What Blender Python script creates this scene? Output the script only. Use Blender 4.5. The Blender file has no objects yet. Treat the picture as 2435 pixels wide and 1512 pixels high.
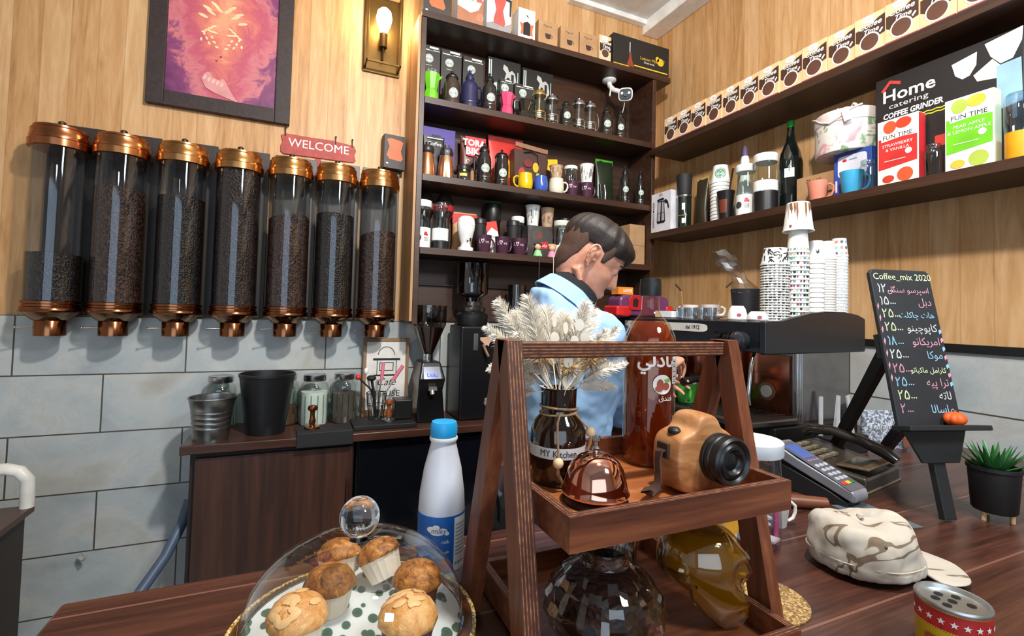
import bpy, bmesh, math, random
from mathutils import Vector as V, Matrix as M
sc = bpy.context.scene
C = sc.collection
PI = math.pi
R = math.radians
random.seed(7)

# ------------------------------------------------------------------ camera
YAW, PIT, ROL = R(23.386), R(1.981), R(1.522)
fw = V((math.sin(YAW) * math.cos(PIT), math.cos(YAW) * math.cos(PIT), math.sin(PIT)))
rt = V((math.cos(YAW), -math.sin(YAW), 0))
up = rt.cross(fw)
rx = rt * math.cos(ROL) + up * math.sin(ROL)
ux = up * math.cos(ROL) - rt * math.sin(ROL)
cd = bpy.data.cameras.new('camera')
cam = bpy.data.objects.new('camera', cd)
C.objects.link(cam)
mw = M((rx, ux, -fw)).transposed().to_4x4()
mw.translation = V((0, 0, 1.46))
cam.matrix_world = mw
cd.sensor_fit = 'HORIZONTAL'
cd.sensor_width = 36
cd.lens = 1134 / 2435 * 36
cd.shift_x = 14 / 2435
cd.shift_y = -53.5 / 2435
cd.clip_start = .02
sc.camera = cam

# ------------------------------------------------------------------ world, lamps, exposure
sc.view_settings.view_transform = 'Standard'
sc.view_settings.look = 'None'
sc.view_settings.gamma = 1
sc.view_settings.exposure = 0.0
sc.cycles.transparent_max_bounces = 20
w = bpy.data.worlds.new('world')
sc.world = w
w.use_nodes = True
w.node_tree.nodes['Background'].inputs[0].default_value = (.62, .70, .80, 1)
w.node_tree.nodes['Background'].inputs[1].default_value = .3

def lamp(name, kind, loc, energy, color=(1, 1, 1), size=.3, size_y=None, target=None, **k):
    l = bpy.data.lights.new(name, kind)
    l.energy = energy
    l.color = color
    if kind == 'AREA':
        l.size = size
        if size_y:
            l.shape = 'RECTANGLE'
            l.size_y = size_y
    elif kind != 'SUN':
        l.shadow_soft_size = size
    for a, b in k.items():
        setattr(l, a, b)
    o = bpy.data.objects.new(name, l)
    C.objects.link(o)
    o.location = loc
    if target:
        o.rotation_euler = (V(target) - V(loc)).to_track_quat('-Z', 'Y').to_euler()
    return o

lamp('ceiling_light', 'AREA', (.55, .25, 3.15), 76, (1, .95, .88), .14, None, (.95, 2.6, 1.75))
lamp('shop_light', 'AREA', (1.2, -.9, 3.0), 44, (.9, .96, 1), .5, None, (2.0, 1.4, 1.2))
lamp('window_light', 'AREA', (-.8, -2.4, 1.75), 46, (.7, .85, 1), 3.0, 2.1, (.5, 1.8, 1.3))

# ------------------------------------------------------------------ geometry helpers
class G:
    """collects geometry; T places it, m is the material slot"""
    def __init__(s):
        s.b = bmesh.new()
        s.m = 0
        s.T = M.Identity(4)

    def add(s, vs, fs):
        bv = [s.b.verts.new(s.T @ V(v)) for v in vs]
        for f in fs:
            try:
                fc = s.b.faces.new([bv[i] for i in f])
                fc.material_index = s.m
                fc.smooth = True
            except ValueError:
                pass
        return s

    def box(s, x0, x1, y0, y1, z0, z1):
        return s.add([(x0, y0, z0), (x1, y0, z0), (x1, y1, z0), (x0, y1, z0), (x0, y0, z1), (x1, y0, z1), (x1, y1, z1), (x0, y1, z1)],
                     [(3, 2, 1, 0), (4, 5, 6, 7), (0, 1, 5, 4), (1, 2, 6, 5), (2, 3, 7, 6), (3, 0, 4, 7)])

    def cbox(s, c, d):
        return s.box(c[0] - d[0] / 2, c[0] + d[0] / 2, c[1] - d[1] / 2, c[1] + d[1] / 2, c[2] - d[2] / 2, c[2] + d[2] / 2)

    def bar(s, a, b, wx, wy, side=(1, 0, 0)):
        """square bar from a to b, wx along 'side'"""
        a, b = V(a), V(b)
        d = (b - a).normalized()
        x = V(side)
        x = (x - d * x.dot(d)).normalized()
        y = d.cross(x)
        vs = []
        for p in (a, b):
            for i, j in ((-1, -1), (1, -1), (1, 1), (-1, 1)):
                vs.append(p + x * i * wx / 2 + y * j * wy / 2)
        return s.add(vs, [(3, 2, 1, 0), (4, 5, 6, 7), (0, 1, 5, 4), (1, 2, 6, 5), (2, 3, 7, 6), (3, 0, 4, 7)])

    def loft(s, rings, cap=True, close=False):
        n = len(rings[0])
        vs = [p for r in rings for p in r]
        fs = []
        k = len(rings)
        for i in range(k if close else k - 1):
            a, b = i * n, ((i + 1) % k) * n
            for j in range(n):
                q = (j + 1) % n
                fs.append((a + j, a + q, b + q, b + j))
        if cap and not close:
            fs.append(tuple(range(n))[::-1])
            fs.append(tuple((k - 1) * n + j for j in range(n)))
        return s.add(vs, fs)

    def lathe(s, prof, n=32, c=(0, 0, 0), sx=1, sy=1, close=False, ph=0):
        rings = []
        for r, z in prof:
            r = max(r, 1e-5)
            rings.append([(c[0] + r * sx * math.cos(2 * PI * j / n + ph), c[1] + r * sy * math.sin(2 * PI * j / n + ph), c[2] + z) for j in range(n)])
        return s.loft(rings, not close, close)

    def cyl(s, r, z0, z1, n=24, c=(0, 0, 0), r2=None):
        return s.lathe([(r, z0), (r if r2 is None else r2, z1)], n, c)

    def rod(s, a, b, r, n=10, r2=None):
        return s.tube([a, b], [r, r if r2 is None else r2], n)

    def tube(s, pts, r, n=8, close=False, flat=1):
        pts = [V(p) for p in pts]
        k = len(pts)
        rs = r if isinstance(r, (list, tuple)) else [r] * k
        rings = []
        x = None
        for i, p in enumerate(pts):
            if close:
                d = pts[(i + 1) % k] - pts[i - 1]
            else:
                d = pts[min(i + 1, k - 1)] - pts[max(i - 1, 0)]
            d.normalize()
            if x is None:
                x = d.orthogonal().normalized() if abs(d.z) < .99 else V((1, 0, 0))
                if abs(d.z) < .9:
                    x = V((0, 0, 1)).cross(d).normalized()
            x = (x - d * x.dot(d)).normalized()
            y = d.cross(x)
            rings.append([p + (x * math.cos(2 * PI * j / n) + y * flat * math.sin(2 * PI * j / n)) * rs[i] for j in range(n)])
        return s.loft(rings, True, close)

    def sph(s, c, r, sx=1, sy=1, sz=1, n=16, m=10):
        return s.lathe([(r * math.sin(PI * i / m), -r * math.cos(PI * i / m) * sz) for i in range(m + 1)], n, c, sx, sy)

    def prism(s, poly, y0, y1):
        """polygon in x,z pulled along y"""
        n = len(poly)
        vs = [(x, y0, z) for x, z in poly] + [(x, y1, z) for x, z in poly]
        fs = [tuple(range(n)), tuple(range(2 * n - 1, n - 1, -1))]
        fs += [(i, n + i, n + (i + 1) % n, (i + 1) % n) for i in range(n)]
        return s.add(vs, fs)

    def slab(s, poly, z0, z1):
        n = len(poly)
        vs = [(x, y, z0) for x, y in poly] + [(x, y, z1) for x, y in poly]
        fs = [tuple(range(n))[::-1], tuple(range(n, 2 * n))]
        fs += [(i, (i + 1) % n, n + (i + 1) % n, n + i) for i in range(n)]
        return s.add(vs, fs)

    # flat print facing -y
    def poly(s, pts, y):
        return s.add([(x, y, z) for x, z in pts], [tuple(range(len(pts)))])

    def rect(s, x0, x1, z0, z1, y):
        return s.poly([(x0, z0), (x1, z0), (x1, z1), (x0, z1)], y)

    def ell(s, x, z, a, b, y, n=24):
        return s.poly([(x + a * math.cos(2 * PI * i / n), z + b * math.sin(2 * PI * i / n)) for i in range(n)], y)

    def text(s, body, size, x, z, y, align='CENTER', sq=1, shear=0, bold=0):
        """lettering facing -y, anchored at x,z"""
        c = bpy.data.curves.new('t', 'FONT')
        c.body = body
        c.size = size
        c.align_x = align
        c.shear = shear
        c.offset = bold
        c.resolution_u = 2
        o = bpy.data.objects.new('t', c)
        me = bpy.data.meshes.new_from_object(o)
        s.add([(x + v.co.x * sq, y, z + v.co.y) for v in me.vertices], [tuple(p.vertices) for p in me.polygons])
        bpy.data.objects.remove(o)
        bpy.data.curves.remove(c)
        bpy.data.meshes.remove(me)
        return s

    def decal(s, r, fn):
        """what fn draws flat (x,z) is rolled round a vertical cylinder of radius r(z)"""
        T0, b0 = s.T, s.b
        s.T, s.b = M.Identity(4), bmesh.new()
        fn()
        xs = [v.co.x for v in s.b.verts]
        st = (r(.05) if callable(r) else r) * .22
        x = math.ceil(min(xs) / st) * st if xs else 0
        while xs and x < max(xs):
            bmesh.ops.bisect_plane(s.b, geom=s.b.verts[:] + s.b.edges[:] + s.b.faces[:], plane_co=(x, 0, 0), plane_no=(1, 0, 0))
            x += st
        bm, s.T, s.b = s.b, T0, b0
        bm.verts.index_update()
        nv = [s.b.verts.new(v.co) for v in bm.verts]
        for f in bm.faces:
            q = s.b.faces.new([nv[v.index] for v in f.verts])
            q.material_index = f.material_index
        bm.free()
        for v in nv:
            p = v.co.copy()
            rr = (r(p.z) if callable(r) else r) + max(0, -p.y)
            a = p.x / rr
            v.co = s.T @ V((rr * math.sin(a), -rr * math.cos(a), p.z))
        return s

AR = {}
for _c, _b, _n in (('ا', 0xFE8D, 2), ('ب', 0xFE8F, 4), ('ت', 0xFE95, 4), ('پ', 0xFB56, 4), ('د', 0xFEA9, 2), ('ر', 0xFEAD, 2), ('ز', 0xFEAF, 2), ('س', 0xFEB1, 4), ('ش', 0xFEB5, 4),
                   ('ف', 0xFED1, 4), ('ق', 0xFED5, 4), ('ک', 0xFED9, 4), ('گ', 0xFB92, 4), ('ل', 0xFEDD, 4), ('م', 0xFEE1, 4), ('ن', 0xFEE5, 4), ('ه', 0xFEE9, 4), ('و', 0xFEED, 2), ('ی', 0xFEF1, 4), ('چ', 0xFB7A, 4), ('ع', 0xFEC9, 4), ('ط', 0xFEC1, 4)):
    AR[_c] = (_b, _n)

def fa(t):
    """joined right-to-left letter forms"""
    o = []
    for i, ch in enumerate(t):
        if ch not in AR:
            o.append(ch)
            continue
        b, n = AR[ch]
        p = i > 0 and t[i - 1] in AR and AR[t[i - 1]][1] == 4
        q = n == 4 and i + 1 < len(t) and t[i + 1] in AR
        o.append(chr(b + (3 if p and q else 1 if p else 2 if q else 0)))
    return ''.join(reversed(o))

def obj(name, g, mats, parent=None, bev=0, ang=38, sub=0, solid=0, seg=2):
    me = bpy.data.meshes.new(name)
    bmesh.ops.recalc_face_normals(g.b, faces=g.b.faces[:]) if not getattr(g, 'flat', False) else None
    g.b.to_mesh(me)
    g.b.free()
    for m in (mats if isinstance(mats, (list, tuple)) else [mats]):
        me.materials.append(m)
    if not sub:
        me.set_sharp_from_angle(angle=R(ang))
    o = bpy.data.objects.new(name, me)
    C.objects.link(o)
    if parent:
        o.parent = parent
    if solid:
        q = o.modifiers.new('solid', 'SOLIDIFY')
        q.thickness = solid
        q.offset = 0
    if bev:
        q = o.modifiers.new('bevel', 'BEVEL')
        q.width = bev
        q.segments = seg
        q.limit_method = 'ANGLE'
        q.angle_limit = R(40)
        q.harden_normals = True
    if sub:
        q = o.modifiers.new('sub', 'SUBSURF')
        q.levels = q.render_levels = sub
    return o

def FG():
    g = G()
    g.flat = True
    return g

def tag(o, label, cat, group=None, kind=None):
    o['label'] = label
    o['category'] = cat
    if group:
        o['group'] = group
    if kind:
        o['kind'] = kind
    return o

def thing(name, label, cat, loc=(0, 0, 0), rz=0, group=None):
    o = bpy.data.objects.new(name, None)
    o.empty_display_size = .05
    C.objects.link(o)
    o.location = loc
    o.rotation_euler = (0, 0, R(rz))
    return tag(o, label, cat, group)

def struct(name, g, m, parent=None, **k):
    o = obj(name, g, m, parent, **k)
    o['kind'] = 'structure'
    return o

def dup(o, loc=None, rz=None, label=None, parent=None):
    c = o.copy()
    C.objects.link(c)
    if parent:
        c.parent = parent
    if loc:
        c.location = loc
    if rz is not None:
        c.rotation_euler = (0, 0, R(rz))
    if label:
        c['label'] = label
    for ch in o.children:
        dup(ch, parent=c)
    return c

# ------------------------------------------------------------------ materials
def lin(h):
    h = h.lstrip('#')
    o = []
    for i in (0, 2, 4):
        v = int(h[i:i + 2], 16) / 255
        o.append(v / 12.92 if v <= .04045 else ((v + .055) / 1.055) ** 2.4)
    return tuple(o) + (1,)

MC = {}
def base(name):
    m = bpy.data.materials.new(name)
    m.use_nodes = True
    nt = m.node_tree
    return m, nt, nt.nodes['Principled BSDF']

def node(nt, t, **k):
    n = nt.nodes.new(t)
    for a, b in k.items():
        if a in n.inputs.keys() if isinstance(a, str) else False:
            n.inputs[a].default_value = b
        else:
            setattr(n, a, b)
    return n

def ramp(nt, src, stops):
    r = nt.nodes.new('ShaderNodeValToRGB')
    e = r.color_ramp.elements
    while len(e) < len(stops):
        e.new(.5)
    for q, (p, c) in zip(e, stops):
        q.position = p
        q.color = lin(c) if isinstance(c, str) else c
    nt.links.new(src, r.inputs[0])
    return r.outputs[0]

def mixc(nt, fac, a, b, mode='MIX'):
    n = nt.nodes.new('ShaderNodeMix')
    n.data_type = 'RGBA'
    n.blend_type = mode
    for i, s in ((0, fac), (6, a), (7, b)):
        if hasattr(s, 'links'):
            nt.links.new(s, n.inputs[i])
        else:
            n.inputs[i].default_value = lin(s) if isinstance(s, str) else s
    return n.outputs[2]

def coords(nt, scale=(1, 1, 1), rot=(0, 0, 0), kind='Object'):
    t = nt.nodes.new('ShaderNodeTexCoord')
    mp = nt.nodes.new('ShaderNodeMapping')
    mp.inputs['Scale'].default_value = scale
    mp.inputs['Rotation'].default_value = rot
    nt.links.new(t.outputs[kind], mp.inputs[0])
    return mp.outputs[0]

def noise(nt, vec, s, d=3, r=.5, dist=0):
    n = nt.nodes.new('ShaderNodeTexNoise')
    n.inputs['Scale'].default_value = s
    n.inputs['Detail'].default_value = d
    n.inputs['Roughness'].default_value = r
    n.inputs['Distortion'].default_value = dist
    nt.links.new(vec, n.inputs['Vector'])
    return n.outputs[0]

def bump(nt, b, h, strength=.3, dist=.002):
    n = nt.nodes.new('ShaderNodeBump')
    n.inputs['Strength'].default_value = strength
    n.inputs['Distance'].default_value = dist
    nt.links.new(h, n.inputs['Height'])
    nt.links.new(n.outputs[0], b.inputs['Normal'])

def math_(nt, op, a, b=0.):
    n = nt.nodes.new('ShaderNodeMath')
    n.operation = op
    for i, s in enumerate((a, b)):
        if hasattr(s, 'links'):
            nt.links.new(s, n.inputs[i])
        else:
            n.inputs[i].default_value = s
    return n.outputs[0]

def mt(h, r=.5, m=0, var=.12, vs=14, coat=0, em=0, tr=0, sss=0):
    """plain painted / plastic / metal surface with a little unevenness"""
    key = (h, r, m, var, vs, coat, em, tr, sss)
    if key in MC:
        return MC[key]
    mm, nt, b = base('surface_' + h.strip('#'))
    c = lin(h)
    v = noise(nt, coords(nt), vs, 3)
    lo = tuple(x * (1 - var) for x in c[:3]) + (1,)
    hi = tuple(min(1, x * (1 + var)) for x in c[:3]) + (1,)
    nt.links.new(ramp(nt, v, [(.3, lo), (.7, hi)]), b.inputs['Base Color'])
    b.inputs['Roughness'].default_value = r
    b.inputs['Metallic'].default_value = m
    b.inputs['Coat Weight'].default_value = coat
    if tr:
        b.inputs['Transmission Weight'].default_value = tr
    if sss:
        b.inputs['Subsurface Weight'].default_value = sss
        b.inputs['Subsurface Radius'].default_value = (.012, .005, .003)
    if em:
        b.inputs['Emission Color'].default_value = c
        b.inputs['Emission Strength'].default_value = em
    MC[key] = mm
    return mm

def glass(tint='#ffffff', lo=.04, hi=.6, rough=.02, p=3., gc='#ffffff'):
    """thin clear wall: see-through face on, mirror-like at its edges"""
    key = ('g', tint, lo, hi, rough, p, gc)
    if key in MC:
        return MC[key]
    mm = bpy.data.materials.new('clear_' + tint.strip('#'))
    mm.use_nodes = True
    nt = mm.node_tree
    nt.nodes.clear()
    o = nt.nodes.new('ShaderNodeOutputMaterial')
    mx = nt.nodes.new('ShaderNodeMixShader')
    t = nt.nodes.new('ShaderNodeBsdfTransparent')
    t.inputs[0].default_value = lin(tint)
    g = nt.nodes.new('ShaderNodeBsdfGlossy')
    g.inputs['Roughness'].default_value = rough
    g.inputs['Color'].default_value = lin(gc)
    lw = nt.nodes.new('ShaderNodeLayerWeight')
    lw.inputs[0].default_value = .5
    q = math_(nt, 'POWER', lw.outputs['Facing'], p)
    q = math_(nt, 'MULTIPLY', q, hi - lo)
    q = math_(nt, 'ADD', q, lo)
    nt.links.new(q, mx.inputs[0])
    nt.links.new(t.outputs[0], mx.inputs[1])
    nt.links.new(g.outputs[0], mx.inputs[2])
    nt.links.new(mx.outputs[0], o.inputs[0])
    MC[key] = mm
    return mm

def wood(name, dark, mid, light, axis='x', scale=1., rough=.45, rings=9., coat=0, bmp=.15):
    """long grain along one axis"""
    mm, nt, b = base(name)
    s = {'x': (.06, 1, 1), 'y': (1, .06, 1), 'z': (1, 1, .06)}[axis]
    vec = coords(nt, tuple(q * scale for q in s))
    n1 = noise(nt, vec, rings * 3, 5, .6, .6)
    n2 = noise(nt, vec, rings * 14, 2, .6)
    f = math_(nt, 'ADD', math_(nt, 'MULTIPLY', n1, .75), math_(nt, 'MULTIPLY', n2, .25))
    nt.links.new(ramp(nt, f, [(.32, dark), (.5, mid), (.68, light)]), b.inputs['Base Color'])
    b.inputs['Roughness'].default_value = rough
    b.inputs['Coat Weight'].default_value = coat
    bump(nt, b, f, bmp, .001)
    return mm

def plank_wall(name, ax, width):
    """pale pine panelling in upright boards: ax is the axis running along the wall"""
    mm, nt, b = base(name)
    t = nt.nodes.new('ShaderNodeTexCoord')
    sp = nt.nodes.new('ShaderNodeSeparateXYZ')
    nt.links.new(t.outputs['Object'], sp.inputs[0])
    u = math_(nt, 'DIVIDE', sp.outputs[ax], width)
    cell = math_(nt, 'FLOOR', u)
    fr = math_(nt, 'FRACT', u)
    cm = nt.nodes.new('ShaderNodeCombineXYZ')
    nt.links.new(sp.outputs[ax], cm.inputs[0])
    nt.links.new(math_(nt, 'ADD', math_(nt, 'MULTIPLY', sp.outputs[2], .09), math_(nt, 'MULTIPLY', cell, 3.7)), cm.inputs[1])
    n1 = noise(nt, cm.outputs[0], 26, 4, .55, 1.1)
    n2 = noise(nt, cm.outputs[0], 130, 2, .6)
    wn = nt.nodes.new('ShaderNodeTexWhiteNoise')
    wn.noise_dimensions = '1D'
    nt.links.new(cell, wn.inputs['W'])
    f = math_(nt, 'ADD', math_(nt, 'MULTIPLY', n1, .62), math_(nt, 'MULTIPLY', n2, .18))
    f = math_(nt, 'ADD', f, math_(nt, 'MULTIPLY', wn.outputs[0], .18))
    c = ramp(nt, f, [(.26, '#9c6f42'), (.42, '#bb8e5c'), (.58, '#cba274'), (.78, '#d9b88a')])
    # knots
    kv = nt.nodes.new('ShaderNodeCombineXYZ')
    nt.links.new(sp.outputs[ax], kv.inputs[0])
    nt.links.new(math_(nt, 'MULTIPLY', sp.outputs[2], .45), kv.inputs[1])
    vo = nt.nodes.new('ShaderNodeTexVoronoi')
    vo.inputs['Scale'].default_value = 4.6
    nt.links.new(kv.outputs[0], vo.inputs['Vector'])
    k = ramp(nt, vo.outputs['Distance'], [(.03, (1, 1, 1, 1)), (.09, (0, 0, 0, 1))])
    c = mixc(nt, math_(nt, 'MULTIPLY', k, .45), c, '#9c6a3a')
    seam = math_(nt, 'LESS_THAN', math_(nt, 'ABSOLUTE', math_(nt, 'SUBTRACT', fr, .5)), .478)
    c = mixc(nt, math_(nt, 'MULTIPLY', math_(nt, 'SUBTRACT', 1., seam), .28), c, '#7c5733')
    nt.links.new(c, b.inputs['Base Color'])
    b.inputs['Roughness'].default_value = .5
    bump(nt, b, seam, .2, .002)
    return mm

def marble_wall(name, ax):
    mm, nt, b = base(name)
    t = nt.nodes.new('ShaderNodeTexCoord')
    sp = nt.nodes.new('ShaderNodeSeparateXYZ')
    nt.links.new(t.outputs['Object'], sp.inputs[0])
    cm = nt.nodes.new('ShaderNodeCombineXYZ')
    nt.links.new(math_(nt, 'ADD', sp.outputs[ax], .175), cm.inputs[0])
    nt.links.new(math_(nt, 'SUBTRACT', sp.outputs[2], .0995), cm.inputs[1])
    br = nt.nodes.new('ShaderNodeTexBrick')
    br.inputs['Scale'].default_value = 1
    br.inputs['Mortar Size'].default_value = .0032
    br.inputs['Mortar Smooth'].default_value = .1
    br.inputs['Brick Width'].default_value = .62
    br.inputs['Row Height'].default_value = .2585
    br.inputs['Color1'].default_value = (0, 0, 0, 1)
    br.inputs['Color2'].default_value = (1, 1, 1, 1)
    br.inputs['Bias'].default_value = 0
    nt.links.new(cm.outputs[0], br.inputs['Vector'])
    v2 = nt.nodes.new('ShaderNodeVectorMath')
    v2.operation = 'ADD'
    nt.links.new(t.outputs['Object'], v2.inputs[0])
    nt.links.new(br.outputs['Color'], v2.inputs[1])
    n1 = noise(nt, v2.outputs[0], 2.2, 6, .55, 1.4)
    n2 = noise(nt, v2.outputs[0], 5, 6, .6, 2.2)
    c = ramp(nt, n1, [(.3, '#989fa2'), (.45, '#a8afb1'), (.56, '#b3b6b4'), (.72, '#a5a29b')])
    vein = ramp(nt, math_(nt, 'ABSOLUTE', math_(nt, 'SUBTRACT', n2, .5)), [(0, (1, 1, 1, 1)), (.035, (0, 0, 0, 1))])
    c = mixc(nt, math_(nt, 'MULTIPLY', vein, .16), c, '#8c8a84')
    c = mixc(nt, br.outputs['Fac'], c, '#4c4640')
    nt.links.new(c, b.inputs['Base Color'])
    b.inputs['Roughness'].default_value = .32
    b.inputs['Specular IOR Level'].default_value = .4
    bump(nt, b, math_(nt, 'SUBTRACT', 1., br.outputs['Fac']), .6, .003)
    return mm

def speck(name, a, b_, c_, s, rough=.6, bstr=.8, bd=.003):
    """coffee beans, crumb, glitter: cell texture of three tones"""
    mm, nt, b = base(name)
    vo = nt.nodes.new('ShaderNodeTexVoronoi')
    vo.inputs['Scale'].default_value = s
    nt.links.new(coords(nt), vo.inputs['Vector'])
    bw = nt.nodes.new('ShaderNodeRGBToBW')
    nt.links.new(vo.outputs['Color'], bw.inputs[0])
    nt.links.new(ramp(nt, bw.outputs[0], [(.25, a), (.5, b_), (.8, c_)]), b.inputs['Base Color'])
    b.inputs['Roughness'].default_value = rough
    bump(nt, b, vo.outputs['Distance'], bstr, bd)
    return mm

BLACK = mt('#141414', .4)
BLKM = mt('#1c1b1b', .65)
WHITE = mt('#e6e6e4', .35)
STEEL = mt('#b9bbbd', .25, 1)
CHROME = mt('#d6d8da', .1, 1)
COPPER = mt('#b47a4e', .22, 1, .2)
KRAFT = mt('#a9835c', .75)
CLEAR = glass('#f4f8f8')
SHELF = wood('dark_shelf_wood', '#2a180f', '#382114', '#482c1c', 'x', 1, .42)
SHELFY = wood('dark_shelf_wood_long', '#2a180f', '#382114', '#482c1c', 'y', 1, .42)
# ------------------------------------------------------------------ the room
YW, XW, ZC = 2.7, 2.31, 3.55
PINEX = plank_wall('pine_panelling_back', 0, .098)
PINEY = plank_wall('pine_panelling_right', 1, .098)
MARX = marble_wall('marble_tiles_back', 0)
MARY = marble_wall('marble_tiles_right', 1)
PLASTER = mt('#d9d8d4', .8)
wb = G()
wb.box(-2.6, XW + .1, YW, YW + .1, 1.392, ZC)
wb.m = 1
wb.box(-2.6, XW + .1, YW - .012, YW + .1, 0, 1.392)
struct('wall_back', wb, [PINEX, MARX])
wr = G()
wr.box(XW, XW + .1, -2.6, YW, 1.37, ZC)
wr.m = 1
wr.box(XW - .006, XW + .1, -2.6, YW, 0, 1.37)
struct('wall_right', wr, [PINEY, MARY])
struct('wall_left', G().box(-2.7, -2.6, -2.6, YW + .1, 0, ZC), PLASTER)
struct('floor', G().box(-2.7, XW + .1, -2.6, YW + .1, -.1, 0), marble_wall('floor_tiles', 0))
wf = G()
for a in ((-2.6, -2.35, 0, ZC), (.75, XW + .1, 0, ZC), (-2.35, .75, 0, .65), (-2.35, .75, 2.85, ZC)):
    wf.box(a[0], a[1], -2.72, -2.6, a[2], a[3])
struct('wall_front', wf, PLASTER)
wn_ = G()
for a in ((-2.35, .75, .65, .7), (-2.35, .75, 2.8, 2.85), (-2.35, -2.3, .7, 2.8), (.7, .75, .7, 2.8), (-.83, -.77, .7, 2.8)):
    wn_.box(a[0], a[1], -2.7, -2.62, a[2], a[3])
struct('window_1', wn_, WHITE)
cg = G()
cg.box(-2.7, XW + .1, -1.2, YW + .1, ZC, ZC + .1)
struct('ceiling', cg, PLASTER)
struct('trim_1', G().box(XW - .018, XW, -2.6, YW - .012, 1.352, 1.384), BLACK, bev=.002)
# white cornice pieces at the ceiling
struct('trim_2', G().box(1.55, XW - .12, YW - .05, YW, ZC - .035, ZC), WHITE, bev=.004)
struct('trim_3', G().box(XW - .14, XW, .9, YW, ZC - .09, ZC), WHITE, bev=.006)
# ------------------------------------------------------------------ counters and shelving
def counter_mat():
    mm, nt, b = base('laminate_counter')
    vec = coords(nt, (.05, 1, 1))
    n1 = noise(nt, vec, 34, 4, .6, .5)
    n2 = noise(nt, vec, 170, 2, .6)
    f = math_(nt, 'ADD', math_(nt, 'MULTIPLY', n1, .7), math_(nt, 'MULTIPLY', n2, .3))
    c = ramp(nt, f, [(.34, '#2c1812'), (.5, '#452820'), (.66, '#5c382c')])
    t = nt.nodes.new('ShaderNodeTexCoord')
    sp = nt.nodes.new('ShaderNodeSeparateXYZ')
    nt.links.new(t.outputs['Object'], sp.inputs[0])
    fr = math_(nt, 'FRACT', math_(nt, 'DIVIDE', math_(nt, 'SUBTRACT', sp.outputs[1], .482), .208))
    ln = math_(nt, 'LESS_THAN', fr, .022)
    c = mixc(nt, math_(nt, 'MULTIPLY', ln, .6), c, '#8a6252')
    nt.links.new(c, b.inputs['Base Color'])
    b.inputs['Roughness'].default_value = .3
    b.inputs['Specular IOR Level'].default_value = .45
    return mm

COUNTER = counter_mat()
CABW = wood('cabinet_wood', '#26140d', '#3a2016', '#4d2d20', 'z', .8, .45)
fc = thing('bar_counter', 'long reddish brown laminate bar counter in the foreground carrying the cake dome and wooden stand', 'counter')
obj('countertop', G().slab([(-.33, .12), (2.3, .12), (2.3, 2.3), (1.39, 2.3), (1.39, .945), (-.315, .945)], .962, 1.0), COUNTER, fc, bev=.006)
obj('counter_body', G().slab([(-.3, .2), (2.3, .2), (2.3, 2.28), (1.42, 2.28), (1.42, .9), (-.3, .9)], 0, .961), CABW, fc)
bc = thing('back_counter', 'dark brown back worktop under the coffee bean dispensers', 'counter')
obj('worktop', G().box(-.425, 1.38, 2.31, 2.686, .842, .88), wood('back_worktop_wood', '#33201a', '#44291f', '#553529', 'x', 1, .3), bc, bev=.005)
bk = thing('base_cabinet', 'dark brown wooden base cabinet with grained door under the back worktop', 'cabinet')
obj('carcass', G().box(-.395, .262, 2.37, 2.684, 0, .841), mt('#1d1310', .6), bk)
obj('door', G().box(-.375, .255, 2.345, 2.368, .05, .815), CABW, bk, bev=.003)
obj('handle', G().tube([(.235, 2.345, .52), (.235, 2.325, .53), (.235, 2.325, .66), (.235, 2.345, .67)], .006), mt('#3a1a16', .3), bk)
fr = thing('undercounter_fridge', 'black undercounter fridge with dark glass door beside the brown cabinet', 'fridge')
obj('cabinet_shell', G().box(.275, 1.30, 2.39, 2.68, 0, .835), BLACK, fr, bev=.004)
obj('glass_door', G().box(.285, 1.05, 2.36, 2.389, .09, .825), mt('#0d1016', .08, 0, .1), fr, bev=.003)
obj('door_handle', G().box(1.01, 1.03, 2.34, 2.36, .35, .7), mt('#2b2c30', .3, .6), fr, bev=.003)
# dark marks of a wiped glass
su = thing('wall_shelf_unit', 'tall dark brown shelf unit filled with coffee makers and mugs in the corner', 'shelves')
for x in (.53, 2.05):
    obj('side_panel', G().box(x, x + .028, 2.43, 2.685, 1.385, 2.994), SHELF, su, bev=.002)
obj('back_panel', G().box(.558, 2.05, 2.672, 2.685, 1.40, 2.994), SHELF, su)
for z, x1 in ((2.575, 2.05), (2.167, 2.05), (1.785, 2.05)):
    obj('shelf_board', G().box(.558, x1, 2.425, 2.671, z - .036, z), SHELF, su, bev=.002)
obj('shelf_board', G().box(.53, 2.19, 2.425, 2.69, 2.995, 3.03), SHELF, su, bev=.002)
obj('thin_rail', G().box(.558, 2.05, 2.655, 2.671, 1.60, 1.612), mt('#20140f', .5), su)
pw = wood('pale_side_board', '#8a6440', '#a67c50', '#bb9164', 'z', 1, .5)
obj('side_board', G().box(.516, .529, 2.434, 2.685, 1.4, 3.0), pw, su)
ru = tag(obj('wall_shelf', G().box(2.03, 2.304, -1.2, 2.422, 2.487, 2.525), SHELFY, bev=.003), 'upper long dark wall shelf holding the row of coffee boxes', 'shelf')
rl = tag(obj('wall_shelf', G().box(2.03, 2.304, -1.2, 2.422, 1.947, 1.985), SHELFY, bev=.003), 'lower long dark wall shelf with cups, jars and the grinder box', 'shelf')

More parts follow.
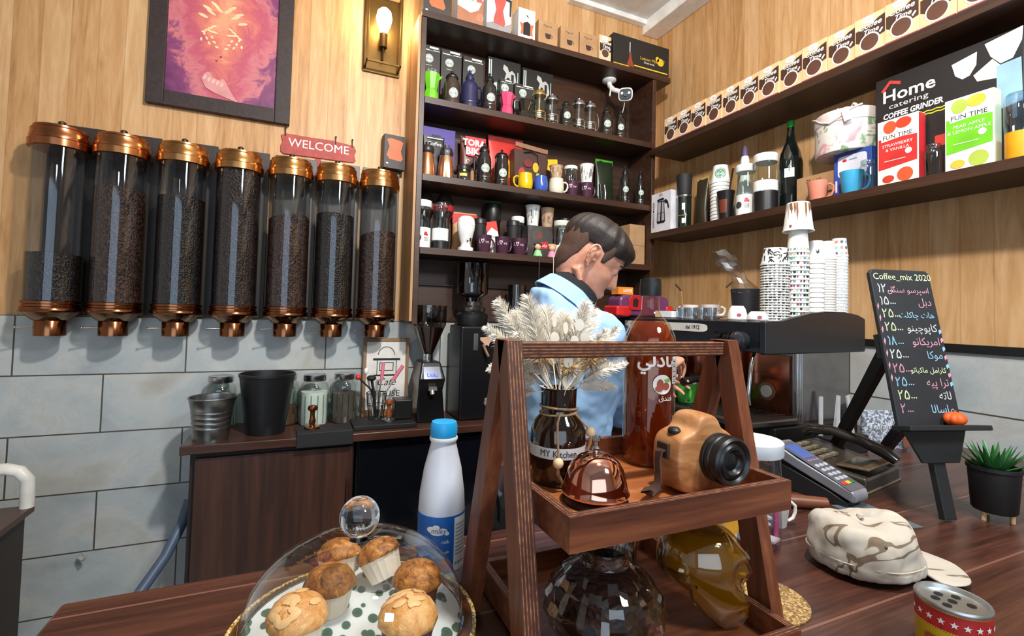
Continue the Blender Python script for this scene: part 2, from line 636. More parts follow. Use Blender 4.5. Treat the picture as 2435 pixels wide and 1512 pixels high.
# ------------------------------------------------------------------ things on the back wall
BEANS = {'dark': speck('dark_roast_beans', '#0c0806', '#1d140f', '#33241b', 120, .45, 1, .004),
         'mid': speck('brown_beans', '#1c0f0a', '#3b2118', '#5c3a2b', 120, .5, 1, .004),
         'deep': speck('deep_brown_beans', '#140b08', '#291913', '#432c22', 120, .5, 1, .004)}
TUBE = glass('#dcdede', .062, .6, .05, 2.4, '#e8f2ff')
DKC = mt('#84563a', .2, 1, .2)
BRASS = mt('#bd8a56', .22, 1, .15)
KNOB = mt('#5a4c40', .2, 1)
def dispenser(i, x, level, kind, cap, label):
    t = thing('bean_dispenser', label, 'coffee dispenser', (x, 2.583, 1.312), 0, 'coffee bean dispensers')
    pl = obj('back_plate', G().box(-.078, .12, .088, .102, .085, .915 if i else .918), mt('#2b2320', .5) if i < 4 else mt('#4a423c', .45), t, bev=.002)
    obj('tube', G().lathe([(.093, .105), (.093, .80)], 40), TUBE, t) if 0 else None
    g = FG()
    g.loft([[(.093 * math.cos(2 * PI * j / 40), .093 * math.sin(2 * PI * j / 40), z) for j in range(40)] for z in (.105, .3, .5, .8)], cap=False)
    obj('tube', g, TUBE, t)
    g = G()
    lv = level - 1.312
    n = 30
    rings = [[(.0905 * math.cos(2 * PI * j / n), .0905 * math.sin(2 * PI * j / n), z) for j in range(n)] for z in (.108, lv * .5 + .05)]
    rnd = random.Random(i)
    tilt, ph = (.02, 1.0) if kind == 'mid' and i > 2 else (.006, 2.)
    for r in (.0905, .06, .03, .002):
        rings.append([(r * math.cos(2 * PI * j / n), r * math.sin(2 * PI * j / n), lv + tilt * math.cos(2 * PI * j / n + ph) * r / .09 - .012 * (1 - r / .09) * (1 if tilt > .01 else -.3) + rnd.uniform(-.002, .002)) for j in range(n)])
    obj('coffee_beans', g.loft(rings), BEANS[kind], t)
    g = G().lathe([(.094, .775), (.1035, .778), (.1045, .806), (.1, .810), (.1, .826), (.0975, .830), (.0975, .852), (.09, .858), (.09, .866), (.04, .874), (.001, .875)], 48)
    lid = obj('lid', g, cap, t)
    obj('lid_knob', G().lathe([(.006, .874), (.006, .884), (.0125, .888), (.0135, .898), (.008, .903), (.001, .904)], 20), KNOB, lid)
    g = G().lathe([(.001, .098), (.09, .098), (.102, .098), (.1035, .104), (.1, .109), (.1, .118), (.0955, .121), (.0955, .130), (.0985, .133), (.0985, .142), (.094, .145), (.001, .145)], 48)
    obj('base_collar', g, DKC, t)
    obj('funnel', G().lathe([(.092, .098), (.06, .066), (.05, .062)], 40), glass('#c9a48a', .16, .7, .06, 2, '#e8c8a8'), t)
    obj('outlet_core', G().lathe([(.001, .064), (.03, .064), (.04, .097), (.001, .0975)], 24), DKC, t)
    sp = obj('spout', G().lathe([(.001, .002), (.046, .002), (.052, 0), (.053, .062), (.05, .066), (.001, .066)], 40), DKC, t)
    obj('lever', G().rod((-.05, -.012, .036), (-.098, -.026, .034), .003).sph((-.1, -.0265, .034), .005), mt('#c9b9a4', .2, 1), sp)

COP2 = mt('#a56a48', .22, 1, .2)
for a in ((0, -.95, 1.647, 'dark', COP2, 'leftmost clear coffee dispenser with copper lid, nearly empty of beans'),
          (1, -.738, 1.945, 'mid', COPPER, 'clear coffee dispenser of reddish brown beans, second from the left'),
          (2, -.511, 1.935, 'dark', BRASS, 'clear coffee dispenser of black beans, third from the left with copper lid'),
          (3, -.286, 2.075, 'deep', BRASS, 'middle coffee dispenser of seven, filled up to its lid with dark beans'),
          (4, -.062, 1.885, 'mid', BRASS, 'coffee dispenser with hollowed brown beans just left of the red sign post'),
          (5, .152, 1.925, 'dark', BRASS, 'coffee dispenser of black beans directly below the red welcome board'),
          (6, .367, 1.842, 'mid', BRASS, 'rightmost coffee dispenser, half full of brown beans, beside the shelf unit')):
    dispenser(*a)

# framed print
pf = thing('framed_picture', 'dark framed magenta and orange portrait print above the dispensers', 'picture', (-.388, 2.697, 2.39))
fg_ = G()
for a in ((-.305, -.235, 0, .9), (.235, .305, 0, .9), (-.235, .235, 0, .07), (-.235, .235, .83, .9)):
    fg_.box(a[0], a[1], -.03, 0, a[2], a[3])
obj('frame', fg_, mt('#2a1c1c', .6, 0, .4, 60), pf, bev=.003)
mm, nt, b = base('portrait_print')
v = coords(nt)
n = noise(nt, v, 9, 5, .65, 1.5)
sp = nt.nodes.new('ShaderNodeSeparateXYZ')
nt.links.new(v, sp.inputs[0])
dx = math_(nt, 'ABSOLUTE', math_(nt, 'SUBTRACT', sp.outputs[0], 0.0))
dz = math_(nt, 'ABSOLUTE', math_(nt, 'SUBTRACT', sp.outputs[2], .47))
d = math_(nt, 'ADD', math_(nt, 'MULTIPLY', dx, 2.25), math_(nt, 'MULTIPLY', dz, .95))
d = math_(nt, 'ADD', d, math_(nt, 'MULTIPLY', math_(nt, 'SUBTRACT', n, .5), .75))
nt.links.new(ramp(nt, d, [(.05, '#e39a78'), (.22, '#cc7268'), (.4, '#b45268'), (.55, '#c6747a'), (.66, '#83406a'), (.9, '#5c2a58')]), b.inputs['Base Color'])
b.inputs['Roughness'].default_value = .35
obj('print', G().box(-.236, .236, -.012, -.002, .069, .831), mm, pf)
g = FG()
rnd = random.Random(3)
y = -.0125
g.m = 0
def fleck(x, z, l, w_, a, y):
    ca, sa = math.cos(a), math.sin(a)
    g.poly([(x + l * math.cos(q) * ca - w_ * math.sin(q) * sa, z + l * math.cos(q) * sa + w_ * math.sin(q) * ca) for q in [2 * PI * i / 10 for i in range(10)]], y)
for s in (-1, 1):
    for k in range(5):
        fleck(.02 * s + s * k * .016 - .01, .52 - k * .012 + .03 * (k % 2), .022, .007, s * (.7 - .1 * k), y - .0001 * k)
    for k in range(7):
        fleck(s * (.02 + .011 * k) - .012, .33 + .018 * (k % 3) + .004 * k, .009, .005, s * (.4 + .2 * k), y - .0006 - .0001 * k)
    for k in range(4):
        fleck(s * (.035 + .014 * k) - .012, .43 - .012 * k, .012, .0045, -s * .4, y - .0014 - .0001 * k)
    fleck(s * .04 - .012, .40, .022, .006, s * .15, y - .002)
g.m = 1
g.poly([(-.09, .16), (-.08, .185), (-.065, .2), (-.05, .195), (-.04, .175), (-.012, .165), (.0, .18), (.012, .165), (.03, .13), (.055, .09), (.07, .072), (.02, .085), (-.03, .1), (-.07, .12)], y - .003)
g.m = 2
for k in range(5):
    fleck(-.075 + .018 * k, .17 - .006 * k, .013, .006, 1.2, y - .0035 - k * .0001)
g.m = 3
g.ell(-.012, .285, .006, .004, y - .003)
g.ell(-.03, .262, .005, .0035, y - .003)
obj('portrait_details', g, [mt('#f3c79a', .5), mt('#c98a8a', .5), mt('#dba9a2', .5), mt('#7c3a4c', .5)], pf)

# wall lamp
wl = thing('wall_lamp', 'lit bronze frame wall lamp with filament bulb beside the picture', 'lamp', (.369, 2.698, 2.765))
BRZ = mt('#5a431f', .35, .8)
obj('wall_plate', G().box(-.1, .1, -.012, 0, 0, .43), BRZ, wl, bev=.002)
g = G()
for x in (-.094, .084):
    g.box(x, x + .01, -.095, -.085, .02, .43)
    g.box(x, x + .01, -.095, -.012, .42, .43)
    g.box(x, x + .01, -.095, -.012, .02, .03)
g.box(-.094, .094, -.095, -.085, .42, .43)
g.box(-.094, .094, -.095, -.085, .02, .03)
obj('lamp_frame', g, BRZ, wl, bev=.0015)
g = G().rod((0, -.05, .13), (0, -.05, .205), .021, 16).rod((0, -.05, .06), (0, -.05, .13), .004).rod((0, -.05, .075), (0, -.012, .06), .004)
obj('socket', g, mt('#4a3418', .4, .6), wl)
obj('bulb', G().lathe([(.013, .2), (.018, .215), (.036, .26), (.043, .295), (.036, .33), (.018, .348), (.001, .352)], 24, (0, -.05, 0)), mt('#fff0cf', .3, 0, 0, em=22), wl)
lamp('bulb_light', 'POINT', (.369, 2.60, 3.05), 12, (1, .70, .32), .045)

# welcome board on its post
ws = thing('welcome_sign', 'red wooden welcome board on a post behind the dispensers', 'sign', (.065, 2.6992, 2.30))
g = G().prism([(-.185, -.045), (-.17, -.056), (.175, -.052), (.186, -.04), (.178, -.012), (.186, .012), (.175, .04), (.06, .052), (-.05, .05), (-.16, .052), (-.186, .04), (-.178, .01), (-.186, -.015)], -.0075, 0)
obj('board', g, mt('#a23d37', .6, 0, .2, 40), ws, bev=.002)
obj('post', G().box(-.017, .01, -.0075, 0, -.225, -.057), mt('#a8352f', .6), ws, bev=.002)
g = FG()
g.text('WELCOME', .062, 0, -.012, -.0081)
obj('lettering', g, mt('#efe6e0', .6), ws)
for x, z in ((-.165, .058), (.08, .052), (.165, .05)):
    obj('nail', G().rod((x, -.009, z - .02), (x, -.012, z + .018), .0025).sph((x, -.012, z + .02), .005), BLACK, ws)

# ------------------------------------------------------------------ boxes
def mug_print(g, x, z, s, y, m_dark, m_hole):
    g.m = m_dark
    pts = [(x - s, z + s * .8), (x - s * .95, z), (x - s * .7, z - s * .6), (x - s * .3, z - s * .8), (x + s * .3, z - s * .8), (x + s * .7, z - s * .6), (x + s * .9, z), (x + s * .9, z + s * .8)]
    g.poly(pts, y)
    n = 14
    o = [(x + s * .95 + s * .5 * math.cos(a), z + s * .1 + s * .5 * math.sin(a)) for a in [-PI / 2 + PI * i / n for i in range(n + 1)]]
    i_ = [(x + s * .95 + s * .33 * math.cos(a), z + s * .1 + s * .34 * math.sin(a)) for a in [PI / 2 - PI * i / n for i in range(n + 1)]]
    for k in range(n):
        g.poly([o[k], o[k + 1], i_[n - k - 1], i_[n - k]], y)

def carton(name, label, cat, loc, w_, d, h, col, rz=0, group=None, fn=None, mats=(), side=None, bev=.0015):
    t = thing(name, label, cat, loc, rz, group)
    obj('carton_body', G().box(-w_ / 2, w_ / 2, -d / 2, d / 2, 0, h), col if not isinstance(col, str) else mt(col, .5), t, bev=bev)
    if fn:
        g = FG()
        fn(g, w_, h, -d / 2 - .0006)
        obj('front_print', g, list(mats), t)
    if side:
        g = FG()
        g.T = M.Translation((w_ / 2 + .0006, 0, 0)) @ M.Rotation(PI / 2, 4, 'Z')
        side[0](g, d, h, 0)
        obj('side_print', g, list(side[1]), t)
    return t
ORANGE = mt('#e8663a', .5)
GREYP = mt('#9a9a9a', .5)
DK = mt('#2c2a29', .5)
def cup_art(g, w_, h, y):
    g.m = 0
    g.poly([(-.03, .05), (.035, .045), (.045, .06), (.032, .1), (.045, .15), (.03, .158), (-.025, .165), (-.045, .155), (-.03, .12), (-.045, .07)], y)
    g.m = 1
    g.rect(-w_ / 2 + .012, -w_ / 2 + .024, .022, .03, y)
def side_lines(g, w_, h, y):
    g.m = 0
    g.rect(-w_ / 2 + .004, w_ / 2 - .004, .004, h - .004, y)
    g.m = 1
    for k in range(3):
        g.rect(-.012 + k * .01, -.009 + k * .01, h * .3, h * .8, y - .0003)
carton('cup_box', 'small dark box with orange cup picture standing on the last dispenser plate', 'box', (.445, 2.655, 2.2275), .118, .062, .185, '#37322f', 6, None, cup_art, (ORANGE, WHITE), (side_lines, (WHITE, GREYP)))
# ------------------------------------------------------------------ builders for shop goods
SMOKE = mt('#221d1a', .12, 0, .2, coat=.5)
GREENLOGO = mt('#cfe0d2', .5)
PRINTW = mt('#e8e8e4', .5)
INK = mt('#1a1a1c', .5)
RED = mt('#c8262c', .45)
YEL = mt('#f2b21b', .4)
def logo(g, x, z, r, y, mw=0, md=1):
    """round badge: ring, crowned figure, wavy hair bands"""
    g.m = mw
    g.ell(x, z, r, r, y)
    g.m = md
    n = 20
    for k in range(n):
        a, b = 2 * PI * k / n, 2 * PI * (k + 1) / n
        g.poly([(x + q * r * math.cos(t), z + q * r * math.sin(t)) for q, t in ((.86, a), (.86, b), (.78, b), (.78, a))], y - .0003)
    for s in (-1, 1):
        for k in range(3):
            g.poly([(x + s * r * (.24 + .17 * k), z + r * (.3 - .1 * k)), (x + s * r * (.32 + .17 * k), z + r * (.25 - .1 * k)), (x + s * r * (.3 + .15 * k), z - r * (.55 - .08 * k)), (x + s * r * (.22 + .15 * k), z - r * (.5 - .08 * k))], y - .0003)
    g.poly([(x - .16 * r, z - .05 * r), (x - .1 * r, z - .2 * r), (x + .1 * r, z - .2 * r), (x + .16 * r, z - .05 * r), (x, z - .1 * r)], y - .0003)
    g.poly([(x - .2 * r, z + .55 * r), (x - .1 * r, z + .4 * r), (x + .1 * r, z + .4 * r), (x + .2 * r, z + .55 * r), (x, z + .48 * r)], y - .0003)

def dark_press(label, x, z, h, r, y=2.48, grp=None, lz=.36, handle=None, neck=.62, col=SMOKE, hcol=BLACK, badge=True, name='french_press', cat='french press'):
    t = thing(name, label, cat, (x, y, z), 0, grp)
    s = h
    body = [(.001, .0), (r * .96, .0), (r, .01 * s), (r, .13 * s), (r * .97, .15 * s), (r * .97, .55 * s), (r * .9, .64 * s), (r * neck, .74 * s), (r * neck, .79 * s), (.001, .79 * s)]
    obj('body', G().lathe(body, 32), col, t)
    obj('base_ring', G().lathe([(r * .985, .148 * s), (r * 1.02, .152 * s), (r * 1.02, .165 * s), (r * .985, .17 * s)], 32), mt('#8a8680', .3, 1), t)
    lid = obj('lid', G().lathe([(.001, .775 * s), (r * neck * 1.1, .775 * s), (r * neck * 1.12, .82 * s), (r * neck * .8, .89 * s), (r * .25, .92 * s), (r * .12, .93 * s), (r * .16, .96 * s), (r * .2, .985 * s), (r * .1, s), (.001, s)], 28), hcol, t)
    if badge:
        g = FG()
        g.T = M.Rotation(-math.atan2(x, y), 4, 'Z')
        g.decal(r * .975, lambda: logo(g, r * .25, lz * s, r * .56, -.0012))
        obj('round_badge', g, [GREENLOGO, INK], t)
    if handle:
        a = R(handle)
        cx, sy = math.cos(a), math.sin(a)
        pts = [(q * cx, q * sy, zz * s) for q, zz in ((r * .9, .66), (r * 1.45, .66), (r * 1.65, .58), (r * 1.6, .3), (r * 1.4, .22), (r * .95, .22))]
        obj('handle', G().tube(pts, r * .11, 8), hcol, t)
    return t

def clear_press(label, x, z, h, r, y=2.48, lidm=None, grp=None, handle=None, gold=False):
    t = thing('french_press', label, 'french press', (x, y, z), 0, grp)
    lidm = lidm or STEEL
    g = FG()
    g.loft([[(r * math.cos(2 * PI * j / 28), r * math.sin(2 * PI * j / 28), zz) for j in range(28)] for zz in (.005, .4 * h, .76 * h)], cap=False)
    obj('beaker', g, glass('#e9efee', .06, .5), t)
    obj('lid', G().lathe([(.001, .75 * h), (r * 1.06, .75 * h), (r * 1.08, .8 * h), (r * 1.0, .83 * h), (r * .9, .88 * h), (r * .3, .9 * h), (r * .12, .92 * h), (r * .25, .95 * h), (r * .25, .98 * h), (.001, h)], 28), lidm, t)
    obj('plunger', G().rod((0, 0, .12 * h), (0, 0, .75 * h), .004 if not gold else .007).cyl(r * .9, .1 * h, .125 * h), lidm, t)
    g = G()
    for k in range(4):
        a = PI / 4 + k * PI / 2
        g.rod((r * 1.03 * math.cos(a), r * 1.03 * math.sin(a), 0), (r * 1.03 * math.cos(a), r * 1.03 * math.sin(a), .3 * h), .0025, 6)
    g.lathe([(r * 1.01, .27 * h), (r * 1.05, .27 * h), (r * 1.05, .3 * h), (r * 1.01, .3 * h)], 28, close=True)
    g.lathe([(.001, 0), (r * 1.05, 0), (r * 1.05, .03 * h), (.001, .03 * h)], 28)
    obj('metal_cage', g, lidm, t)
    g = FG()
    def lines():
        for k in range(3):
            g.rect(-r * .3, r * .35, (.12 + .05 * k) * h, (.145 + .05 * k) * h, -.0015)
    g.T = M.Rotation(-math.atan2(x, y), 4, 'Z')
    g.decal(r * 1.0, lines)
    obj('printed_label', g, PRINTW, t)
    if handle:
        a = R(handle)
        cx, sy = math.cos(a), math.sin(a)
        pts = [(q * cx, q * sy, zz * h) for q, zz in ((r, .68), (r * 1.6, .66), (r * 1.95, .5), (r * 1.9, .3), (r * 1.5, .14), (r, .12))]
        obj('handle', G().tube(pts, .0045, 8), STEEL, t)
    return t

def moka(label, x, z, h, r, m, y=2.48, rz=0, knob=BLACK, wrap=False, hm=None):
    t = thing('moka_pot', label, 'moka pot', (x, y, z), rz)
    n = 8
    def oc(rr, zz):
        return [(rr * math.cos(2 * PI * (j + .5) / n), rr * math.sin(2 * PI * (j + .5) / n), zz) for j in range(n)]
    low = obj('boiler', G().loft([oc(r * .9, 0), oc(r * .82, .3 * h), oc(r * .68, .42 * h)]), m, t, ang=20)
    g = G().loft([oc(r * .68, .425 * h), oc(r * .78, .55 * h), oc(r * 1.0, .93 * h)])
    g.add([(r * .8, -.012, .9 * h), (r * .8, .012, .9 * h), (r * 1.35, -.004, .95 * h), (r * 1.35, .004, .95 * h), (r * .75, -.008, .72 * h), (r * .75, .008, .72 * h)], [(0, 1, 3, 2), (4, 0, 2), (5, 3, 1), (4, 2, 3, 5)])
    obj('upper_pot', g, m, t, ang=20)
    obj('lid', G().loft([oc(r * 1.02, .93 * h), oc(r * .98, .95 * h), oc(r * .2, .985 * h)]).sph((0, 0, 1.0 * h), r * .16), m if not wrap else mt('#c9c9c7', .2, .4), t, ang=20)
    pts = [(-r * .9, 0, .88 * h), (-r * 1.4, 0, .88 * h), (-r * 1.6, 0, .8 * h), (-r * 1.55, 0, .5 * h)]
    obj('handle', G().tube(pts, [r * .13, r * .14, r * .14, r * .1], 8), hm or knob, t)
    if wrap:
        rnd = random.Random(2)
        g = G()
        for k in range(7):
            a = 2 * PI * k / 7
            g.sph((r * .45 * math.cos(a), r * .45 * math.sin(a), h * 1.02 + rnd.uniform(-.01, .012)), r * .26, sz=1.1, n=6, m=5)
        obj('plastic_wrap', g, glass('#ffffff', .12, .5, .15), t, ang=15)
    return t

def handle_pts(r, h, a, out=.62):
    ca, sa = math.cos(a), math.sin(a)
    return [(q * ca, q * sa, zz * h) for q, zz in ((r * .9, .8), (r * 1.3, .84), (r * (1 + out), .72), (r * (1 + out * 1.03), .5), (r * (1.0 + out * .75), .28), (r * 1.1, .18), (r * .85, .2))]

def mug(label, x, y, z, r, h, m, a=0, grp=None, prnt=None, shape='round', name='mug', cat='mug', inner=None, top=.9):
    t = thing(name, label, cat, (x, y, z), 0, grp)
    if shape == 'round':
        pr = [(.001, 0), (r * .8, 0), (r * .95, .12 * h), (r, .35 * h), (r * .97, .65 * h), (r * top, .95 * h), (r * top, h), (r * (top - .06), h), (r * .88, .6 * h), (r * .85, .15 * h), (.001, .1 * h)]
    else:
        pr = [(.001, 0), (r * .72, 0), (r * .76, .03 * h), (r * .98, .96 * h), (r, h), (r * .93, h), (r * .7, .1 * h), (.001, .08 * h)]
    obj('cup_body', G().lathe(pr, 32), m, t)
    if a is not None:
        obj('handle', G().tube(handle_pts(r * (.97 if shape == 'round' else .86), h, R(a)), r * .12, 8), m, t)
    if prnt:
        g = FG()
        g.T = M.Rotation(-math.atan2(x, y), 4, 'Z')
        rf = (lambda zz: r * 1.0) if shape == 'round' else (lambda zz: r * (.76 + .23 * zz / h))
        g.decal(rf, lambda: prnt[0](g, r, h))
        obj('printed_design', g, prnt[1], t)
    return t

def love(g, r, h):
    g.m = 0
    g.text('L', h * .3, -r * .55, h * .52, -.0012, sq=.9)
    g.text('ve', h * .27, r * .42, h * .52, -.0012, shear=.2)
    # little heart
    g.poly([(-.16 * r, .5 * h), (-.38 * r, .66 * h), (-.36 * r, .74 * h), (-.25 * r, .77 * h), (-.16 * r, .71 * h), (-.07 * r, .77 * h), (.04 * r, .74 * h), (.05 * r, .66 * h)], -.0012)
    g.m = 1
    g.poly([(-.16 * r, .56 * h), (-.29 * r, .67 * h), (-.25 * r, .71 * h), (-.16 * r, .66 * h), (-.07 * r, .71 * h), (-.03 * r, .67 * h)], -.0016)

def city(seed):
    def f(g, r, h):
        rnd = random.Random(seed)
        for k in range(24):
            u = rnd.uniform(-1.2, 1.2) * r
            w_ = rnd.uniform(.05, .18) * r
            z0 = rnd.uniform(.1, .6) * h
            g.m = rnd.choice((0, 0, 1, 2))
            g.rect(u, u + w_, z0, min(.88 * h, z0 + rnd.uniform(.1, .4) * h), -.0012 - k * .00002)
    return f

def paper_cup(label, x, y, z, r, h, m=PRINTW, grp=None, prnt=None, inv=False, name='paper_cup'):
    t = thing(name, label, 'paper cup', (x, y, z), 0, grp)
    pr = [(.001, 0), (r * .72, 0), (r * .74, .02 * h), (r * .97, .96 * h), (r * 1.03, .965 * h), (r * 1.04, .985 * h), (r * 1.0, h), (r * .92, .97 * h), (r * .7, .05 * h), (.001, .04 * h)]
    if inv:
        pr = [(q, h - zz) for q, zz in pr][::-1]
    obj('cup_wall', G().lathe(pr, 32), m, t)
    if prnt:
        g = FG()
        g.T = M.Rotation(-math.atan2(x, y), 4, 'Z')
        rf = (lambda zz: r * (.745 + .235 * zz / h)) if not inv else (lambda zz: r * (.745 + .235 * (1 - zz / h)))
        g.decal(rf, lambda: prnt[0](g, r, h))
        obj('printed_design', g, prnt[1], t)
    return t

def jar(label, x, y, z, r, h, lid, content=None, lf=.8, name='jar', cat='jar', gl=None, base=None, grp=None, prnt=None, neck=.8, rz=0, cfill=.6, n=28):
    t = thing(name, label, cat, (x, y, z), rz, grp)
    g = FG()
    pr = [(r * .96, .003), (r, .03 * h), (r, lf * h * .82), (r * .97, lf * h * .9), (r * neck, lf * h)]
    g.loft([[(q * math.cos(2 * PI * j / n), q * math.sin(2 * PI * j / n), zz) for j in range(n)] for q, zz in pr], cap=False)
    obj('glass_wall', g, gl or glass('#e6eeec', .07, .55), t)
    obj('lid', G().lathe([(.001, lf * h), (r * neck * 1.08, lf * h), (r * neck * 1.12, lf * h + .003), (r * neck * 1.12, h - .003), (r * neck * 1.06, h), (.001, h)], 28), lid, t)
    if content:
        obj('contents', G().lathe([(.001, .004), (r * .93, .004), (r * .95, .02), (r * .95, cfill * h), (.001, cfill * h)], 24), content, t)
    if base:
        obj('base_sleeve', G().lathe([(.001, 0), (r * 1.06, 0), (r * 1.06, base[0] * h), (r * 1.01, base[0] * h), (.001, base[0] * h - .002)], 28), base[1], t)
    if prnt:
        g = FG()
        if not rz:
            g.T = M.Rotation(-math.atan2(x, y), 4, 'Z')
        g.decal(r * 1.07, lambda: prnt[0](g, r, h))
        obj('printed_label', g, prnt[1], t)
    return t

def pouch(label, x, y, z, w_, h, d, m, fn=None, mats=(), name='coffee_pouch', cat='pouch', rz=0, grp=None, tilt=0, seal=None, seed=1):
    """pillow bag with flat crimped top"""
    t = thing(name, label, cat, (x, y, z), rz, grp)
    rnd = random.Random(seed)
    rings = []
    for k in range(9):
        u = k / 8
        th = d / 2 * (.75 + .6 * math.sin(PI * min(1, u * 1.05)) * .5) * (1 - u ** 3) + .0015
        ww = w_ / 2 * (1 - .05 * math.sin(PI * u))
        rg = []
        for j in range(20):
            a = 2 * PI * j / 20
            sx = math.copysign(abs(math.cos(a)) ** .6, math.cos(a))
            sy = math.copysign(abs(math.sin(a)) ** .8, math.sin(a))
            rg.append((ww * sx + tilt * u * h, th * sy + rnd.uniform(-.001, .001), h * u))
        rings.append(rg)
    obj('bag', G().loft(rings), m, t, ang=60)
    if fn:
        g = FG()
        fn(g, w_, h, -d * .56)
        obj('front_print', g, list(mats), t)
    if seal:
        obj('top_seal', G().box(-w_ / 2 + tilt * h, w_ / 2 + tilt * h, -.003, .003, h * .9, h + .002), seal, t, bev=.001)
    return t

# ------------------------------------------------------------------ corner shelf unit, top board
Z0, Z1, Z2, Z3 = 3.03, 2.575, 2.167, 1.785
SKIN = mt('#d99a7a', .5)
carton('cup_box', 'dark box with orange cup picture at the left end of the unit top', 'box', (.617, 2.51, Z0), .15, .1, .25, '#37322f', 0, None, cup_art, (ORANGE, WHITE), (side_lines, (WHITE, GREYP)))
def pot_shape(x, z, s):
    return [(x - s * .42, z), (x + s * .42, z), (x + s * .34, z + s * .5), (x + s * .3, z + s * .62), (x + s * .45, z + s * 1.15), (x + s * .06, z + s * 1.5), (x - s * .1, z + s * 1.5), (x - s * .62, z + s * 1.15), (x - s * .3, z + s * .62), (x - s * .34, z + s * .5)]
def tri_art(g, w_, h, y):
    g.m = 3
    g.poly([(-w_ / 2, 0), (w_ / 2, 0), (w_ / 2, .16), (w_ / 2 - .03, .09), (0, .065), (-w_ / 2, .09)], y)
    for k, x in enumerate((-.045, 0, .05)):
        g.m = k
        g.poly(pot_shape(x, .135, .045), y - .0004 - k * .0002)
    g.m = 4
    g.ell(.055, .05, .022, .022, y - .0004)
carton('coffee_pot_box', 'white box printed with blue, green and red moka pots on the unit top', 'box', (.80, 2.50, Z0), .15, .11, .32, '#e2dedb', 0, None, tri_art, (mt('#6f7fc0', .5), mt('#6cb45a', .5), mt('#c95a4c', .5), mt('#a06a4c', .5), mt('#c8755c', .5)))
def redpot_art(g, w_, h, y):
    g.m = 1
    g.poly([(-w_ / 2, 0), (w_ / 2, 0), (w_ / 2, .07), (.03, .045), (-.03, .06), (-w_ / 2, .04)], y)
    g.m = 0
    g.poly([(-.03, .05), (.03, .04), (.038, .06), (.022, .13), (.05, .22), (.0, .28), (-.05, .235), (-.04, .22), (-.02, .13), (-.035, .07)], y - .0004)
    g.m = 2
    g.poly([(.04, .21), (.075, .205), (.072, .11), (.062, .11), (.062, .19), (.04, .195)], y - .0004)
carton('coffee_pot_box', 'white box with one large red moka pot picture on the unit top', 'box', (.972, 2.50, Z0), .15, .1, .34, '#d9d9dc', 0, None, redpot_art, (mt('#b8524a', .5), mt('#8e8a8c', .5), DK))
def smallpot_art(g, w_, h, y):
    g.m = 0
    g.poly([(-.04, .03), (-.022, .035), (-.022, .095), (-.045, .1), (-.035, .065)], y)
    g.poly([(.022, .035), (.04, .03), (.035, .065), (.045, .1), (.022, .095)], y)
    g.m = 1
    g.poly([(-.022, .03), (.022, .03), (.022, .1), (.005, .112), (-.022, .1)], y)
    g.poly([(-.004, .15), (.004, .148), (.012, .135), (.006, .133), (.004, .14), (-.002, .14)], y)
    g.m = 2
    g.poly([(.01, 0), (w_ / 2, 0), (w_ / 2, .012), (.03, .022)], y)
carton('coffee_pot_box', 'small white box with black and orange pot picture on the unit top', 'box', (1.145, 2.495, Z0), .108, .09, .185, '#dfdbd8', 0, None, smallpot_art, (ORANGE, INK, RED))
def kraft_art(g, w_, h, y):
    mug_print(g, 0, .06, .02, y, 0, 1)
    g.m = 0
    g.text('Mug set', .018, -.005, .115, y, shear=.3)
KI = (mt('#3a2a22', .6), KRAFT)
for k, (x, l) in enumerate(((1.285, 'kraft mug box at the left of the three on the unit top'), (1.432, 'kraft mug box in the middle of the three on the unit top'), (1.566, 'kraft mug box at the right of the three, beside the brown coffee box'))):
    carton('mug_box', l, 'box', (x, 2.495, Z0), .126 if k else .128, .09, .15, KRAFT, 0, 'kraft mug boxes', kraft_art, KI)
CTB, CTP, CTR = mt('#e2b98c', .55), mt('#43281e', .5), mt('#8a3a52', .5)
def ct_art(g, w_, h, y):
    g.m = 0
    g.poly([(-w_ / 2 + .004, h * .70), (-w_ / 2 + .004, h * .42), (-.02, h * .3), (w_ / 2, h * .42), (w_ / 2, h * .88), (.03, h * .84), (.01, h * .76)], y)
    g.m = 1
    g.ell(-.004, h * .9, .024, .014, y - .0004)
    g.ell(0, h * .32, w_ * .34, w_ * .34, y - .0004)
    g.tube if 0 else None
    g.poly([(w_ * .3, h * .48), (w_ * .4, h * .56), (w_ * .44, h * .53), (w_ * .34, h * .44)], y - .0005)
    g.text('Coffee', .031, 0, h * .68, y - .0008, shear=.25, bold=.0006)
    g.text('Time', .027, .004, h * .53, y - .0008, shear=.25, bold=.0006)
    g.m = 2
    g.ell(0, h * .32, w_ * .29, w_ * .29, y - .0008)
    g.m = 3
    g.rect(-w_ / 2, w_ / 2, .003, .012, y)
    g.text('tasty', .009, -.004, h * .885, y - .0008)
CTM = (CTP, PRINTW, mt('#5a3626', .6), CTR)
ct = carton('coffee_box', 'single brown and peach coffee box beside the black lemon box on the unit top', 'box', (1.685, 2.475, Z0), .088, .06, .165, CTB, 0, None, ct_art, CTM)
def lemon_art(g, w_, h, y):
    g.m = 0
    g.rect(-.06, w_ / 2 - .012, .02, .028, y)
    g.rect(-w_ / 2 + .004, -.1, .004, .011, y)
    g.text('Lemon Mint', .03, .06, .075, y)
    g.ell(.15, .09, .028, .026, y - .0003)
    g.ell(.125, .105, .014, .018, y - .0003)
    g.m = 1
    g.text('Dried drink', .018, .06, .055, y)
    g.rect(-.097, -.092, .1, .165, y)
    g.m = 2
    g.poly([(-.12, .01), (-.06, .01), (-.08, .06), (-.085, .1), (-.1, .1), (-.1, .06)], y)
    g.m = 3
    g.ell(.17, .1, .02, .012, y)
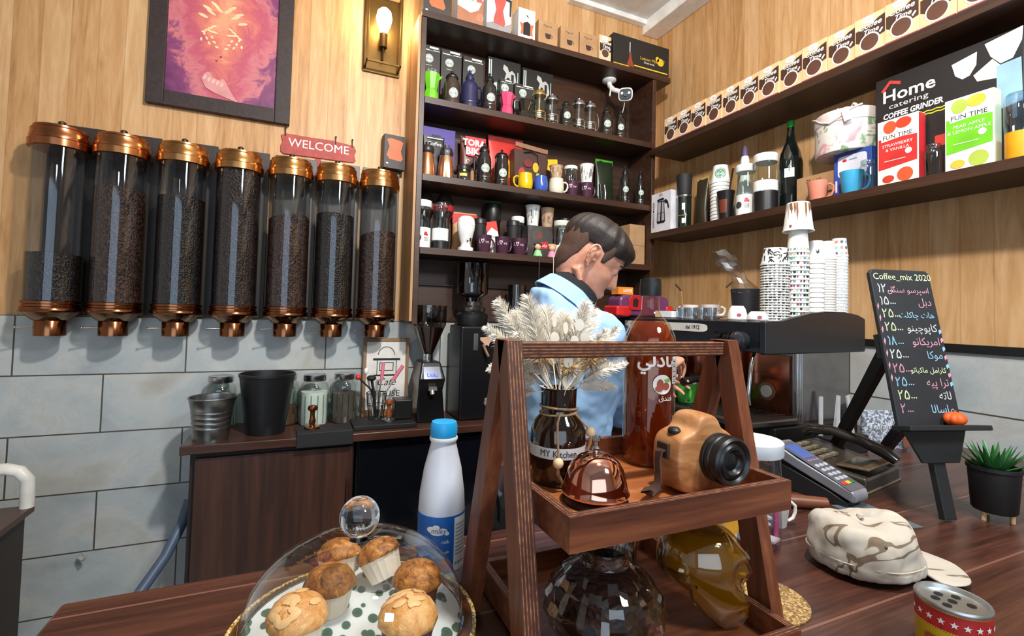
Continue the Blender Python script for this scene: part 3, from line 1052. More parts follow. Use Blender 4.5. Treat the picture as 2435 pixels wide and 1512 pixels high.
carton('lemon_drink_box', 'long black lemon mint box at the right end of the unit top', 'box', (1.96, 2.51, Z0), .445, .15, .198, '#1d1b19', 0, None, lemon_art, (mt('#d8b126', .5), PRINTW, mt('#8a3a22', .5), mt('#3a5a24', .5)))

# ------------------------------------------------------------------ second board of the unit
def badgebox_art(g, w_, h, y):
    g.m = 0
    g.rect(-w_ / 2 + .008, .012, h * .92, h * .935, y)
    g.rect(-.01, w_ / 2 - .012, h * .955, h * .985, y)
    g.rect(-.01, w_ / 2 - .004, h * .925, h * .935, y)
    logo(g, -.012, h * .8, .024, y)
    g.m = 0
    g.rect(-.03, .004, h * .695, h * .7, y)
DB = '#2c2522'
for k, (x, w_) in enumerate(((.628, .105), (.747, .122), (.88, .126))):
    carton('press_box', ('tall dark box with round badge above the green moka pot', 'tall dark box with round badge behind the brown press', 'tall dark box with round badge behind the navy press')[k], 'box', (x, 2.63, Z1), w_, .05, (.375, .375, .365)[k], DB, 0, 'dark press boxes', badgebox_art, (GREENLOGO, INK))
def widebox_art(g, w_, h, y):
    g.m = 0
    for k in range(2):
        g.rect(-w_ / 2 + .006 + .012 * k, -w_ / 2 + .012 + .012 * k, h * (.62 + .06 * k), h * .96, y)
    logo(g, -.045, h * .58, .026, y)
    g.m = 2
    g.poly([(.0, h * .62), (.025, h * .58), (.05, h * .56), (.075, h * .6), (.08, h * .7), (.07, h * .82), (.05, h * .86), (.03, h * .83), (.02, h * .9), (-.005, h * .93), (-.01, h * .86), (.012, h * .8), (.0, h * .7)], y - .0003)
    g.m = 1
    g.ell(.025, h * .7, .012, .018, y - .0006)
    g.rect(.045, .062, h * .66, h * .8, y - .0006)
    g.m = 0
    g.rect(w_ / 2 - .02, w_ / 2 - .016, h * .6, h * .85, y)
    g.rect(w_ / 2 - .022, w_ / 2 - .014, h * .42, h * .54, y)
for k, (x, l) in enumerate(((1.083, 'wide black press box with silver pot photo above the pink moka pot'), (1.312, 'wide black press box with silver pot photo above the gold lidded press'))):
    carton('press_box', l, 'box', (x, 2.64, Z1), .214, .04, (.408, .392)[k], '#1b1918', 0, 'wide press boxes', widebox_art, (GREENLOGO, INK, mt('#b4b4b2', .4)))
for k, (x, w_, l) in enumerate(((1.078, .085, 'low dark box with white lines directly behind the pink moka pot'), (1.196, .13, 'low dark box with badge between pink moka pot and gold press'))):
    carton('press_box', l, 'box', (x, 2.59, Z1), w_, .05, (.262, .255)[k], DB, 0, 'low press boxes', badgebox_art, (GREENLOGO, INK))
moka('lime green moka pot with plastic wrapped lid on the second shelf', .607, Z1, .165, .046, mt('#6fc428', .4), 2.50, 0, mt('#6fc428', .4), True)
BRN = mt('#3b2e28', .15, 0, .2, coat=.5)
dark_press('brown glass press with round badge next to the green moka pot', .72, Z1, .195, .047, 2.49, 'badge presses', .3, 75, .66, BRN)
dark_press('navy blue press without badge on the second shelf', .826, Z1, .228, .049, 2.50, None, handle=15, neck=.45, col=mt('#26264a', .35), hcol=mt('#26264a', .35), badge=False)
dark_press('tall black badge press just left of the pink moka pot', .935, Z1, .225, .043, 2.475, 'badge presses', .32, None, .5)
moka('pink moka pot with black knob on the second shelf', 1.043, Z1, .135, .042, mt('#d2456e', .4), 2.475)
moka('small black and silver moka pot left of the gold press', 1.155, Z1, .118, .04, SMOKE, 2.475, hm=STEEL)
clear_press('clear press with gold lid and plunger on the second shelf', 1.252, Z1, .212, .038, 2.48, mt('#b9995e', .3, .8), None, None, True)
clear_press('clear press with steel lid right of the gold one', 1.335, Z1, .192, .037, 2.475, None, 'steel lidded presses')
dark_press('black badge press standing between the clear presses', 1.432, Z1, .178, .038, 2.475, 'badge presses', .38, 160, .6)
clear_press('clear press with tall steel lid left of the handled one', 1.522, Z1, .205, .037, 2.475, None, 'steel lidded presses')
clear_press('clear press with looping steel handle on the second shelf', 1.605, Z1, .205, .038, 2.48, None, 'steel lidded presses', 10)
dark_press('black badge press, second from the right on the second shelf', 1.728, Z1, .19, .04, 2.48, 'badge presses', .38, None, .6)
dark_press('black badge press at the right end of the second shelf', 1.832, Z1, .185, .036, 2.48, 'badge presses', .38, None, .6)
# camera under the top board
cm = thing('security_camera', 'white security camera hanging under the top board of the unit', 'camera', (1.80, 2.56, 2.994))
WP = mt('#dcdcda', .4)
obj('mount_plate', G().lathe([(.001, 0), (.045, 0), (.045, -.012), (.03, -.022), (.001, -.022)][::-1], 28), WP, cm)
obj('arm', G().tube([(0, 0, -.02), (.0, -.01, -.05), (.01, -.04, -.085), (.035, -.075, -.105)], .016, 12), WP, cm)
g = G()
g.T = M.Translation((.055, -.1, -.13)) @ M.Rotation(R(-36), 4, 'Z') @ M.Rotation(R(20), 4, 'X')
pts = [(.045 * math.copysign(abs(math.cos(a)) ** .6, math.cos(a)), .04 * math.copysign(abs(math.sin(a)) ** .6, math.sin(a))) for a in [2 * PI * k / 28 for k in range(28)]]
g.prism(pts, -.03, .05)
hd = obj('camera_head', g, WP, cm, bev=.004)
g = G()
g.T = M.Translation((.055, -.1, -.13)) @ M.Rotation(R(-36), 4, 'Z') @ M.Rotation(R(20), 4, 'X')
g.prism([(x * .84, z * .84) for x, z in pts], -.033, -.029)
obj('face', g, BLACK, hd)
g = G()
g.T = M.Translation((.055, -.1, -.13)) @ M.Rotation(R(-36), 4, 'Z') @ M.Rotation(R(20), 4, 'X')
for x, z in ((-.022, .008), (.022, .008)):
    g.prism([(x + .008 * math.cos(2 * PI * k / 12), z + .008 * math.sin(2 * PI * k / 12)) for k in range(12)], -.036, -.032)
obj('led', g, WP, hd)
g = G()
g.T = M.Translation((.055, -.1, -.13)) @ M.Rotation(R(-36), 4, 'Z') @ M.Rotation(R(20), 4, 'X')
g.prism([(.012 * math.cos(2 * PI * k / 16), .012 * math.sin(2 * PI * k / 16)) for k in range(16)], -.042, -.032)
obj('lens', g, mt('#08080a', .05, 0, .1, coat=1), hd)
obj('antenna', G().tube([(-.01, -.02, -.05), (-.03, -.06, -.1), (-.05, -.08, -.15)], .005), WP, cm)
obj('cable', G().tube([(.06, -.09, -.165), (.055, -.085, -.21), (.05, -.08, -.24)], .002), WP, cm)

# ------------------------------------------------------------------ third board
def bag_art(g, w_, h, y):
    g.m = 0
    g.ell(-.005, h * .8, .05, .007, y)
PURP = mt('#4a3a8c', .6)
t = thing('paper_bag', 'purple paper gift bag at the left end of the third shelf', 'bag', (.672, 2.615, Z2))
obj('bag', G().loft([[(-.095, -.045, 0), (.095, -.045, 0), (.095, .045, 0), (-.095, .045, 0)], [(-.1, -.04, .31), (.1, -.05, .305), (.1, .035, .305), (-.1, .04, .31)]]), PURP, t, bev=.002)
obj('handle_slot', G().cbox((0, -.0445, .262), (.07, .004, .009)), mt('#241c48', .6), t)
def coffee_word(g, w_, h, y):
    g.m = 0
    g.text('Coffee', .03, .0, h * .78, y, shear=.2)
    g.rect(-.04, .05, h * .93, h * .95, y)
pouch('black coffee pouch behind the copper jars', .645, 2.553, Z2, .12, .25, .022, mt('#1c1a19', .4), coffee_word, (PRINTW,))
def copperjar(x, label, wrap):
    t = thing('copper_canister', label, 'canister', (x, 2.485, Z2), 0, 'copper canisters')
    obj('body', G().lathe([(.001, 0), (.044, 0), (.046, .006), (.036, .11), (.03, .128), (.001, .128)], 32), mt('#c98a62', .28, .85, .15), t)
    obj('lid', G().lathe([(.001, .126), (.032, .126), (.036, .132), (.037, .15), (.03, .165), (.012, .172), (.012, .186), (.001, .188)], 28), mt('#2a2422', .35), t)
    if wrap:
        obj('plastic_wrap', G().lathe([(.048, .002), (.042, .07), (.036, .12), (.042, .15), (.02, .19)], 9), glass('#ffffff', .1, .5, .12), t, ang=10)
copperjar(.595, 'copper canister with black lid, left of the pair', False)
copperjar(.70, 'copper canister in clear wrap, right of the pair', True)
def bika_art(g, w_, h, y):
    g.m = 0
    g.poly([(-w_ * .3, h * .6), (w_ * .48, h * .58), (w_ * .48, h * .97), (-w_ * .36, h * .97)], y)
    g.m = 1
    g.text('TORA', .05, 0, h * .8, y - .0005, bold=.002)
    g.text('BIKA', .056, .01, h * .63, y - .0005, bold=.002)
    g.text('Coffee', .036, .0, h * .44, y - .0005)
    g.m = 2
    g.poly([(-w_ * .3, h * .1), (w_ * .4, h * .12), (w_ * .35, h * .38), (-w_ * .2, h * .3)], y)
pouch('red and brown coffee bag with bold white lettering on the third shelf', .885, 2.60, Z2, .15, .30, .06, mt('#5a2a22', .35), bika_art, (RED, PRINTW, mt('#b98a5c', .5)))
jar('small black lidded jar at the front of the third shelf', .795, 2.47, Z2, .036, .085, BLACK, BLKM, .62, neck=.95, prnt=(lambda g, r, h: (g.rect(-.02, .02, .02, .035, -.001), g.ell(.005, .05, .008, .006, -.0012)), [mt('#d9c25a', .5)]))
t = thing('wooden_spoon', 'dark wooden scoop leaning between coffee bag and black press', 'spoon', (.80, 2.53, Z2))
obj('scoop', G().tube([(-.02, .0, .07), (.05, .01, .12), (.115, .02, .17)], [.008, .01, .013], 10).sph((-.028, 0, .065), .016), mt('#4a3024', .5), t)
dark_press('tall black badge press left of the stout one on the third shelf', .918, Z2, .235, .043, 2.485, 'badge presses', .36, 200, .62)
dark_press('stout black badge press behind the yellow mug', 1.025, Z2, .215, .042, 2.485, 'badge presses', .34, None, .85)
def ry_art(g, w_, h, y):
    g.m = 0
    g.rect(-w_ * .22, w_ * .28, h * .87, h * 1.0, y + .02)
    g.rect(-w_ * .2, w_ * .3, h * .3, h * .6, y)
    g.m = 1
    g.ell(-.05, h * .35, .03, .04, y - .001)
pouch('large red bag with yellow band standing behind the gift bag', 1.11, 2.634, Z2, .23, .345, .03, mt('#c42e22', .4), ry_art, (mt('#e8a21e', .45), mt('#d8651e', .5)), seal=mt('#c93a34', .4))
t = thing('gift_bag', 'brown patterned gift bag with handles behind the yellow and blue mugs', 'bag', (1.235, 2.568, Z2))
obj('bag', G().loft([[(-.1, -.035, 0), (.1, -.035, 0), (.1, .035, 0), (-.1, .035, 0)], [(-.11, -.03, .26), (.11, -.03, .25), (.11, .03, .25), (-.11, .03, .26)]]), mt('#40241b', .5), t, bev=.002)
g = FG()
for k, (x, z, a, b_, m) in enumerate(((-.06, .1, .025, .05, 0), (-.02, .08, .022, .045, 1), (.03, .16, .02, .03, 2), (.05, .07, .024, .04, 1), (-.02, .18, .03, .025, 3), (.045, .11, .013, .02, 4))):
    g.m = m
    g.ell(x, z, a, b_, -.0365 - k * .0003)
obj('fruit_print', g, [mt('#a8382a', .5), mt('#8a3a24', .5), mt('#e0a526', .5), mt('#6a1f18', .5), mt('#8fae4a', .5)], t)
obj('wooden_bar', G().bar((-.105, -.03, .285), (.11, -.03, .265), .012, .026, (0, 1, 0)), mt('#8a6046', .5), t)
obj('handle', G().tube([(-.05, -.037, .24), (.0, -.042, .25), (.04, -.042, .235), (.055, -.042, .15), (.06, -.04, .07)], .0035), BLACK, t)
t = tag(obj('price_tag', G().prism([(-.035, .012), (-.03, .06), (-.034, .075), (.035, .085), (.04, .005), (.0, 0)], -.003, .003), YEL, bev=.001), 'yellow cut-out card standing above the cream mug', 'card')
t.location = (1.40, 2.575, Z2 + .162)
st = obj('card_stick', G().rod((0, .006, -.162), (0, .006, .02), .003), mt('#7a5a3a', .6), t)
mug('yellow round mug at the front of the third shelf', 1.168, 2.465, Z2, .043, .092, mt('#e0b512', .2, 0, .05), 165, 'round coloured mugs')
mug('blue round mug between the yellow and the cream mug', 1.268, 2.465, Z2, .041, .088, mt('#3557a8', .2, 0, .05), 80, 'round coloured mugs')
mug('cream round mug carrying a paper cup on the third shelf', 1.372, 2.465, Z2, .045, .088, mt('#d8d0bd', .2, 0, .05), -8, 'round coloured mugs')
KC = [mt('#7a5a44', .6), mt('#d8c4ae', .6), mt('#a07a5c', .6)]
WC = [mt('#4a4a48', .6), mt('#8a8a86', .6), mt('#c4c0ba', .6)]
paper_cup('kraft patterned paper cup standing on the cream mug', 1.369, 2.465, Z2 + .0885, .041, .078, mt('#b8967a', .6), 'patterned paper cups', (city(1), KC))
PM = mt('#4a2a3c', .3, 0, .1)
LV = [mt('#d8c0cc', .5), PM]
mug('purple love mug right of the cream mug, under a clear cup', 1.488, 2.48, Z2, .042, .092, PM, 170, 'purple love mugs', (love, LV), 'cone')
mug('purple love mug under the white patterned cup on the third shelf', 1.588, 2.475, Z2, .043, .092, PM, 0, 'purple love mugs', (love, LV), 'cone')
jar('clear plastic cup with white oval lid above the purple mug', 1.478, 2.48, Z2 + .0925, .036, .09, WHITE, None, .78, name='plastic_cup', cat='cup', neck=1.0)
paper_cup('white patterned paper cup stacked on the purple mug', 1.587, 2.475, Z2 + .0925, .044, .115, PRINTW, 'patterned paper cups', (city(2), WC))
t = dark_press('dark bottle with white lettering behind the clear plastic cup', 1.545, Z2, .215, .036, 2.59, None, badge=False, neck=.4, name='bottle', cat='bottle')
g = FG()
g.decal(.036, lambda: g.text('lic', .05, .0, .105, -.0012, bold=.001))
obj('lettering', g, PRINTW, t)
pouch('green topped dark pouch on the third shelf', 1.80, 2.60, Z2, .135, .305, .05, mt('#1f2a1c', .3), None, (), seal=mt('#3f9a1c', .4))
t = thing('whisk', 'black handled utensil with bright edge beside the green pouch', 'utensil', (1.695, 2.47, Z2))
obj('grip', G().rod((0, 0, 0), (-.01, .0, .1), .011), BLACK, t)
obj('blade', G().tube([(.025, -.005, 0), (.03, -.005, .05), (.02, -.005, .1)], [.004, .009, .003], 8, flat=.4), CHROME, t)
dark_press('slim dark bottle with round badge right of the green pouch', 1.882, Z2, .25, .034, 2.485, 'badge bottles', .36, None, .45, name='bottle', cat='bottle')
dark_press('slim dark bottle with badge at the right end of the third shelf', 2.005, Z2, .235, .031, 2.485, 'badge bottles', .36, None, .45, name='bottle', cat='bottle')

# ------------------------------------------------------------------ fourth board
def portlabel(g, r, h):
    g.m = 0
    g.ell(-r * .45, h * .2, r * .42, r * .42, -.001)
    g.m = 1
    g.rect(r * .25, r * .8, h * .25, h * .29, -.001)
    g.ell(r * .5, h * .31, r * .2, r * .12, -.0012)
    g.m = 2
    for k in range(3):
        g.rect(r * .25, r * .8, h * (.14 + .03 * k), h * (.155 + .03 * k), -.001)
PL = [mt('#3a3836', .5), RED, GREYP]
jar('white lidded clear storage jar in white sleeve at the left end of the fourth shelf', .578, 2.48, Z3, .043, .25, WHITE, None, .86, 'storage_jar', 'jar', base=(.42, WHITE), prnt=(portlabel, PL), neck=1.0)
jar('clear storage jar with black base and white label beside the white one', .678, 2.485, Z3, .042, .25, glass('#dfe6e6', .15, .6), None, .9, 'storage_jar', 'jar', base=(.16, BLACK), prnt=None, neck=.9)
t = tag(obj('jar_label', G().lathe([(.0432, .045), (.0452, .045), (.0452, .11), (.0432, .11)], 28, close=True), WHITE), 'white paper sleeve round the clear jar with black base', 'label')
t.location = (.678, 2.485, Z3)
pouch('red and tan coffee bag behind the white bulb container', .862, 2.634, Z3, .15, .245, .04, mt('#b98550', .5), lambda g, w_, h, y: (g.rect(-w_ * .5, w_ * .5, h * .72, h * .96, y + .012)), (mt('#c42626', .4),))
for x, l in ((.622, 'upturned dark glass carafe behind the white lidded jar'), (.735, 'upturned dark glass carafe behind the black based jar')):
    t = thing('carafe', l, 'carafe', (x, 2.615, Z3), 0, 'dark carafes')
    obj('carafe_body', G().lathe([(.001, 0), (.03, 0), (.032, .18), (.05, .22), (.052, .28), (.03, .33), (.001, .335)], 24), SMOKE, t)
    obj('red_band', G().lathe([(.0515, .23), (.054, .235), (.0545, .26), (.053, .265)], 24, close=True), mt('#a02a34', .4), t)
t = thing('bulb_container', 'white plastic bulb shaped container on a foot on the fourth shelf', 'container', (.822, 2.48, Z3))
obj('container_body', G().lathe([(.001, 0), (.042, 0), (.043, .02), (.028, .026), (.026, .045), (.034, .06), (.047, .12), (.05, .15), (.045, .178), (.03, .192), (.001, .196)], 32), WHITE, t)
g = FG()
def bl():
    g.m = 0
    g.ell(.0, .055, .005, .005, -.0015)
    g.rect(.012, .024, .055, .072, -.0012)
    g.m = 1
    g.rect(-.03, .03, .137, .14, -.0012)
g.decal(lambda z: .034 + .013 * min(1, max(0, (z - .06) / .06)) + .0006, bl)
obj('printed_marks', g, [INK, GREYP], t)
for x, l in ((.925, 'purple love mug left of the three on the fourth shelf'), (1.035, 'purple love mug in the middle, with cigarette style pack behind'), (1.138, 'purple love mug right of the three, beside the figurines')):
    mug(l, x, 2.468, Z3, .043, .095, PM, 10, 'purple love mugs', (love, LV), 'cone')
for x, l, h in ((.927, 'black tumbler standing behind the left love mug', .20), (1.137, 'black tumbler standing behind the right love mug', .21)):
    t = thing('tumbler', l, 'tumbler', (x, 2.55, Z3), 0, 'black tumblers')
    obj('tumbler_body', G().lathe([(.001, 0), (.03, 0), (.038, h * .85), (.001, h * .85)], 28), BLKM, t)
    obj('lid', G().lathe([(.001, h * .85), (.041, h * .85), (.041, h * .93), (.036, h), (.001, h)], 28), mt('#202022', .4), t)
def pack_art(g, w_, h, y):
    g.m = 0
    g.poly([(-w_ / 2, h), (-w_ / 2, h * .66), (0, h * .82), (w_ / 2, h * .66), (w_ / 2, h)], y)
    g.m = 1
    g.text('select', .016, 0, h * .5, y)
    g.rect(-w_ * .38, w_ * .38, h * .3, h * .31, y)
    g.rect(-w_ * .38, w_ * .38, h * .2, h * .21, y)
c = carton('cigarette_pack', 'red and white pack tilted behind the middle love mug', 'pack', (1.028, 2.555, Z3 + .01), .07, .03, .185, '#e0dedb', 0, None, pack_art, (mt('#d83a30', .5), GREYP))
c.rotation_euler = (0, R(-12), 0)
t = thing('electric_grinder', 'black round coffee appliance at the back of the fourth shelf', 'grinder', (1.03, 2.615, Z3))
obj('appliance_body', G().lathe([(.001, 0), (.045, 0), (.045, .2), (.05, .21), (.05, .3), (.035, .325), (.001, .33)], 28), BLACK, t)
obj('green_rim', G().lathe([(.045, .313), (.047, .316), (.043, .32), (.041, .317)], 28, close=True), mt('#1f7a3a', .4), t)
t = thing('gift_case', 'clear gift case with red label behind the figurines', 'box', (1.322, 2.60, Z3))
obj('case', G().box(-.085, .085, -.045, .045, 0, .20), mt('#4a4644', .2, 0, .15, coat=.6), t, bev=.003)
g = FG()
g.m = 0
g.poly([(-.01, .06), (.05, .065), (.05, .11), (-.005, .1)], -.0458)
g.m = 1
g.text('abby', .026, .02, .075, -.0462, shear=.2)
g.m = 2
g.ell(-.005, .14, .016, .02, -.0458)
obj('front_label', g, [RED, PRINTW, mt('#7a3a2a', .5)], t)
paper_cup('white patterned paper cup standing on the gift case', 1.283, 2.59, Z3 + .2005, .045, .125, PRINTW, 'patterned paper cups', (city(3), WC))
paper_cup('kraft patterned paper cup standing on the gift case', 1.382, 2.59, Z3 + .2005, .043, .12, mt('#b8967a', .6), 'patterned paper cups', (city(4), KC))
jar('white lidded shaker jar behind the right love mug', 1.193, 2.61, Z3, .032, .25, WHITE, None, .85, 'storage_jar', 'jar', neck=1.1)
jar('clear white lidded jar behind the barista, beside the red heart', 1.42, 2.475, Z3, .042, .225, mt('#d8d4ca', .4), None, .86, 'storage_jar', 'jar', base=(.35, PRINTW), neck=1.0)
def lidcup(x, y, label, h=.25):
    t = paper_cup(label, x, y, Z3, .04, h, PRINTW, 'lidded cups', (city(int(x * 100)), [mt('#8a3a7a', .5), mt('#d8d4d0', .5), INK]))
    obj('lid', G().lathe([(.001, h), (.043, h), (.043, h + .012), (.035, h + .02), (.001, h + .02)], 28), BLACK, t)
lidcup(1.50, 2.58, 'tall printed cup with black lid just left of the barista\'s hair')
lidcup(1.61, 2.60, 'printed cup with black lid behind the barista\'s head')
for x, l, c1, c2 in ((1.25, 'little doll in green with dark hair sitting on the shelf edge', '#8fcf94', '#2a2c3a'), (1.343, 'little doll in pink with blond hair sitting on the shelf edge', '#e88aa8', '#c89a6a')):
    t = thing('doll', l, 'figurine', (x, 2.448, Z3), 0, 'shelf sitter dolls')
    obj('dress', G().lathe([(.001, 0), (.026, 0), (.027, .008), (.016, .035), (.001, .04)], 18), mt(c1, .6), t)
    obj('head', G().sph((0, 0, .056), .02), mt('#e0b08a', .6), t)
    obj('hair', G().sph((.004, .004, .061), .0215).sph((-.018, .0, .07), .009).sph((.02, .0, .07), .009), mt(c2, .7), t)
    ln = .215 if x < 1.3 else .13
    obj('leg', G().tube([(-.004, -.024, .006), (-.004, -.030, -.02), (-.003, -.030, -ln)], .0022, 6).sph((-.003, -.030, -ln), .006, sz=1.6), mt('#c8c0b4' if x > 1.3 else '#3a3c48', .6), t)
t = tag(obj('heart_ornament', G().sph((0, 0, .055), .022, sz=1.25).rod((0, 0, 0), (0, 0, .03), .006), RED), 'shiny red heart ornament left of the barista\'s head', 'ornament')
t.location = (1.478, 2.455, Z3)
t = tag(obj('heart_ornament', G().sph((0, 0, .055), .02, sz=1.2).rod((0, 0, 0), (0, 0, .03), .006), mt('#8a1f2a', .3)), 'dark red ornament half hidden behind the green doll', 'ornament')
t.location = (1.272, 2.50, Z3)
for z, h, l in ((0, .125, 'lower kraft carton at the right end of the fourth shelf'), (.126, .135, 'upper kraft carton stacked at the right end of the fourth shelf')):
    carton('kraft_carton', l, 'box', (1.985, 2.55, Z3 + z), .12, .14, h, KRAFT, 0, 'stacked kraft cartons')
pouch('crinkled clear bag beside the kraft cartons', 1.83, 2.58, Z3, .12, .27, .06, glass('#eef2f2', .14, .6, .1), name='plastic_bag', cat='bag', seed=5)
# ------------------------------------------------------------------ right wall, upper shelf: the row of coffee boxes
ys = [2.329, 2.206, 2.095, 1.985, 1.867, 1.765, 1.652, 1.545, 1.437, 1.322, 1.212, 1.1, .991, .886]
ys = [2.318 - .1113 * k for k in range(14)]
num = ('first', 'second', 'third', 'fourth', 'fifth', 'sixth', 'seventh', 'eighth', 'ninth', 'tenth', 'eleventh', 'twelfth', 'thirteenth', 'fourteenth')
proto = None
for k, yv in enumerate(ys):
    lab = 'brown and peach coffee box on the upper wall shelf, %s from the corner' % num[k]
    jx = random.uniform(-.004, .004)
    if proto is None:
        proto = carton('coffee_box', lab, 'box', (2.085 + jx, yv - .055, 2.525), .1095, .07, .162, CTB, -90, 'coffee boxes in a row', ct_art, CTM)
    else:
        dup(proto, (2.085 + jx, yv - .055, 2.525), -90 + random.uniform(-2, 2), lab)

# ------------------------------------------------------------------ right wall, lower shelf
ZL = 1.985
def esp_art(g, w_, h, y):
    g.m = 0
    L = g.poly
    L([(-.035, .06), (-.03, .15), (-.028, .19), (.03, .19), (.032, .15), (.04, .06), (.03, .05), (-.028, .05)], y)
    g.m = 1
    L([(-.029, .066), (-.024, .15), (-.022, .183), (.024, .183), (.026, .15), (.033, .066)], y - .0004)
    g.m = 0
    L([(-.004, .066), (.002, .183), (.012, .183), (.008, .066)], y - .0008)
    L([(-.028, .112), (.034, .114), (.034, .117), (-.028, .115)], y - .0008)
    L([(-.03, .19), (-.035, .2), (-.02, .205), (.02, .208), (.034, .195)], y)
    L([(.03, .19), (.045, .195), (.062, .18), (.074, .14), (.064, .13), (.054, .165), (.034, .172)], y - .0003)
    g.m = 2
    g.rect(-.012, -.004, .22, .238, y)
    g.m = 3
    g.rect(.004, .012, .22, .238, y)
    g.m = 0
    T0 = g.T.copy()
    g.T = T0 @ M.Translation((-.058, 0, .03)) @ M.Rotation(-PI / 2, 4, 'Y')
    g.text('ESPRESSO MAKER', .021, .0, 0, y, 'LEFT', bold=.0004)
    g.T = T0
carton('espresso_maker_box', 'white espresso maker box at the corner end of the lower wall shelf', 'box', (2.073, 2.326, ZL), .175, .07, .245, '#d5d2d8', -90, None, esp_art, (INK, mt('#b0aeb4', .4), mt('#4a4a50', .5), mt('#b0524a', .5)))
t = thing('spice_grinder', 'tall black spice grinder with clear lower half beside the espresso box', 'grinder', (2.10, 2.195, ZL))
obj('mill_body', G().lathe([(.001, 0), (.04, 0), (.042, .19), (.038, .2), (.001, .2)], 28), mt('#13201a', .12, coat=.6), t)
obj('grinder_cap', G().lathe([(.001, .2), (.038, .2), (.041, .215), (.046, .32), (.043, .328), (.001, .328)], 28), BLKM, t)
obj('steel_ring', G().lathe([(.0425, .188), (.044, .19), (.044, .2), (.0405, .203)], 28, close=True), STEEL, t)
g = FG()
def gl_():
    g.m = 0
    g.rect(.0, .018, .03, .06, -.001)
    g.rect(.0, .018, .11, .15, -.001)
    g.m = 1
    g.rect(-.03, .03, .075, .08, -.001)
g.T = M.Rotation(R(-60), 4, 'Z')
g.decal(.0425, gl_)
obj('printed_label', g, [PRINTW, mt('#8a7a3a', .5)], t)
pouch('dark olive snack pouch right of the spice grinder', 2.19, 2.138, ZL, .088, .31, .05, mt('#3a3226', .35), None, (), rz=-90, seal=mt('#b49a5c', .5))
pouch('black pouch with orange picture behind the paper cups', 2.205, 2.036, ZL, .1, .33, .05, mt('#1c1a18', .35), lambda g, w_, h, y: (g.text('Caramel', .026, 0, h * .78, y), setattr(g, 'm', 1), g.ell(0, h * .42, .032, .045, y)), (PRINTW, mt('#b5642c', .5)), rz=-90)
def cup_stack(label, x, y, z, r, n, pitch, h, m, top=None, prnt=None, mats=(), group=None, taper=.74, flare=True, every=None, name='cup_stack'):
    """upside-down nested paper cups: one rim band per cup, the last one whole"""
    t = thing(name, label, 'paper cups', (x, y, z), 0, group)
    for k in range(n):
        zz = k * pitch
        last = k == n - 1
        hh = h if last else pitch * 1.6
        r1 = r if not last else r
        g = G().lathe([(.001, zz), (r * .98, zz), (r * 1.04, zz + .001), (r * 1.04, zz + pitch * .42), (r * .985, zz + pitch * .46), (r * (.985 - (1 - taper) * (hh / h)), zz + hh), (r * (.93 - (1 - taper) * (hh / h)), zz + hh), (.001, zz + hh - .001)] if not last else
                      [(.001, zz), (r * .98, zz), (r * 1.04, zz + .001), (r * 1.04, zz + .007), (r * .985, zz + .008), (r * taper, zz + h), (r * taper * .94, zz + h), (r * taper * .93, zz + h - .006), (.001, zz + h - .006)], 28)
        mm_ = m if not isinstance(m, list) else m[k % len(m)]
        c = obj('paper_cup', g, mm_, t)
        if last and prnt:
            g = FG()
            g.T = M.Rotation(-math.atan2(x, y), 4, 'Z')
            g.decal(lambda q: r * (.99 - (1 - taper) * ((q - zz) / h)), lambda: prnt(g, r, h, zz))
            obj('printed_design', g, list(mats), c)
        elif every:
            g = FG()
            rnd = random.Random(k)
            def band():
                for q in range(9):
                    g.m = rnd.randrange(len(every))
                    a = -1.3 * r + q * .3 * r
                    g.rect(a, a + rnd.uniform(.1, .26) * r, zz + pitch * .5, zz + pitch * .97, -.0018)
            g.T = M.Rotation(-math.atan2(x, y), 4, 'Z')
            g.decal(r * 1.0, band)
            obj('printed_band', g, list(every), c)
    return t
cup_stack('stack of upside-down white paper cups with green round badge on the lower wall shelf', 2.115, 1.94, ZL, .05, 12, .0195, .1, PRINTW, None,
          lambda g, r, h, z0: (logo(g, .0, z0 + h * .52, .03, -.001, 0, 1)), (mt('#3f7a5c', .5), PRINTW))
t = thing('squeeze_bottle', 'white long necked bottle with purple tip behind the white lidded jars', 'bottle', (2.21, 1.862, ZL))
obj('bottle_body', G().lathe([(.001, 0), (.05, 0), (.05, .1), (.046, .12), (.024, .25), (.022, .34), (.018, .36), (.001, .36)], 28), WHITE, t)
obj('tip', G().lathe([(.001, .36), (.018, .36), (.014, .4), (.008, .42), (.001, .42)], 20), mt('#5a4a6a', .5), t)
t = thing('small_bucket', 'small black metal bucket with copper front in front of the paper cups', 'bucket', (2.068, 1.86, ZL))
obj('bucket_wall', G().lathe([(.001, .004), (.034, .004), (.036, 0), (.05, .142), (.052, .148), (.048, .148), (.034, .012), (.001, .012)], 28), mt('#241f1f', .3, .4), t)
g = FG()
g.T = M.Rotation(R(-70), 4, 'Z')
g.decal(lambda z: .0362 + z * .0985, lambda: g.poly([(-.02, .03), (.02, .03), (.024, .1), (-.024, .1)], -.001))
obj('front_plate', g, mt('#8a4a3a', .3, .6), t)
t.scale = (.9, .9, 1)
obj('spoon_handle', G().tube([(.0, -.01, .03), (-.005, -.03, .15), (-.01, -.06, .26)], [.004, .004, .006], 8), mt('#2c2a2a', .4, .5), t)
jar('small white lidded jar with white sleeve left of the larger one', 2.085, 1.752, ZL, .042, .262, WHITE, None, .86, 'storage_jar', base=(.4, WHITE), prnt=(portlabel, PL), neck=1.0, rz=-70)
jar('large white lidded jar with black sleeve on the lower wall shelf', 2.09, 1.64, ZL, .052, .285, WHITE, None, .86, 'storage_jar', base=(.34, BLACK), neck=.95, rz=-70)
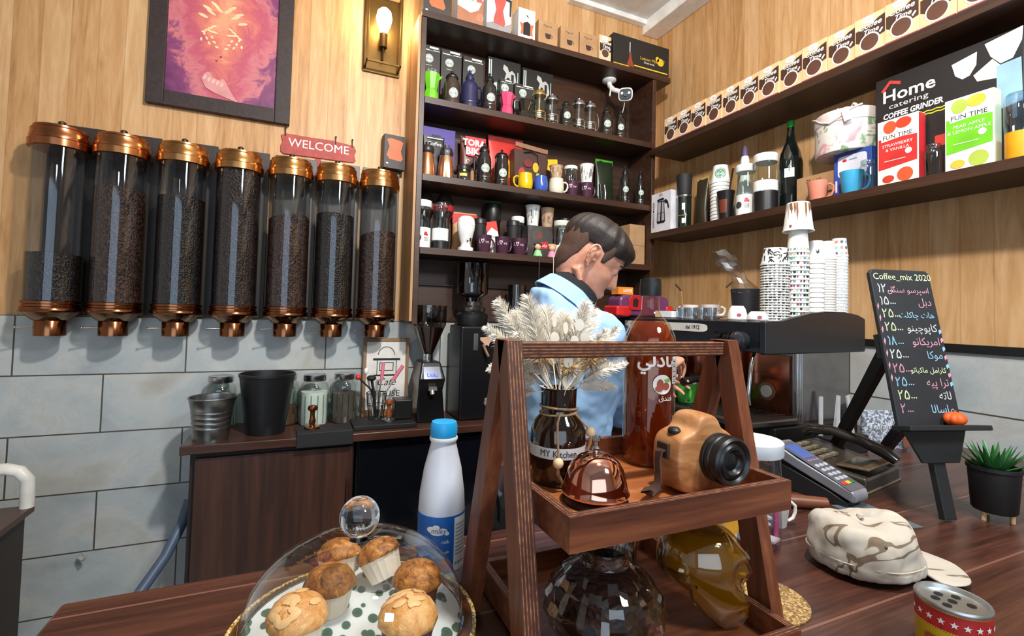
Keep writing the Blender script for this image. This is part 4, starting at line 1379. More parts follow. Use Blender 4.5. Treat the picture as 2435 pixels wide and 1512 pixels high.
t = tag(obj('jar_label', G().lathe([(.0525, .1), (.0548, .1), (.0548, .15), (.0525, .15)], 28, close=True), PRINTW), 'white paper band round the large jar with black sleeve', 'label')
t.location = (2.09, 1.64, ZL)
t = thing('syrup_bottle', 'dark bottle with bright green cap behind the jars on the wall shelf', 'bottle', (2.215, 1.60, ZL))
obj('bottle_body', G().lathe([(.001, 0), (.052, 0), (.054, .01), (.054, .25), (.045, .3), (.022, .36), (.016, .4), (.016, .43), (.001, .43)], 28), mt('#0e1512', .06, coat=.8), t)
obj('cap', G().lathe([(.001, .43), (.017, .43), (.018, .46), (.012, .466), (.001, .466)], 20), mt('#1fa53a', .3), t)
g = FG()
g.T = M.Rotation(R(-60), 4, 'Z')
def bl2():
    g.m = 0
    g.rect(-.022, .022, .17, .215, -.001)
    g.m = 1
    g.text('f', .05, 0, .2, -.0012)
g.decal(.0545, bl2)
obj('printed_label', g, [PRINTW, mt('#6a8a92', .5)], t)
kb = carton('kraft_mug_carton', 'kraft box with mug picture behind the salmon pink mug', 'box', (2.215, 1.425, ZL), .18, .15, .14, KRAFT, -90, None, lambda g, w_, h, y: (mug_print(g, -.01, .05, .024, y, 0, 1), g.text('Mug set', .022, -.01, .11, y, shear=.3)), KI)
mug('salmon pink mug on the lower wall shelf', 2.085, 1.378, ZL, .041, .088, mt('#e08a72', .3, 0, .05), -60, None, None, 'cone')
bb = carton('blue_gift_box', 'blue box with white rounded label behind the light blue mug', 'box', (2.186, 1.255, ZL), .15, .135, .196, '#2e4a9c', -90, None,
            lambda g, w_, h, y: (g.poly([(x * .058 + .0, .135 + z * .045) for x, z in [(math.copysign(abs(math.cos(a)) ** .25, math.cos(a)), math.copysign(abs(math.sin(a)) ** .25, math.sin(a))) for a in [2 * PI * i / 32 for i in range(32)]]], y), setattr(g, 'm', 1), g.ell(-.03, .16, .009, .006, y - .0004), setattr(g, 'm', 2), g.rect(-.012, .02, .157, .163, y - .0004), setattr(g, 'm', 0), g.rect(-.068, -.06, .03, .08, y)), (mt('#d6d8e2', .5), RED, mt('#8a94b8', .5)))
mug('light blue mug in front of the blue box', 2.082, 1.235, ZL, .043, .094, mt('#3fa0cc', .3, 0, .05), -60, None, None, 'cone')
t = thing('flower_tin', 'round pale tin with pink flowers and ribbon standing on the blue box', 'tin', (2.178, 1.31, ZL + .1965))
mm, nt, b = base('flower_print')
n = noise(nt, coords(nt), 17, 3, .5, .8)
nt.links.new(ramp(nt, n, [(.36, '#7f9a74'), (.42, '#dcd8d0'), (.56, '#e0d9d3'), (.62, '#dfa8ac'), (.72, '#cf8a94')]), b.inputs['Base Color'])
b.inputs['Roughness'].default_value = .45
obj('tin_body', G().lathe([(.001, 0), (.118, 0), (.12, .004), (.12, .13), (.001, .13)], 48), mm, t)
obj('lid', G().lathe([(.001, .126), (.122, .126), (.124, .13), (.124, .17), (.119, .176), (.001, .176)], 48), mt('#dccfcb', .45), t)
g = G().tube([(-.13 * math.cos(a) * .97, .128 * math.sin(a), .212 - .06 * abs(math.cos(a)) ** 6) for a in [PI * k / 10 - PI / 2 for k in range(11)]][2:9], .004, 6)
for s in (-1, 1):
    g.tube([(-.03, -.02, .21), (-.04, -.02 + s * .035, .235), (-.045, -.02 + s * .05, .22), (-.03, -.02 + s * .01, .212)], [.006, .012, .012, .006], 8, flat=.5)
g.tube([(-.03, -.02, .212), (-.09, -.05, .21), (-.118, -.06, .19), (-.12, -.075, .14)], [.008, .012, .013, .014], 8, flat=.35)
for v in g.b.verts:
    v.co.z -= .03
obj('ribbon', g, mt('#d3c4c2', .5), t)
# coffee grinder carton
def home_art(g, w_, h, y):
    g.m = 0
    g.text('Home', .066, -.104, .345, y, sq=1.05, bold=.0012)
    g.text('catering', .029, -.104, .315, y, sq=1.4)
    g.text('COFFEE GRINDER', .0295, -.092, .278, y, sq=.82, shear=.1, bold=.001)
    g.m = 1
    g.poly([(-.196, .395), (-.165, .43), (-.128, .413), (-.128, .4), (-.163, .416), (-.186, .388)], y - .0003)
    g.m = 2
    for zz in (.258, .247):
        for k in range(17):
            x = -.19 + k * .0135
            g.poly([(x, zz + .003 * (k % 2)), (x + .0137, zz + .003 * ((k + 1) % 2)), (x + .0137, zz + .004 + .003 * ((k + 1) % 2)), (x, zz + .004 + .003 * (k % 2))], y)
    g.m = 3
    g.poly([(.03, .40), (.10, .415), (.098, .37), (.08, .34), (.06, .335), (.04, .355)], y)
    g.poly([(.12, .43), (.215, .445), (.212, .40), (.19, .35), (.16, .345), (.135, .38)], y - .0003)
    g.m = 4
    g.poly([(.09, .335), (.14, .37), (.16, .34), (.15, .3), (.1, .31)], y - .0006)
    g.m = 5
    g.poly([(.15, .34), (.21, .345), (.213, .2), (.15, .19)], y - .0008)
    g.m = 1
    g.rect(-.02, .05, .12, .16, y)
carton('grinder_box', 'big black coffee grinder carton on the lower wall shelf', 'box', (2.195, .945, ZL), .43, .17, .445, '#191617', -90, None, home_art, (mt('#d5d3d6', .5), mt('#c0392f', .5), mt('#d8c928', .5), mt('#cdd2e4', .5), mt('#d4cbc2', .5), mt('#8fb4c8', .5)))
def fun_art(word1, word2):
    def f(g, w_, h, y):
        g.m = 0
        g.poly([(-w_ / 2 + .004, h * .24), (w_ / 2 - .004, h * .3), (w_ / 2 - .004, h * .68), (-w_ / 2 + .004, h * .72)], y)
        g.m = 1
        g.poly([(-w_ / 2 + .014, h * .67), (w_ / 2 - .014, h * .71), (w_ / 2 - .014, h * .79), (-w_ / 2 + .014, h * .75)], y - .0004)
        g.m = 2
        g.text('FUN TIME', .0225, 0, h * .70, y - .0008)
        g.m = 1
        g.text(word1, .016, 0, h * .58, y - .0008)
        g.text(word2, .016, 0, h * .51, y - .0008)
        g.ell(w_ * .27, h * .46, .011, .011, y - .0008)
        g.rect(-w_ * .32, w_ * .2, h * .36, h * .37, y - .0008)
        for k, (x, z, a, b_) in enumerate(((-.025, .88, .022, .024), (.02, .9, .026, .02), (.025, .12, .026, .026), (-.03, .09, .02, .014))):
            g.m = 3 if k % 2 == 0 else 4
            g.ell(x, z * h, a, b_, y - .0002 - k * .0001)
    return f
for yv, lab, c, w1, w2, m3, m4, w_, sd in ((1.055, 'red strawberry drink box in front of the grinder carton', '#c8302e', 'STRAWBERRY', '& VANILLA', '#d8522c', '#c43a22', .135, RED),
                                    (.845, 'green apple drink box in front of the grinder carton', '#6cc024', 'PEAR APPLE', '& LEMON APPLE', '#a8bc4a', '#d8b83a', .13, mt('#d8e0c0', .5))):
    carton('drink_box', lab, 'box', (2.075, yv, ZL), w_, .045, .252, '#e6dfd6', -90, 'fruit drink boxes', fun_art(w1, w2), (mt(c, .4), WHITE, INK, mt(m3, .5), mt(m4, .5)), (lambda g, d, h, y: g.rect(-d / 2 + .001, d / 2 - .001, .003, h - .003, y), (sd,)))
for yv, lab, r, h in ((1.165, 'small clear glass jar left of the red drink box', .03, .12), (.948, 'small clear glass jar between the red and the green box', .026, .115)):
    jar(lab, 2.065, yv, ZL, r, h, glass('#dfe8e8', .15, .6), None, .85, 'glass_jar', neck=.7)
t = thing('yellow_jar', 'orange yellow jar at the right edge of the lower wall shelf', 'jar', (2.07, .728, ZL))
obj('jar_body', G().lathe([(.001, 0), (.032, 0), (.034, .01), (.034, .085), (.001, .085)], 28), mt('#e8a01e', .3), t)
obj('clear_top', G().lathe([(.034, .085), (.036, .12), (.036, .2), (.03, .21), (.001, .212)], 28), glass('#d8e8f2', .12, .6), t)

# ------------------------------------------------------------------ espresso machine
em = thing('espresso_machine', 'black and steel two group espresso machine on the right counter', 'coffee machine', (1.41, 1.09, 1.0))
MBLK = mt('#1b1d22', .3, 0, .1)
MSTEEL = mt('#8e8a88', .16, 1, .12)
side = [(-.015, .342), (.512, .348), (.512, .47), (.47, .484), (.40, .492), (.30, .492), (.22, .485), (.13, .468), (.07, .455), (-.015, .452)]
for y0, y1 in ((0, .026), (.83, .856)):
    obj('side_panel', G().prism(side, y0, y1), MBLK, em, bev=.006)
g = G().prism([(0, .345), (.03, .345), (.03, .452), (.0, .449)], .0265, .829)
fp = obj('front_panel', g, mt('#23262c', .18, .3), em, bev=.004)
g = FG()
g.T = M.Translation((-.0012, 0, 0)) @ M.Rotation(-PI / 2, 4, 'Z')
g.m = 0
g.poly([(x, .42 + z) for x, z in [(-.38 + .125 * math.copysign(abs(math.cos(a)) ** .3, math.cos(a)), .016 * math.copysign(abs(math.sin(a)) ** .6, math.sin(a))) for a in [2 * PI * i / 32 for i in range(32)]]], 0)
g.m = 1
g.text('dal 1912', .021, -.33, .414, -.0005, bold=.0005)
g.m = 0
g.rect(-.75, -.62, .40, .436, 0)
obj('name_plate', g, [mt('#d0cdc8', .4), INK], fp)
obj('cup_tray', G().box(.03, .505, .027, .829, .440, .453), MSTEEL, em)
obj('body', G().box(.19, .50, .05, .81, .085, .439), MSTEEL, em, bev=.004)
obj('splash_panel', G().box(.182, .1895, .06, .80, .12, .33), mt('#a0624a', .14, 1, .15), em)
ob_ = G()
ob_.T = M.Translation((.181, .145, .195)) @ M.Rotation(PI / 2, 4, 'Y')
obj('medallion', ob_.lathe([(.001, 0), (.034, 0), (.034, -.004), (.001, -.006)], 28), mt('#8f6a4a', .3, .7), em)
ob_ = G()
ob_.T = M.Translation((.176, .145, .195)) @ M.Rotation(PI / 2, 4, 'Y')
obj('medallion_badge', ob_.lathe([(.001, .0), (.022, .0), (.022, -.003), (.001, -.004)], 28), mt('#c9c2ba', .4, .3), em)
g = G().box(-.06, .20, .03, .82, .095, .12)
obj('drip_tray', g, mt('#77736f', .22, .9, .1), em, bev=.008)
g = G()
for k in range(26):
    g.box(-.045, .185, .045 + k * .0295, .058 + k * .0295, .1205, .123)
obj('drip_grate', g, mt('#4a4745', .3, .8), em)
obj('machine_base', G().box(.06, .50, .02, .83, .02, .094), BLACK, em, bev=.004)
for x in (.1, .45):
    for y in (.06, .78):
        obj('foot', G().cyl(.022, 0, .02, 16, (x, y, 0)), BLACK, em)
for x in (.19, .205):
    obj('corner_post', G().rod((x, .035, .1), (x, .035, .345), .006), CHROME, em)
for y in (.3, .6):
    g = G()
    g.cyl(.034, .25, .345, 24, (.085, y, 0))
    gh = obj('group_head', g, CHROME, em)
    pfl = obj('portafilter', G().cyl(.037, .205, .248, 24, (.085, y, 0)).rod((.085, y + .012, .205), (.085, y + .012, .175), .006).rod((.085, y - .012, .205), (.085, y - .012, .175), .006), CHROME, em)
    obj('grip', G().tube([(.05, y, .227), (-.02, y, .224), (-.075, y, .215)], [.011, .014, .016], 12), BLACK, pfl)
for y in (.09, .72):
    kn = G()
    kn.T = M.Translation((-.001, y, .385)) @ M.Rotation(-PI / 2, 4, 'Y')
    obj('steam_knob', kn.lathe([(.001, 0), (.02, 0), (.022, .006), (.03, .012), (.031, .04), (.02, .05), (.001, .052)], 12), mt('#26282c', .2, 0, .1, coat=.5), em)
obj('steam_wand', G().tube([(.03, .075, .345), (.01, .07, .32), (-.01, .06, .28), (-.02, .06, .2), (-.015, .06, .17)], .006, 10), CHROME, em)
for y in (.16, .2):
    kn = G()
    kn.T = M.Translation((-.001, y, .4)) @ M.Rotation(-PI / 2, 4, 'Y')
    obj('switch', kn.lathe([(.001, 0), (.014, 0), (.014, .012), (.001, .014)], 16), mt('#101114', .15, 0, .1, coat=.6), em)
ZM = 1.4535
# cups and glasses on the machine
for k, (x, y) in enumerate(((1.485, 1.555), (1.487, 1.505), (1.49, 1.455), (1.498, 1.41))):
    t = thing('shot_glass', 'clear shot glass on the machine, %s from the white dish' % num[k], 'glass', (x, y, ZM), 0, 'shot glasses on the machine')
    obj('glass_wall', G().lathe([(.001, 0), (.017, 0), (.021, .045), (.0195, .045), (.016, .008), (.001, .008)], 20), glass('#dfe6ea', .22, .7), t)
t = tag(obj('sugar_dish', G().slab([(-.035, -.04), (.035, -.04), (.045, .05), (-.045, .05)], .003, .03).box(-.025, .025, -.03, .03, 0, .004), mt('#d6dadd', .25)), 'white square dish at the far end of the row of shot glasses', 'dish')
t.location = (1.49, 1.625, ZM)
def upcup(label, x, y, r, h):
    t = thing('espresso_cup', label, 'cup', (x, y, ZM), 0, 'upturned espresso cups')
    obj('cup_body', G().lathe([(.001, 0), (r * .9, 0), (r, .004), (r * .98, h * .4), (r * .8, h * .8), (r * .6, h), (r * .5, h * .97), (.001, h * .97)], 28), WHITE, t)
    g = FG()
    g.T = M.Rotation(R(-40), 4, 'Z')
    g.decal(r * 1.0, lambda: g.ell(0, h * .35, .008, .006, -.001))
    obj('rose_print', g, mt('#9a4a5a', .5), t)
upcup('upturned white espresso cup in front of the black canister', 1.497, 1.288, .034, .052)
upcup('low upturned white cup at the curved black side of the machine', 1.475, 1.185, .034, .032)
FLW = mt('#dcd3d0', .3)
t = thing('saucer', 'white saucer under the flower cup on the machine', 'saucer', (1.70, 1.60, ZM))
obj('plate', G().lathe([(.001, 0), (.03, 0), (.035, .004), (.07, .014), (.071, .017), (.035, .008), (.001, .007)], 32), WHITE, t)
flp = (lambda g, r, h: [g.ell(r * q, h * (.3 + .2 * (i % 3)), .007, .005, -.0012) for i, q in enumerate((-.9, -.5, 0, .4, .9))], [mt('#a88a9a', .5)])
t = mug('pale flower printed cup on its saucer on the machine', 1.695, 1.60, ZM + .0075, .042, .056, FLW, -35, None, flp, 'cone', name='tea_cup', cat='cup')
t = mug('pale flower printed cup without saucer, left of the other', 1.66, 1.69, ZM, .04, .062, FLW, 120, None, flp, 'cone', name='tea_cup', cat='cup')
cn = thing('canister', 'black canister wrapped in a crumpled clear bag on the machine', 'canister', (1.70, 1.42, ZM))
obj('canister_body', G().lathe([(.001, 0), (.05, 0), (.054, .01), (.054, .06), (.06, .125), (.056, .128), (.001, .1)], 32), mt('#1d1f25', .5), cn)
rnd = random.Random(4)
rings = []
for k in range(9):
    zz = .11 + k * .022
    rr = (.056, .05, .042, .03, .03, .038, .046, .042, .03)[k]
    rings.append([((rr * (1 + rnd.uniform(-.25, .25))) * math.cos(2 * PI * j / 11) - .014 * max(0, k - 2), (rr * (1 + rnd.uniform(-.25, .25))) * math.sin(2 * PI * j / 11) + .008 * k, zz + rnd.uniform(-.006, .006)) for j in range(11)])
obj('plastic_bag', G().loft(rings), glass('#f2f4f6', .12, .55, .12), cn, ang=8)
st = thing('stirrer', 'thin coffee stirrer with dark tip, standing left among the cups', 'stirrer', (1.56, 1.62, ZM), 0, 'coffee stirrers')
obj('stick', G().rod((.0, .0, 0), (-.03, -.01, .12), .0015, 6), mt('#b48a5a', .5), st)
obj('tip', G().rod((-.03, -.01, .12), (-.052, .0, .148), .004, 8), mt('#3a2418', .5), st)
st = thing('stirrer', 'thin coffee stirrer with dark tip rising from the flower cup', 'stirrer', (1.695, 1.58, ZM + .016), 0, 'coffee stirrers')
obj('stick', G().rod((.0, .0, 0), (.035, -.03, .125), .0015, 6), mt('#b48a5a', .5), st)
obj('tip', G().rod((.035, -.03, .125), (.056, -.045, .15), .004, 8), mt('#3a2418', .5), st)
tb = thing('toaster', 'red and purple rounded toaster at the far end of the espresso machine', 'toaster', (1.49, 1.845, ZM))
g = G().prism([(x * .145, .052 + z * .05) for x, z in [(math.copysign(abs(math.cos(a)) ** .35, math.cos(a)), math.copysign(abs(math.sin(a)) ** .5, math.sin(a))) for a in [2 * PI * i / 36 for i in range(36)]]], -.05, .05)
obj('shell', g, mt('#5c2f52', .3), tb, bev=.012, seg=3)
obj('left_end', G().box(-.165, -.08, -.056, .056, 0, .05), mt('#b51f1f', .25, 0, .1), tb, bev=.012, seg=3)
obj('right_end', G().box(.12, .168, -.056, .056, .002, .055), mt('#b51f1f', .25, 0, .1), tb, bev=.012, seg=3)
obj('grip', G().prism([(-.1, .03), (-.02, .03), (-.02, .085), (-.035, .1), (-.08, .1), (-.1, .08)], -.056, -.0505), mt('#a01c22', .3), tb, bev=.004)
obj('grip_hole', G().prism([(-.078, .05), (-.05, .045), (-.045, .075), (-.06, .088), (-.075, .08)], -.0575, -.0565), mt('#2a0c10', .4), tb)
carton('snack_box', 'small orange packet on top of the toaster beside the barista\'s face', 'box', (1.40, 1.852, ZM + .1028), .09, .05, .035, '#d07a22', 4, None, lambda g, w_, h, y: g.text('SUPER', .02, .01, .012, y), (PRINTW,))
# paper cup stacks on the machine
LEO = [PRINTW, INK, mt('#8a8a88', .6)]
def leopard(g, r, h, z0):
    rnd = random.Random(8)
    for k in range(60):
        a, zz = rnd.uniform(-1.5, 1.5) * r, z0 + rnd.uniform(.14, .93) * h
        q = rnd.uniform(0, PI)
        l, w_ = rnd.uniform(.004, .009), .0022
        ca, sa = math.cos(q), math.sin(q)
        g.m = 0
        g.poly([(a + u * l * ca - v * w_ * sa, zz + u * l * sa + v * w_ * ca) for u, v in ((-1, -.6), (0, -1), (1, -.6), (1, .6), (0, 1), (-1, .6))], -.0012 - k * .00001)
cup_stack('tall stack of upturned leopard print paper cups, nearest on the machine', 1.555, 1.18, ZM, .046, 22, .0094, .062, PRINTW, None, leopard, (INK,), 'paper cup stacks on the machine', .8, every=(INK, mt('#6a6a6a', .6)))
MULTI = (mt('#8a3a5a', .6), mt('#4a9a9a', .6), mt('#b0a090', .6), INK, mt('#c8c8c4', .6))
cup_stack('stack of colourful upturned paper cups with one large cup on top', 1.655, 1.165, ZM, .036, 16, .0165, .085, PRINTW, None, None, (), 'paper cup stacks on the machine', .8, every=MULTI)
def choc(g, r, h):
    rnd = random.Random(5)
    for k in range(14):
        u = rnd.uniform(-1.2, 1.2) * r
        g.m = rnd.choice((0, 1, 2))
        z1 = h * .96
        z0 = h * rnd.uniform(.3, .75)
        g.poly([(u, z1), (u + .006, z1), (u + .008, (z0 + z1) / 2), (u + .004, z0), (u + .001, (z0 + z1) / 2)], -.0012 - k * .00002)
    g.m = 0
    g.ell(-r * .5, h * .15, .005, .005, -.0014)
paper_cup('large white upturned paper cup with brown drips crowning the tallest stack', 1.655, 1.165, ZM + 16 * .0165 + .062, .05, .105, PRINTW, None, (choc, [mt('#7a4a2a', .6), mt('#b0aca6', .6), mt('#c8b89a', .6)]), True)
cup_stack('stack of plain white upturned paper cups behind the colourful ones', 1.745, 1.16, ZM, .0285, 13, .0178, .085, PRINTW, None, lambda g, r, h, z0: g.poly([(0, z0 + .05), (.006, z0 + .045), (.01, z0 + .055), (.012, z0 + .04), (.004, z0 + .035)], -.0012), (INK,), 'paper cup stacks on the machine', .8)
cup_stack('stack of narrow ivory upturned paper cups, second from the back', 1.81, 1.16, ZM, .0285, 26, .0093, .07, mt('#dcd8d2', .5), None, None, (), 'paper cup stacks on the machine', .8)
cup_stack('stack of dotted upturned paper cups in thin film, last on the machine', 1.872, 1.155, ZM, .0285, 22, .0118, .07, PRINTW, None, lambda g, r, h, z0: [setattr(g, 'm', i % 3) or g.ell((-.9 + .6 * (i % 4)) * r, z0 + .012 + .022 * (i // 4), .0055, .0055, -.0012) for i in range(12)], (mt('#d8826a', .6), mt('#5a5a68', .6), mt('#8ab8d0', .6)), 'paper cup stacks on the machine', .8, every=(mt('#b8c4cc', .6), mt('#d0d4d6', .6)))
pc = thing('green_cup', 'bright green cup with handle under the machine spout by the barista\'s hand', 'cup', (1.415, 1.455, 1.1235))
obj('cup_body', G().lathe([(.001, 0), (.026, 0), (.03, .006), (.044, .07), (.045, .076), (.042, .076), (.028, .01), (.001, .009)], 28), mt('#56b848', .25), pc)
obj('steel_rim', G().lathe([(.0445, .0755), (.047, .077), (.046, .084), (.042, .084)], 28, close=True), CHROME, pc)
obj('handle', G().tube(handle_pts(.04, .075, R(-120), .55), .005, 8), mt('#56b848', .25), pc)

# ------------------------------------------------------------------ back counter
ZB = .88
t = thing('steel_bucket', 'small steel bucket with ridges at the left end of the back counter', 'bucket', (-.328, 2.40, ZB))
prof = [(.001, .002), (.066, .002), (.068, 0), (.07, .02)]
for k in range(4):
    prof += [(.072 + .002 * k, .05 + .022 * k), (.0745 + .002 * k, .055 + .022 * k), (.073 + .002 * k, .06 + .022 * k)]
prof += [(.089, .176), (.093, .18), (.092, .184), (.086, .182), (.066, .012), (.001, .01)]
obj('bucket_wall', G().lathe(prof, 36), mt('#8f8f8f', .28, .95, .15), t)
obj('bail', G().tube([(.09 * math.cos(a), .02 - .03 * math.sin(a) * 0 - .095 * math.sin(a), .172 - .02 * math.sin(a)) for a in [PI * k / 10 for k in range(11)]], .0022, 6), STEEL, t)
t = thing('black_bucket', 'plain black tapered bucket beside the steel bucket', 'bucket', (-.122, 2.462, ZB))
obj('bucket_wall', G().lathe([(.001, .002), (.078, .002), (.081, 0), (.115, .255), (.119, .258), (.119, .27), (.113, .27), (.08, .012), (.001, .01)], 40), mt('#121316', .4), t)
MILKP, COCOA = mt('#e8e6e0', .6), mt('#5a4a44', .7)
def mason(label, x, y, content, fill):
    jr = jar(label, x, y, ZB, .066, .245, STEEL, content, .88, 'glass_jar', 'jar', glass('#ecf3f0', .08, .6), neck=.72, cfill=fill)
    g = G()
    for k in range(14):
        a = 2 * PI * k / 14
        g.rod((.0665 * math.cos(a), .0665 * math.sin(a), .012), (.0665 * math.cos(a), .0665 * math.sin(a), .15), .003, 6)
    obj('ribs', g, glass('#e6f2ee', .12, .6), jr)
mason('glass jar with steel lid behind the steel bucket', -.325, 2.60, None, 0)
mason('glass jar half hidden behind the black bucket', -.05, 2.618, mt('#5a3a24', .6), .35)
mason('glass jar two thirds full of white powder on the back counter', .085, 2.565, MILKP, .66)
mason('glass jar of grey brown powder beside the white powder jar', .23, 2.585, COCOA, .6)
t = tag(obj('tamping_mat', G().prism([(-.12, .0), (.12, .0), (.12, .02), (-.12, .02)], -.0748, .07).box(-.12, .12, -.083, -.0756, -.045, .02), mt('#17171a', .7), bev=.004), 'black rubber tamping mat over the counter edge under the copper tamper', 'mat')
t.location = (.13, 2.385, ZB + .0005)
t = tag(obj('tamping_mat', G().box(-.15, .15, -.09, .09, 0, .022), mt('#141416', .6), bev=.004), 'black tray holding the tools and wooden tamper on the back counter', 'mat')
t.location = (.405, 2.445, ZB)
def tamper(label, x, y, z, hm, bm, s=1.):
    t = thing('tamper', label, 'tamper', (x, y, z))
    obj('base', G().lathe([(.001, 0), (.033, 0), (.034, .004), (.033, .01), (.012, .013), (.012, .02), (.001, .02)], 28), bm, t)
    obj('handle', G().lathe([(.001, .02), (.013, .02), (.015, .034), (.011, .05), (.0095, .07), (.012, .08), (.02, .084), (.022, .094), (.018, .104), (.001, .108)], 24), hm, t)
tamper('copper coffee tamper standing on the mat before the powder jars', .075, 2.385, ZB + .021, mt('#8a5030', .25, .9, .2), COPPER)
tamper('tamper with reddish wooden handle beside the tool basket', .43, 2.43, ZB + .0225, mt('#8a4522', .35), STEEL)
t = thing('tool_basket', 'black wire basket holding barista tools in front of the coffee sign', 'basket', (.378, 2.50, ZB + .0225))
g = G()
for k in range(12):
    a = 2 * PI * k / 12
    g.rod((.036 * math.cos(a), .036 * math.sin(a), .002), (.05 * math.cos(a), .05 * math.sin(a), .13), .0018, 6)
for r, zz in ((.036, .003), (.044, .07), (.05, .13)):
    g.tube([(r * math.cos(2 * PI * k / 24), r * math.sin(2 * PI * k / 24), zz) for k in range(24)], .002, 6, True)
obj('wire_frame', g, BLACK, t)
def tool(label, pts, rr, m, head=None, hm=None, loc=(.378, 2.50, ZB + .03)):
    q = thing('bar_tool', label, 'tool', loc, 0, 'barista tools in the wire basket')
    obj('shaft', G().tube(pts, rr, 8), m, q)
    if head:
        obj('head', head, hm or m, q)
tool('thermometer with red end leaning left out of the wire basket', [(.01, 0, .0), (-.03, -.01, .14), (-.09, -.02, .2)], .004, BLACK, G().sph((-.096, -.02, .206), .014), RED)
tool('black brush with round head in the wire basket', [(.0, .0, .0), (-.015, -.01, .12), (-.03, -.02, .19)], .007, BLKM, G().sph((-.032, -.022, .2), .024, sz=.6), BLKM)
tool('white handled spoon in the wire basket', [(-.01, .02, .0), (-.03, .02, .13), (-.05, .02, .22)], .005, WHITE, G().sph((-.053, .02, .23), .011, sz=1.6), WHITE)
tool('pink handled spatula standing upright in the wire basket', [(.01, .02, .0), (.015, .022, .12), (.025, .022, .19)], .004, STEEL, G().rod((.025, .022, .18), (.032, .022, .27), .009), mt('#d8788a', .4))
tool('pink handled spatula leaning right out of the wire basket', [(.01, -.02, .0), (.045, -.02, .13), (.08, -.02, .19)], .004, STEEL, G().rod((.075, -.02, .185), (.125, -.02, .26), .0095), mt('#d06a80', .4))
t = thing('knock_box', 'small black box beside the wooden tamper on the back counter', 'box', (.505, 2.485, ZB + .0225))
obj('box_body', G().box(-.045, .045, -.05, .05, 0, .1), BLACK, t, bev=.008)
obj('knock_bar', G().rod((-.05, 0, .085), (.05, 0, .085), .008), mt('#4a2418', .5), t)
t = thing('cafe_sign', 'white board with black coffee cup drawing and lettering leaning behind the tools', 'sign', (.445, 2.655, ZB))
obj('board', G().box(-.105, .105, -.006, .006, .035, .40), mt('#d9d6cf', .5), t, bev=.002)
fr_ = G().box(-.122, -.105, -.01, .01, 0, .42).box(.105, .122, -.01, .01, 0, .42).box(-.105, .105, -.01, .01, 0, .034).box(-.105, .105, -.01, .01, .401, .42)
obj('wooden_frame', fr_, mt('#8a6a4c', .6), t, bev=.002)
g = FG()
y = -.0066
g.rect(-.07, .075, .30, .312, y)
g.rect(-.065, .07, .215, .224, y)
for a in ((-.05, -.046, .224, .30), (.052, .056, .224, .30), (-.035, .04, .285, .289), (-.035, .04, .243, .247), (-.035, -.031, .243, .289), (.036, .04, .243, .289)):
    g.rect(*a, y)
n = 16
for k in range(n):
    a0, a1 = PI * k / n, PI * (k + 1) / n
    g.poly([(q * math.cos(s), .33 + q * math.sin(s)) for q, s in ((.045, a0), (.045, a1), (.041, a1), (.041, a0))], y)
g.text('Cafe', .056, 0, .165, y, shear=.4)
g.text('HOUSE', .045, .0, .105, y, sq=1.1)
obj('lettering', g, INK, t)
# grinders
gr = thing('coffee_grinder', 'tall black coffee grinder with smoked cylinder hopper on the back counter', 'grinder', (.905, 2.50, ZB))
obj('body', G().box(-.115, .14, -.09, .13, 0, .50), mt('#0e0e11', .3, 0, .1), gr, bev=.012)
obj('neck', G().lathe([(.001, .501), (.085, .501), (.088, .51), (.088, .56), (.07, .575), (.001, .575)], 32, (-.02, .02, 0)), BLACK, gr)
obj('collar', G().lathe([(.001, .576), (.072, .576), (.074, .582), (.074, .6), (.05, .612), (.05, .63), (.001, .63)], 32, (-.02, .02, 0)), mt('#6a6866', .2, .9), gr)
obj('hopper', G().lathe([(.04, .63), (.045, .655), (.085, .675), (.088, .70), (.088, .842), (.09, .845), (.001, .85)], 36, (-.02, .02, 0)), glass('#8f9294', .12, .7, .05), gr)
obj('name_badge', G().prism([(-.01, .44), (.06, .445), (.062, .425), (.045, .41), (.04, .392), (.03, .4), (.02, .395), (.01, .41), (-.008, .425)], -.096, -.091), mt('#c9a08a', .4), gr)
obj('portafilter_fork', G().tube([(.01, -.092, .4), (.02, -.12, .36), (.03, -.125, .34)], .008, 8), mt('#7a5a48', .4, .3), gr)
obj('steel_plate', G().box(-.045, -.02, -.096, -.091, .37, .46), STEEL, gr, bev=.002)
gs = thing('coffee_grinder', 'smaller dark coffee grinder with funnel hopper left of the tall one', 'grinder', (.645, 2.515, ZB))
obj('body', G().loft([[(-.075, -.09, .0), (.075, -.09, .0), (.075, .1, .0), (-.075, .1, .0)], [(-.065, -.07, .16), (.065, -.07, .16), (.065, .1, .16), (-.065, .1, .16)], [(-.07, -.1, .22), (.07, -.1, .22), (.07, .1, .22), (-.07, .1, .22)], [(-.05, -.06, .31), (.05, -.06, .31), (.05, .08, .31), (-.05, .08, .31)]]), mt('#121214', .25, 0, .1), gs, bev=.01)
obj('display', G().loft([[(-.045, -.099, .225), (.048, -.099, .225), (.048, -.094, .225), (-.045, -.094, .225)], [(-.045, -.076, .285), (.04, -.076, .285), (.04, -.07, .285), (-.045, -.07, .285)]]), mt('#9094a0', .15, .7), gs)
g = FG()
g.T = M.Translation((0, -.0995, .232)) @ M.Rotation(R(-21), 4, 'X')
g.text('Uulu', .03, 0, 0.004, -.001)
obj('display_digits', g, mt('#3a3fc8', .3, em=1.2), gs)
obj('dosing_chute', G().prism([(-.02, .165), (.025, .165), (.022, .185), (-.018, .185)], -.104, -.085).rod((.0, -.095, .165), (.0, -.105, .145), .012), mt('#b9b5ae', .25, .7), gs)
obj('neck', G().cyl(.026, .311, .345, 20, (0, .01, 0)), CHROME, gs)
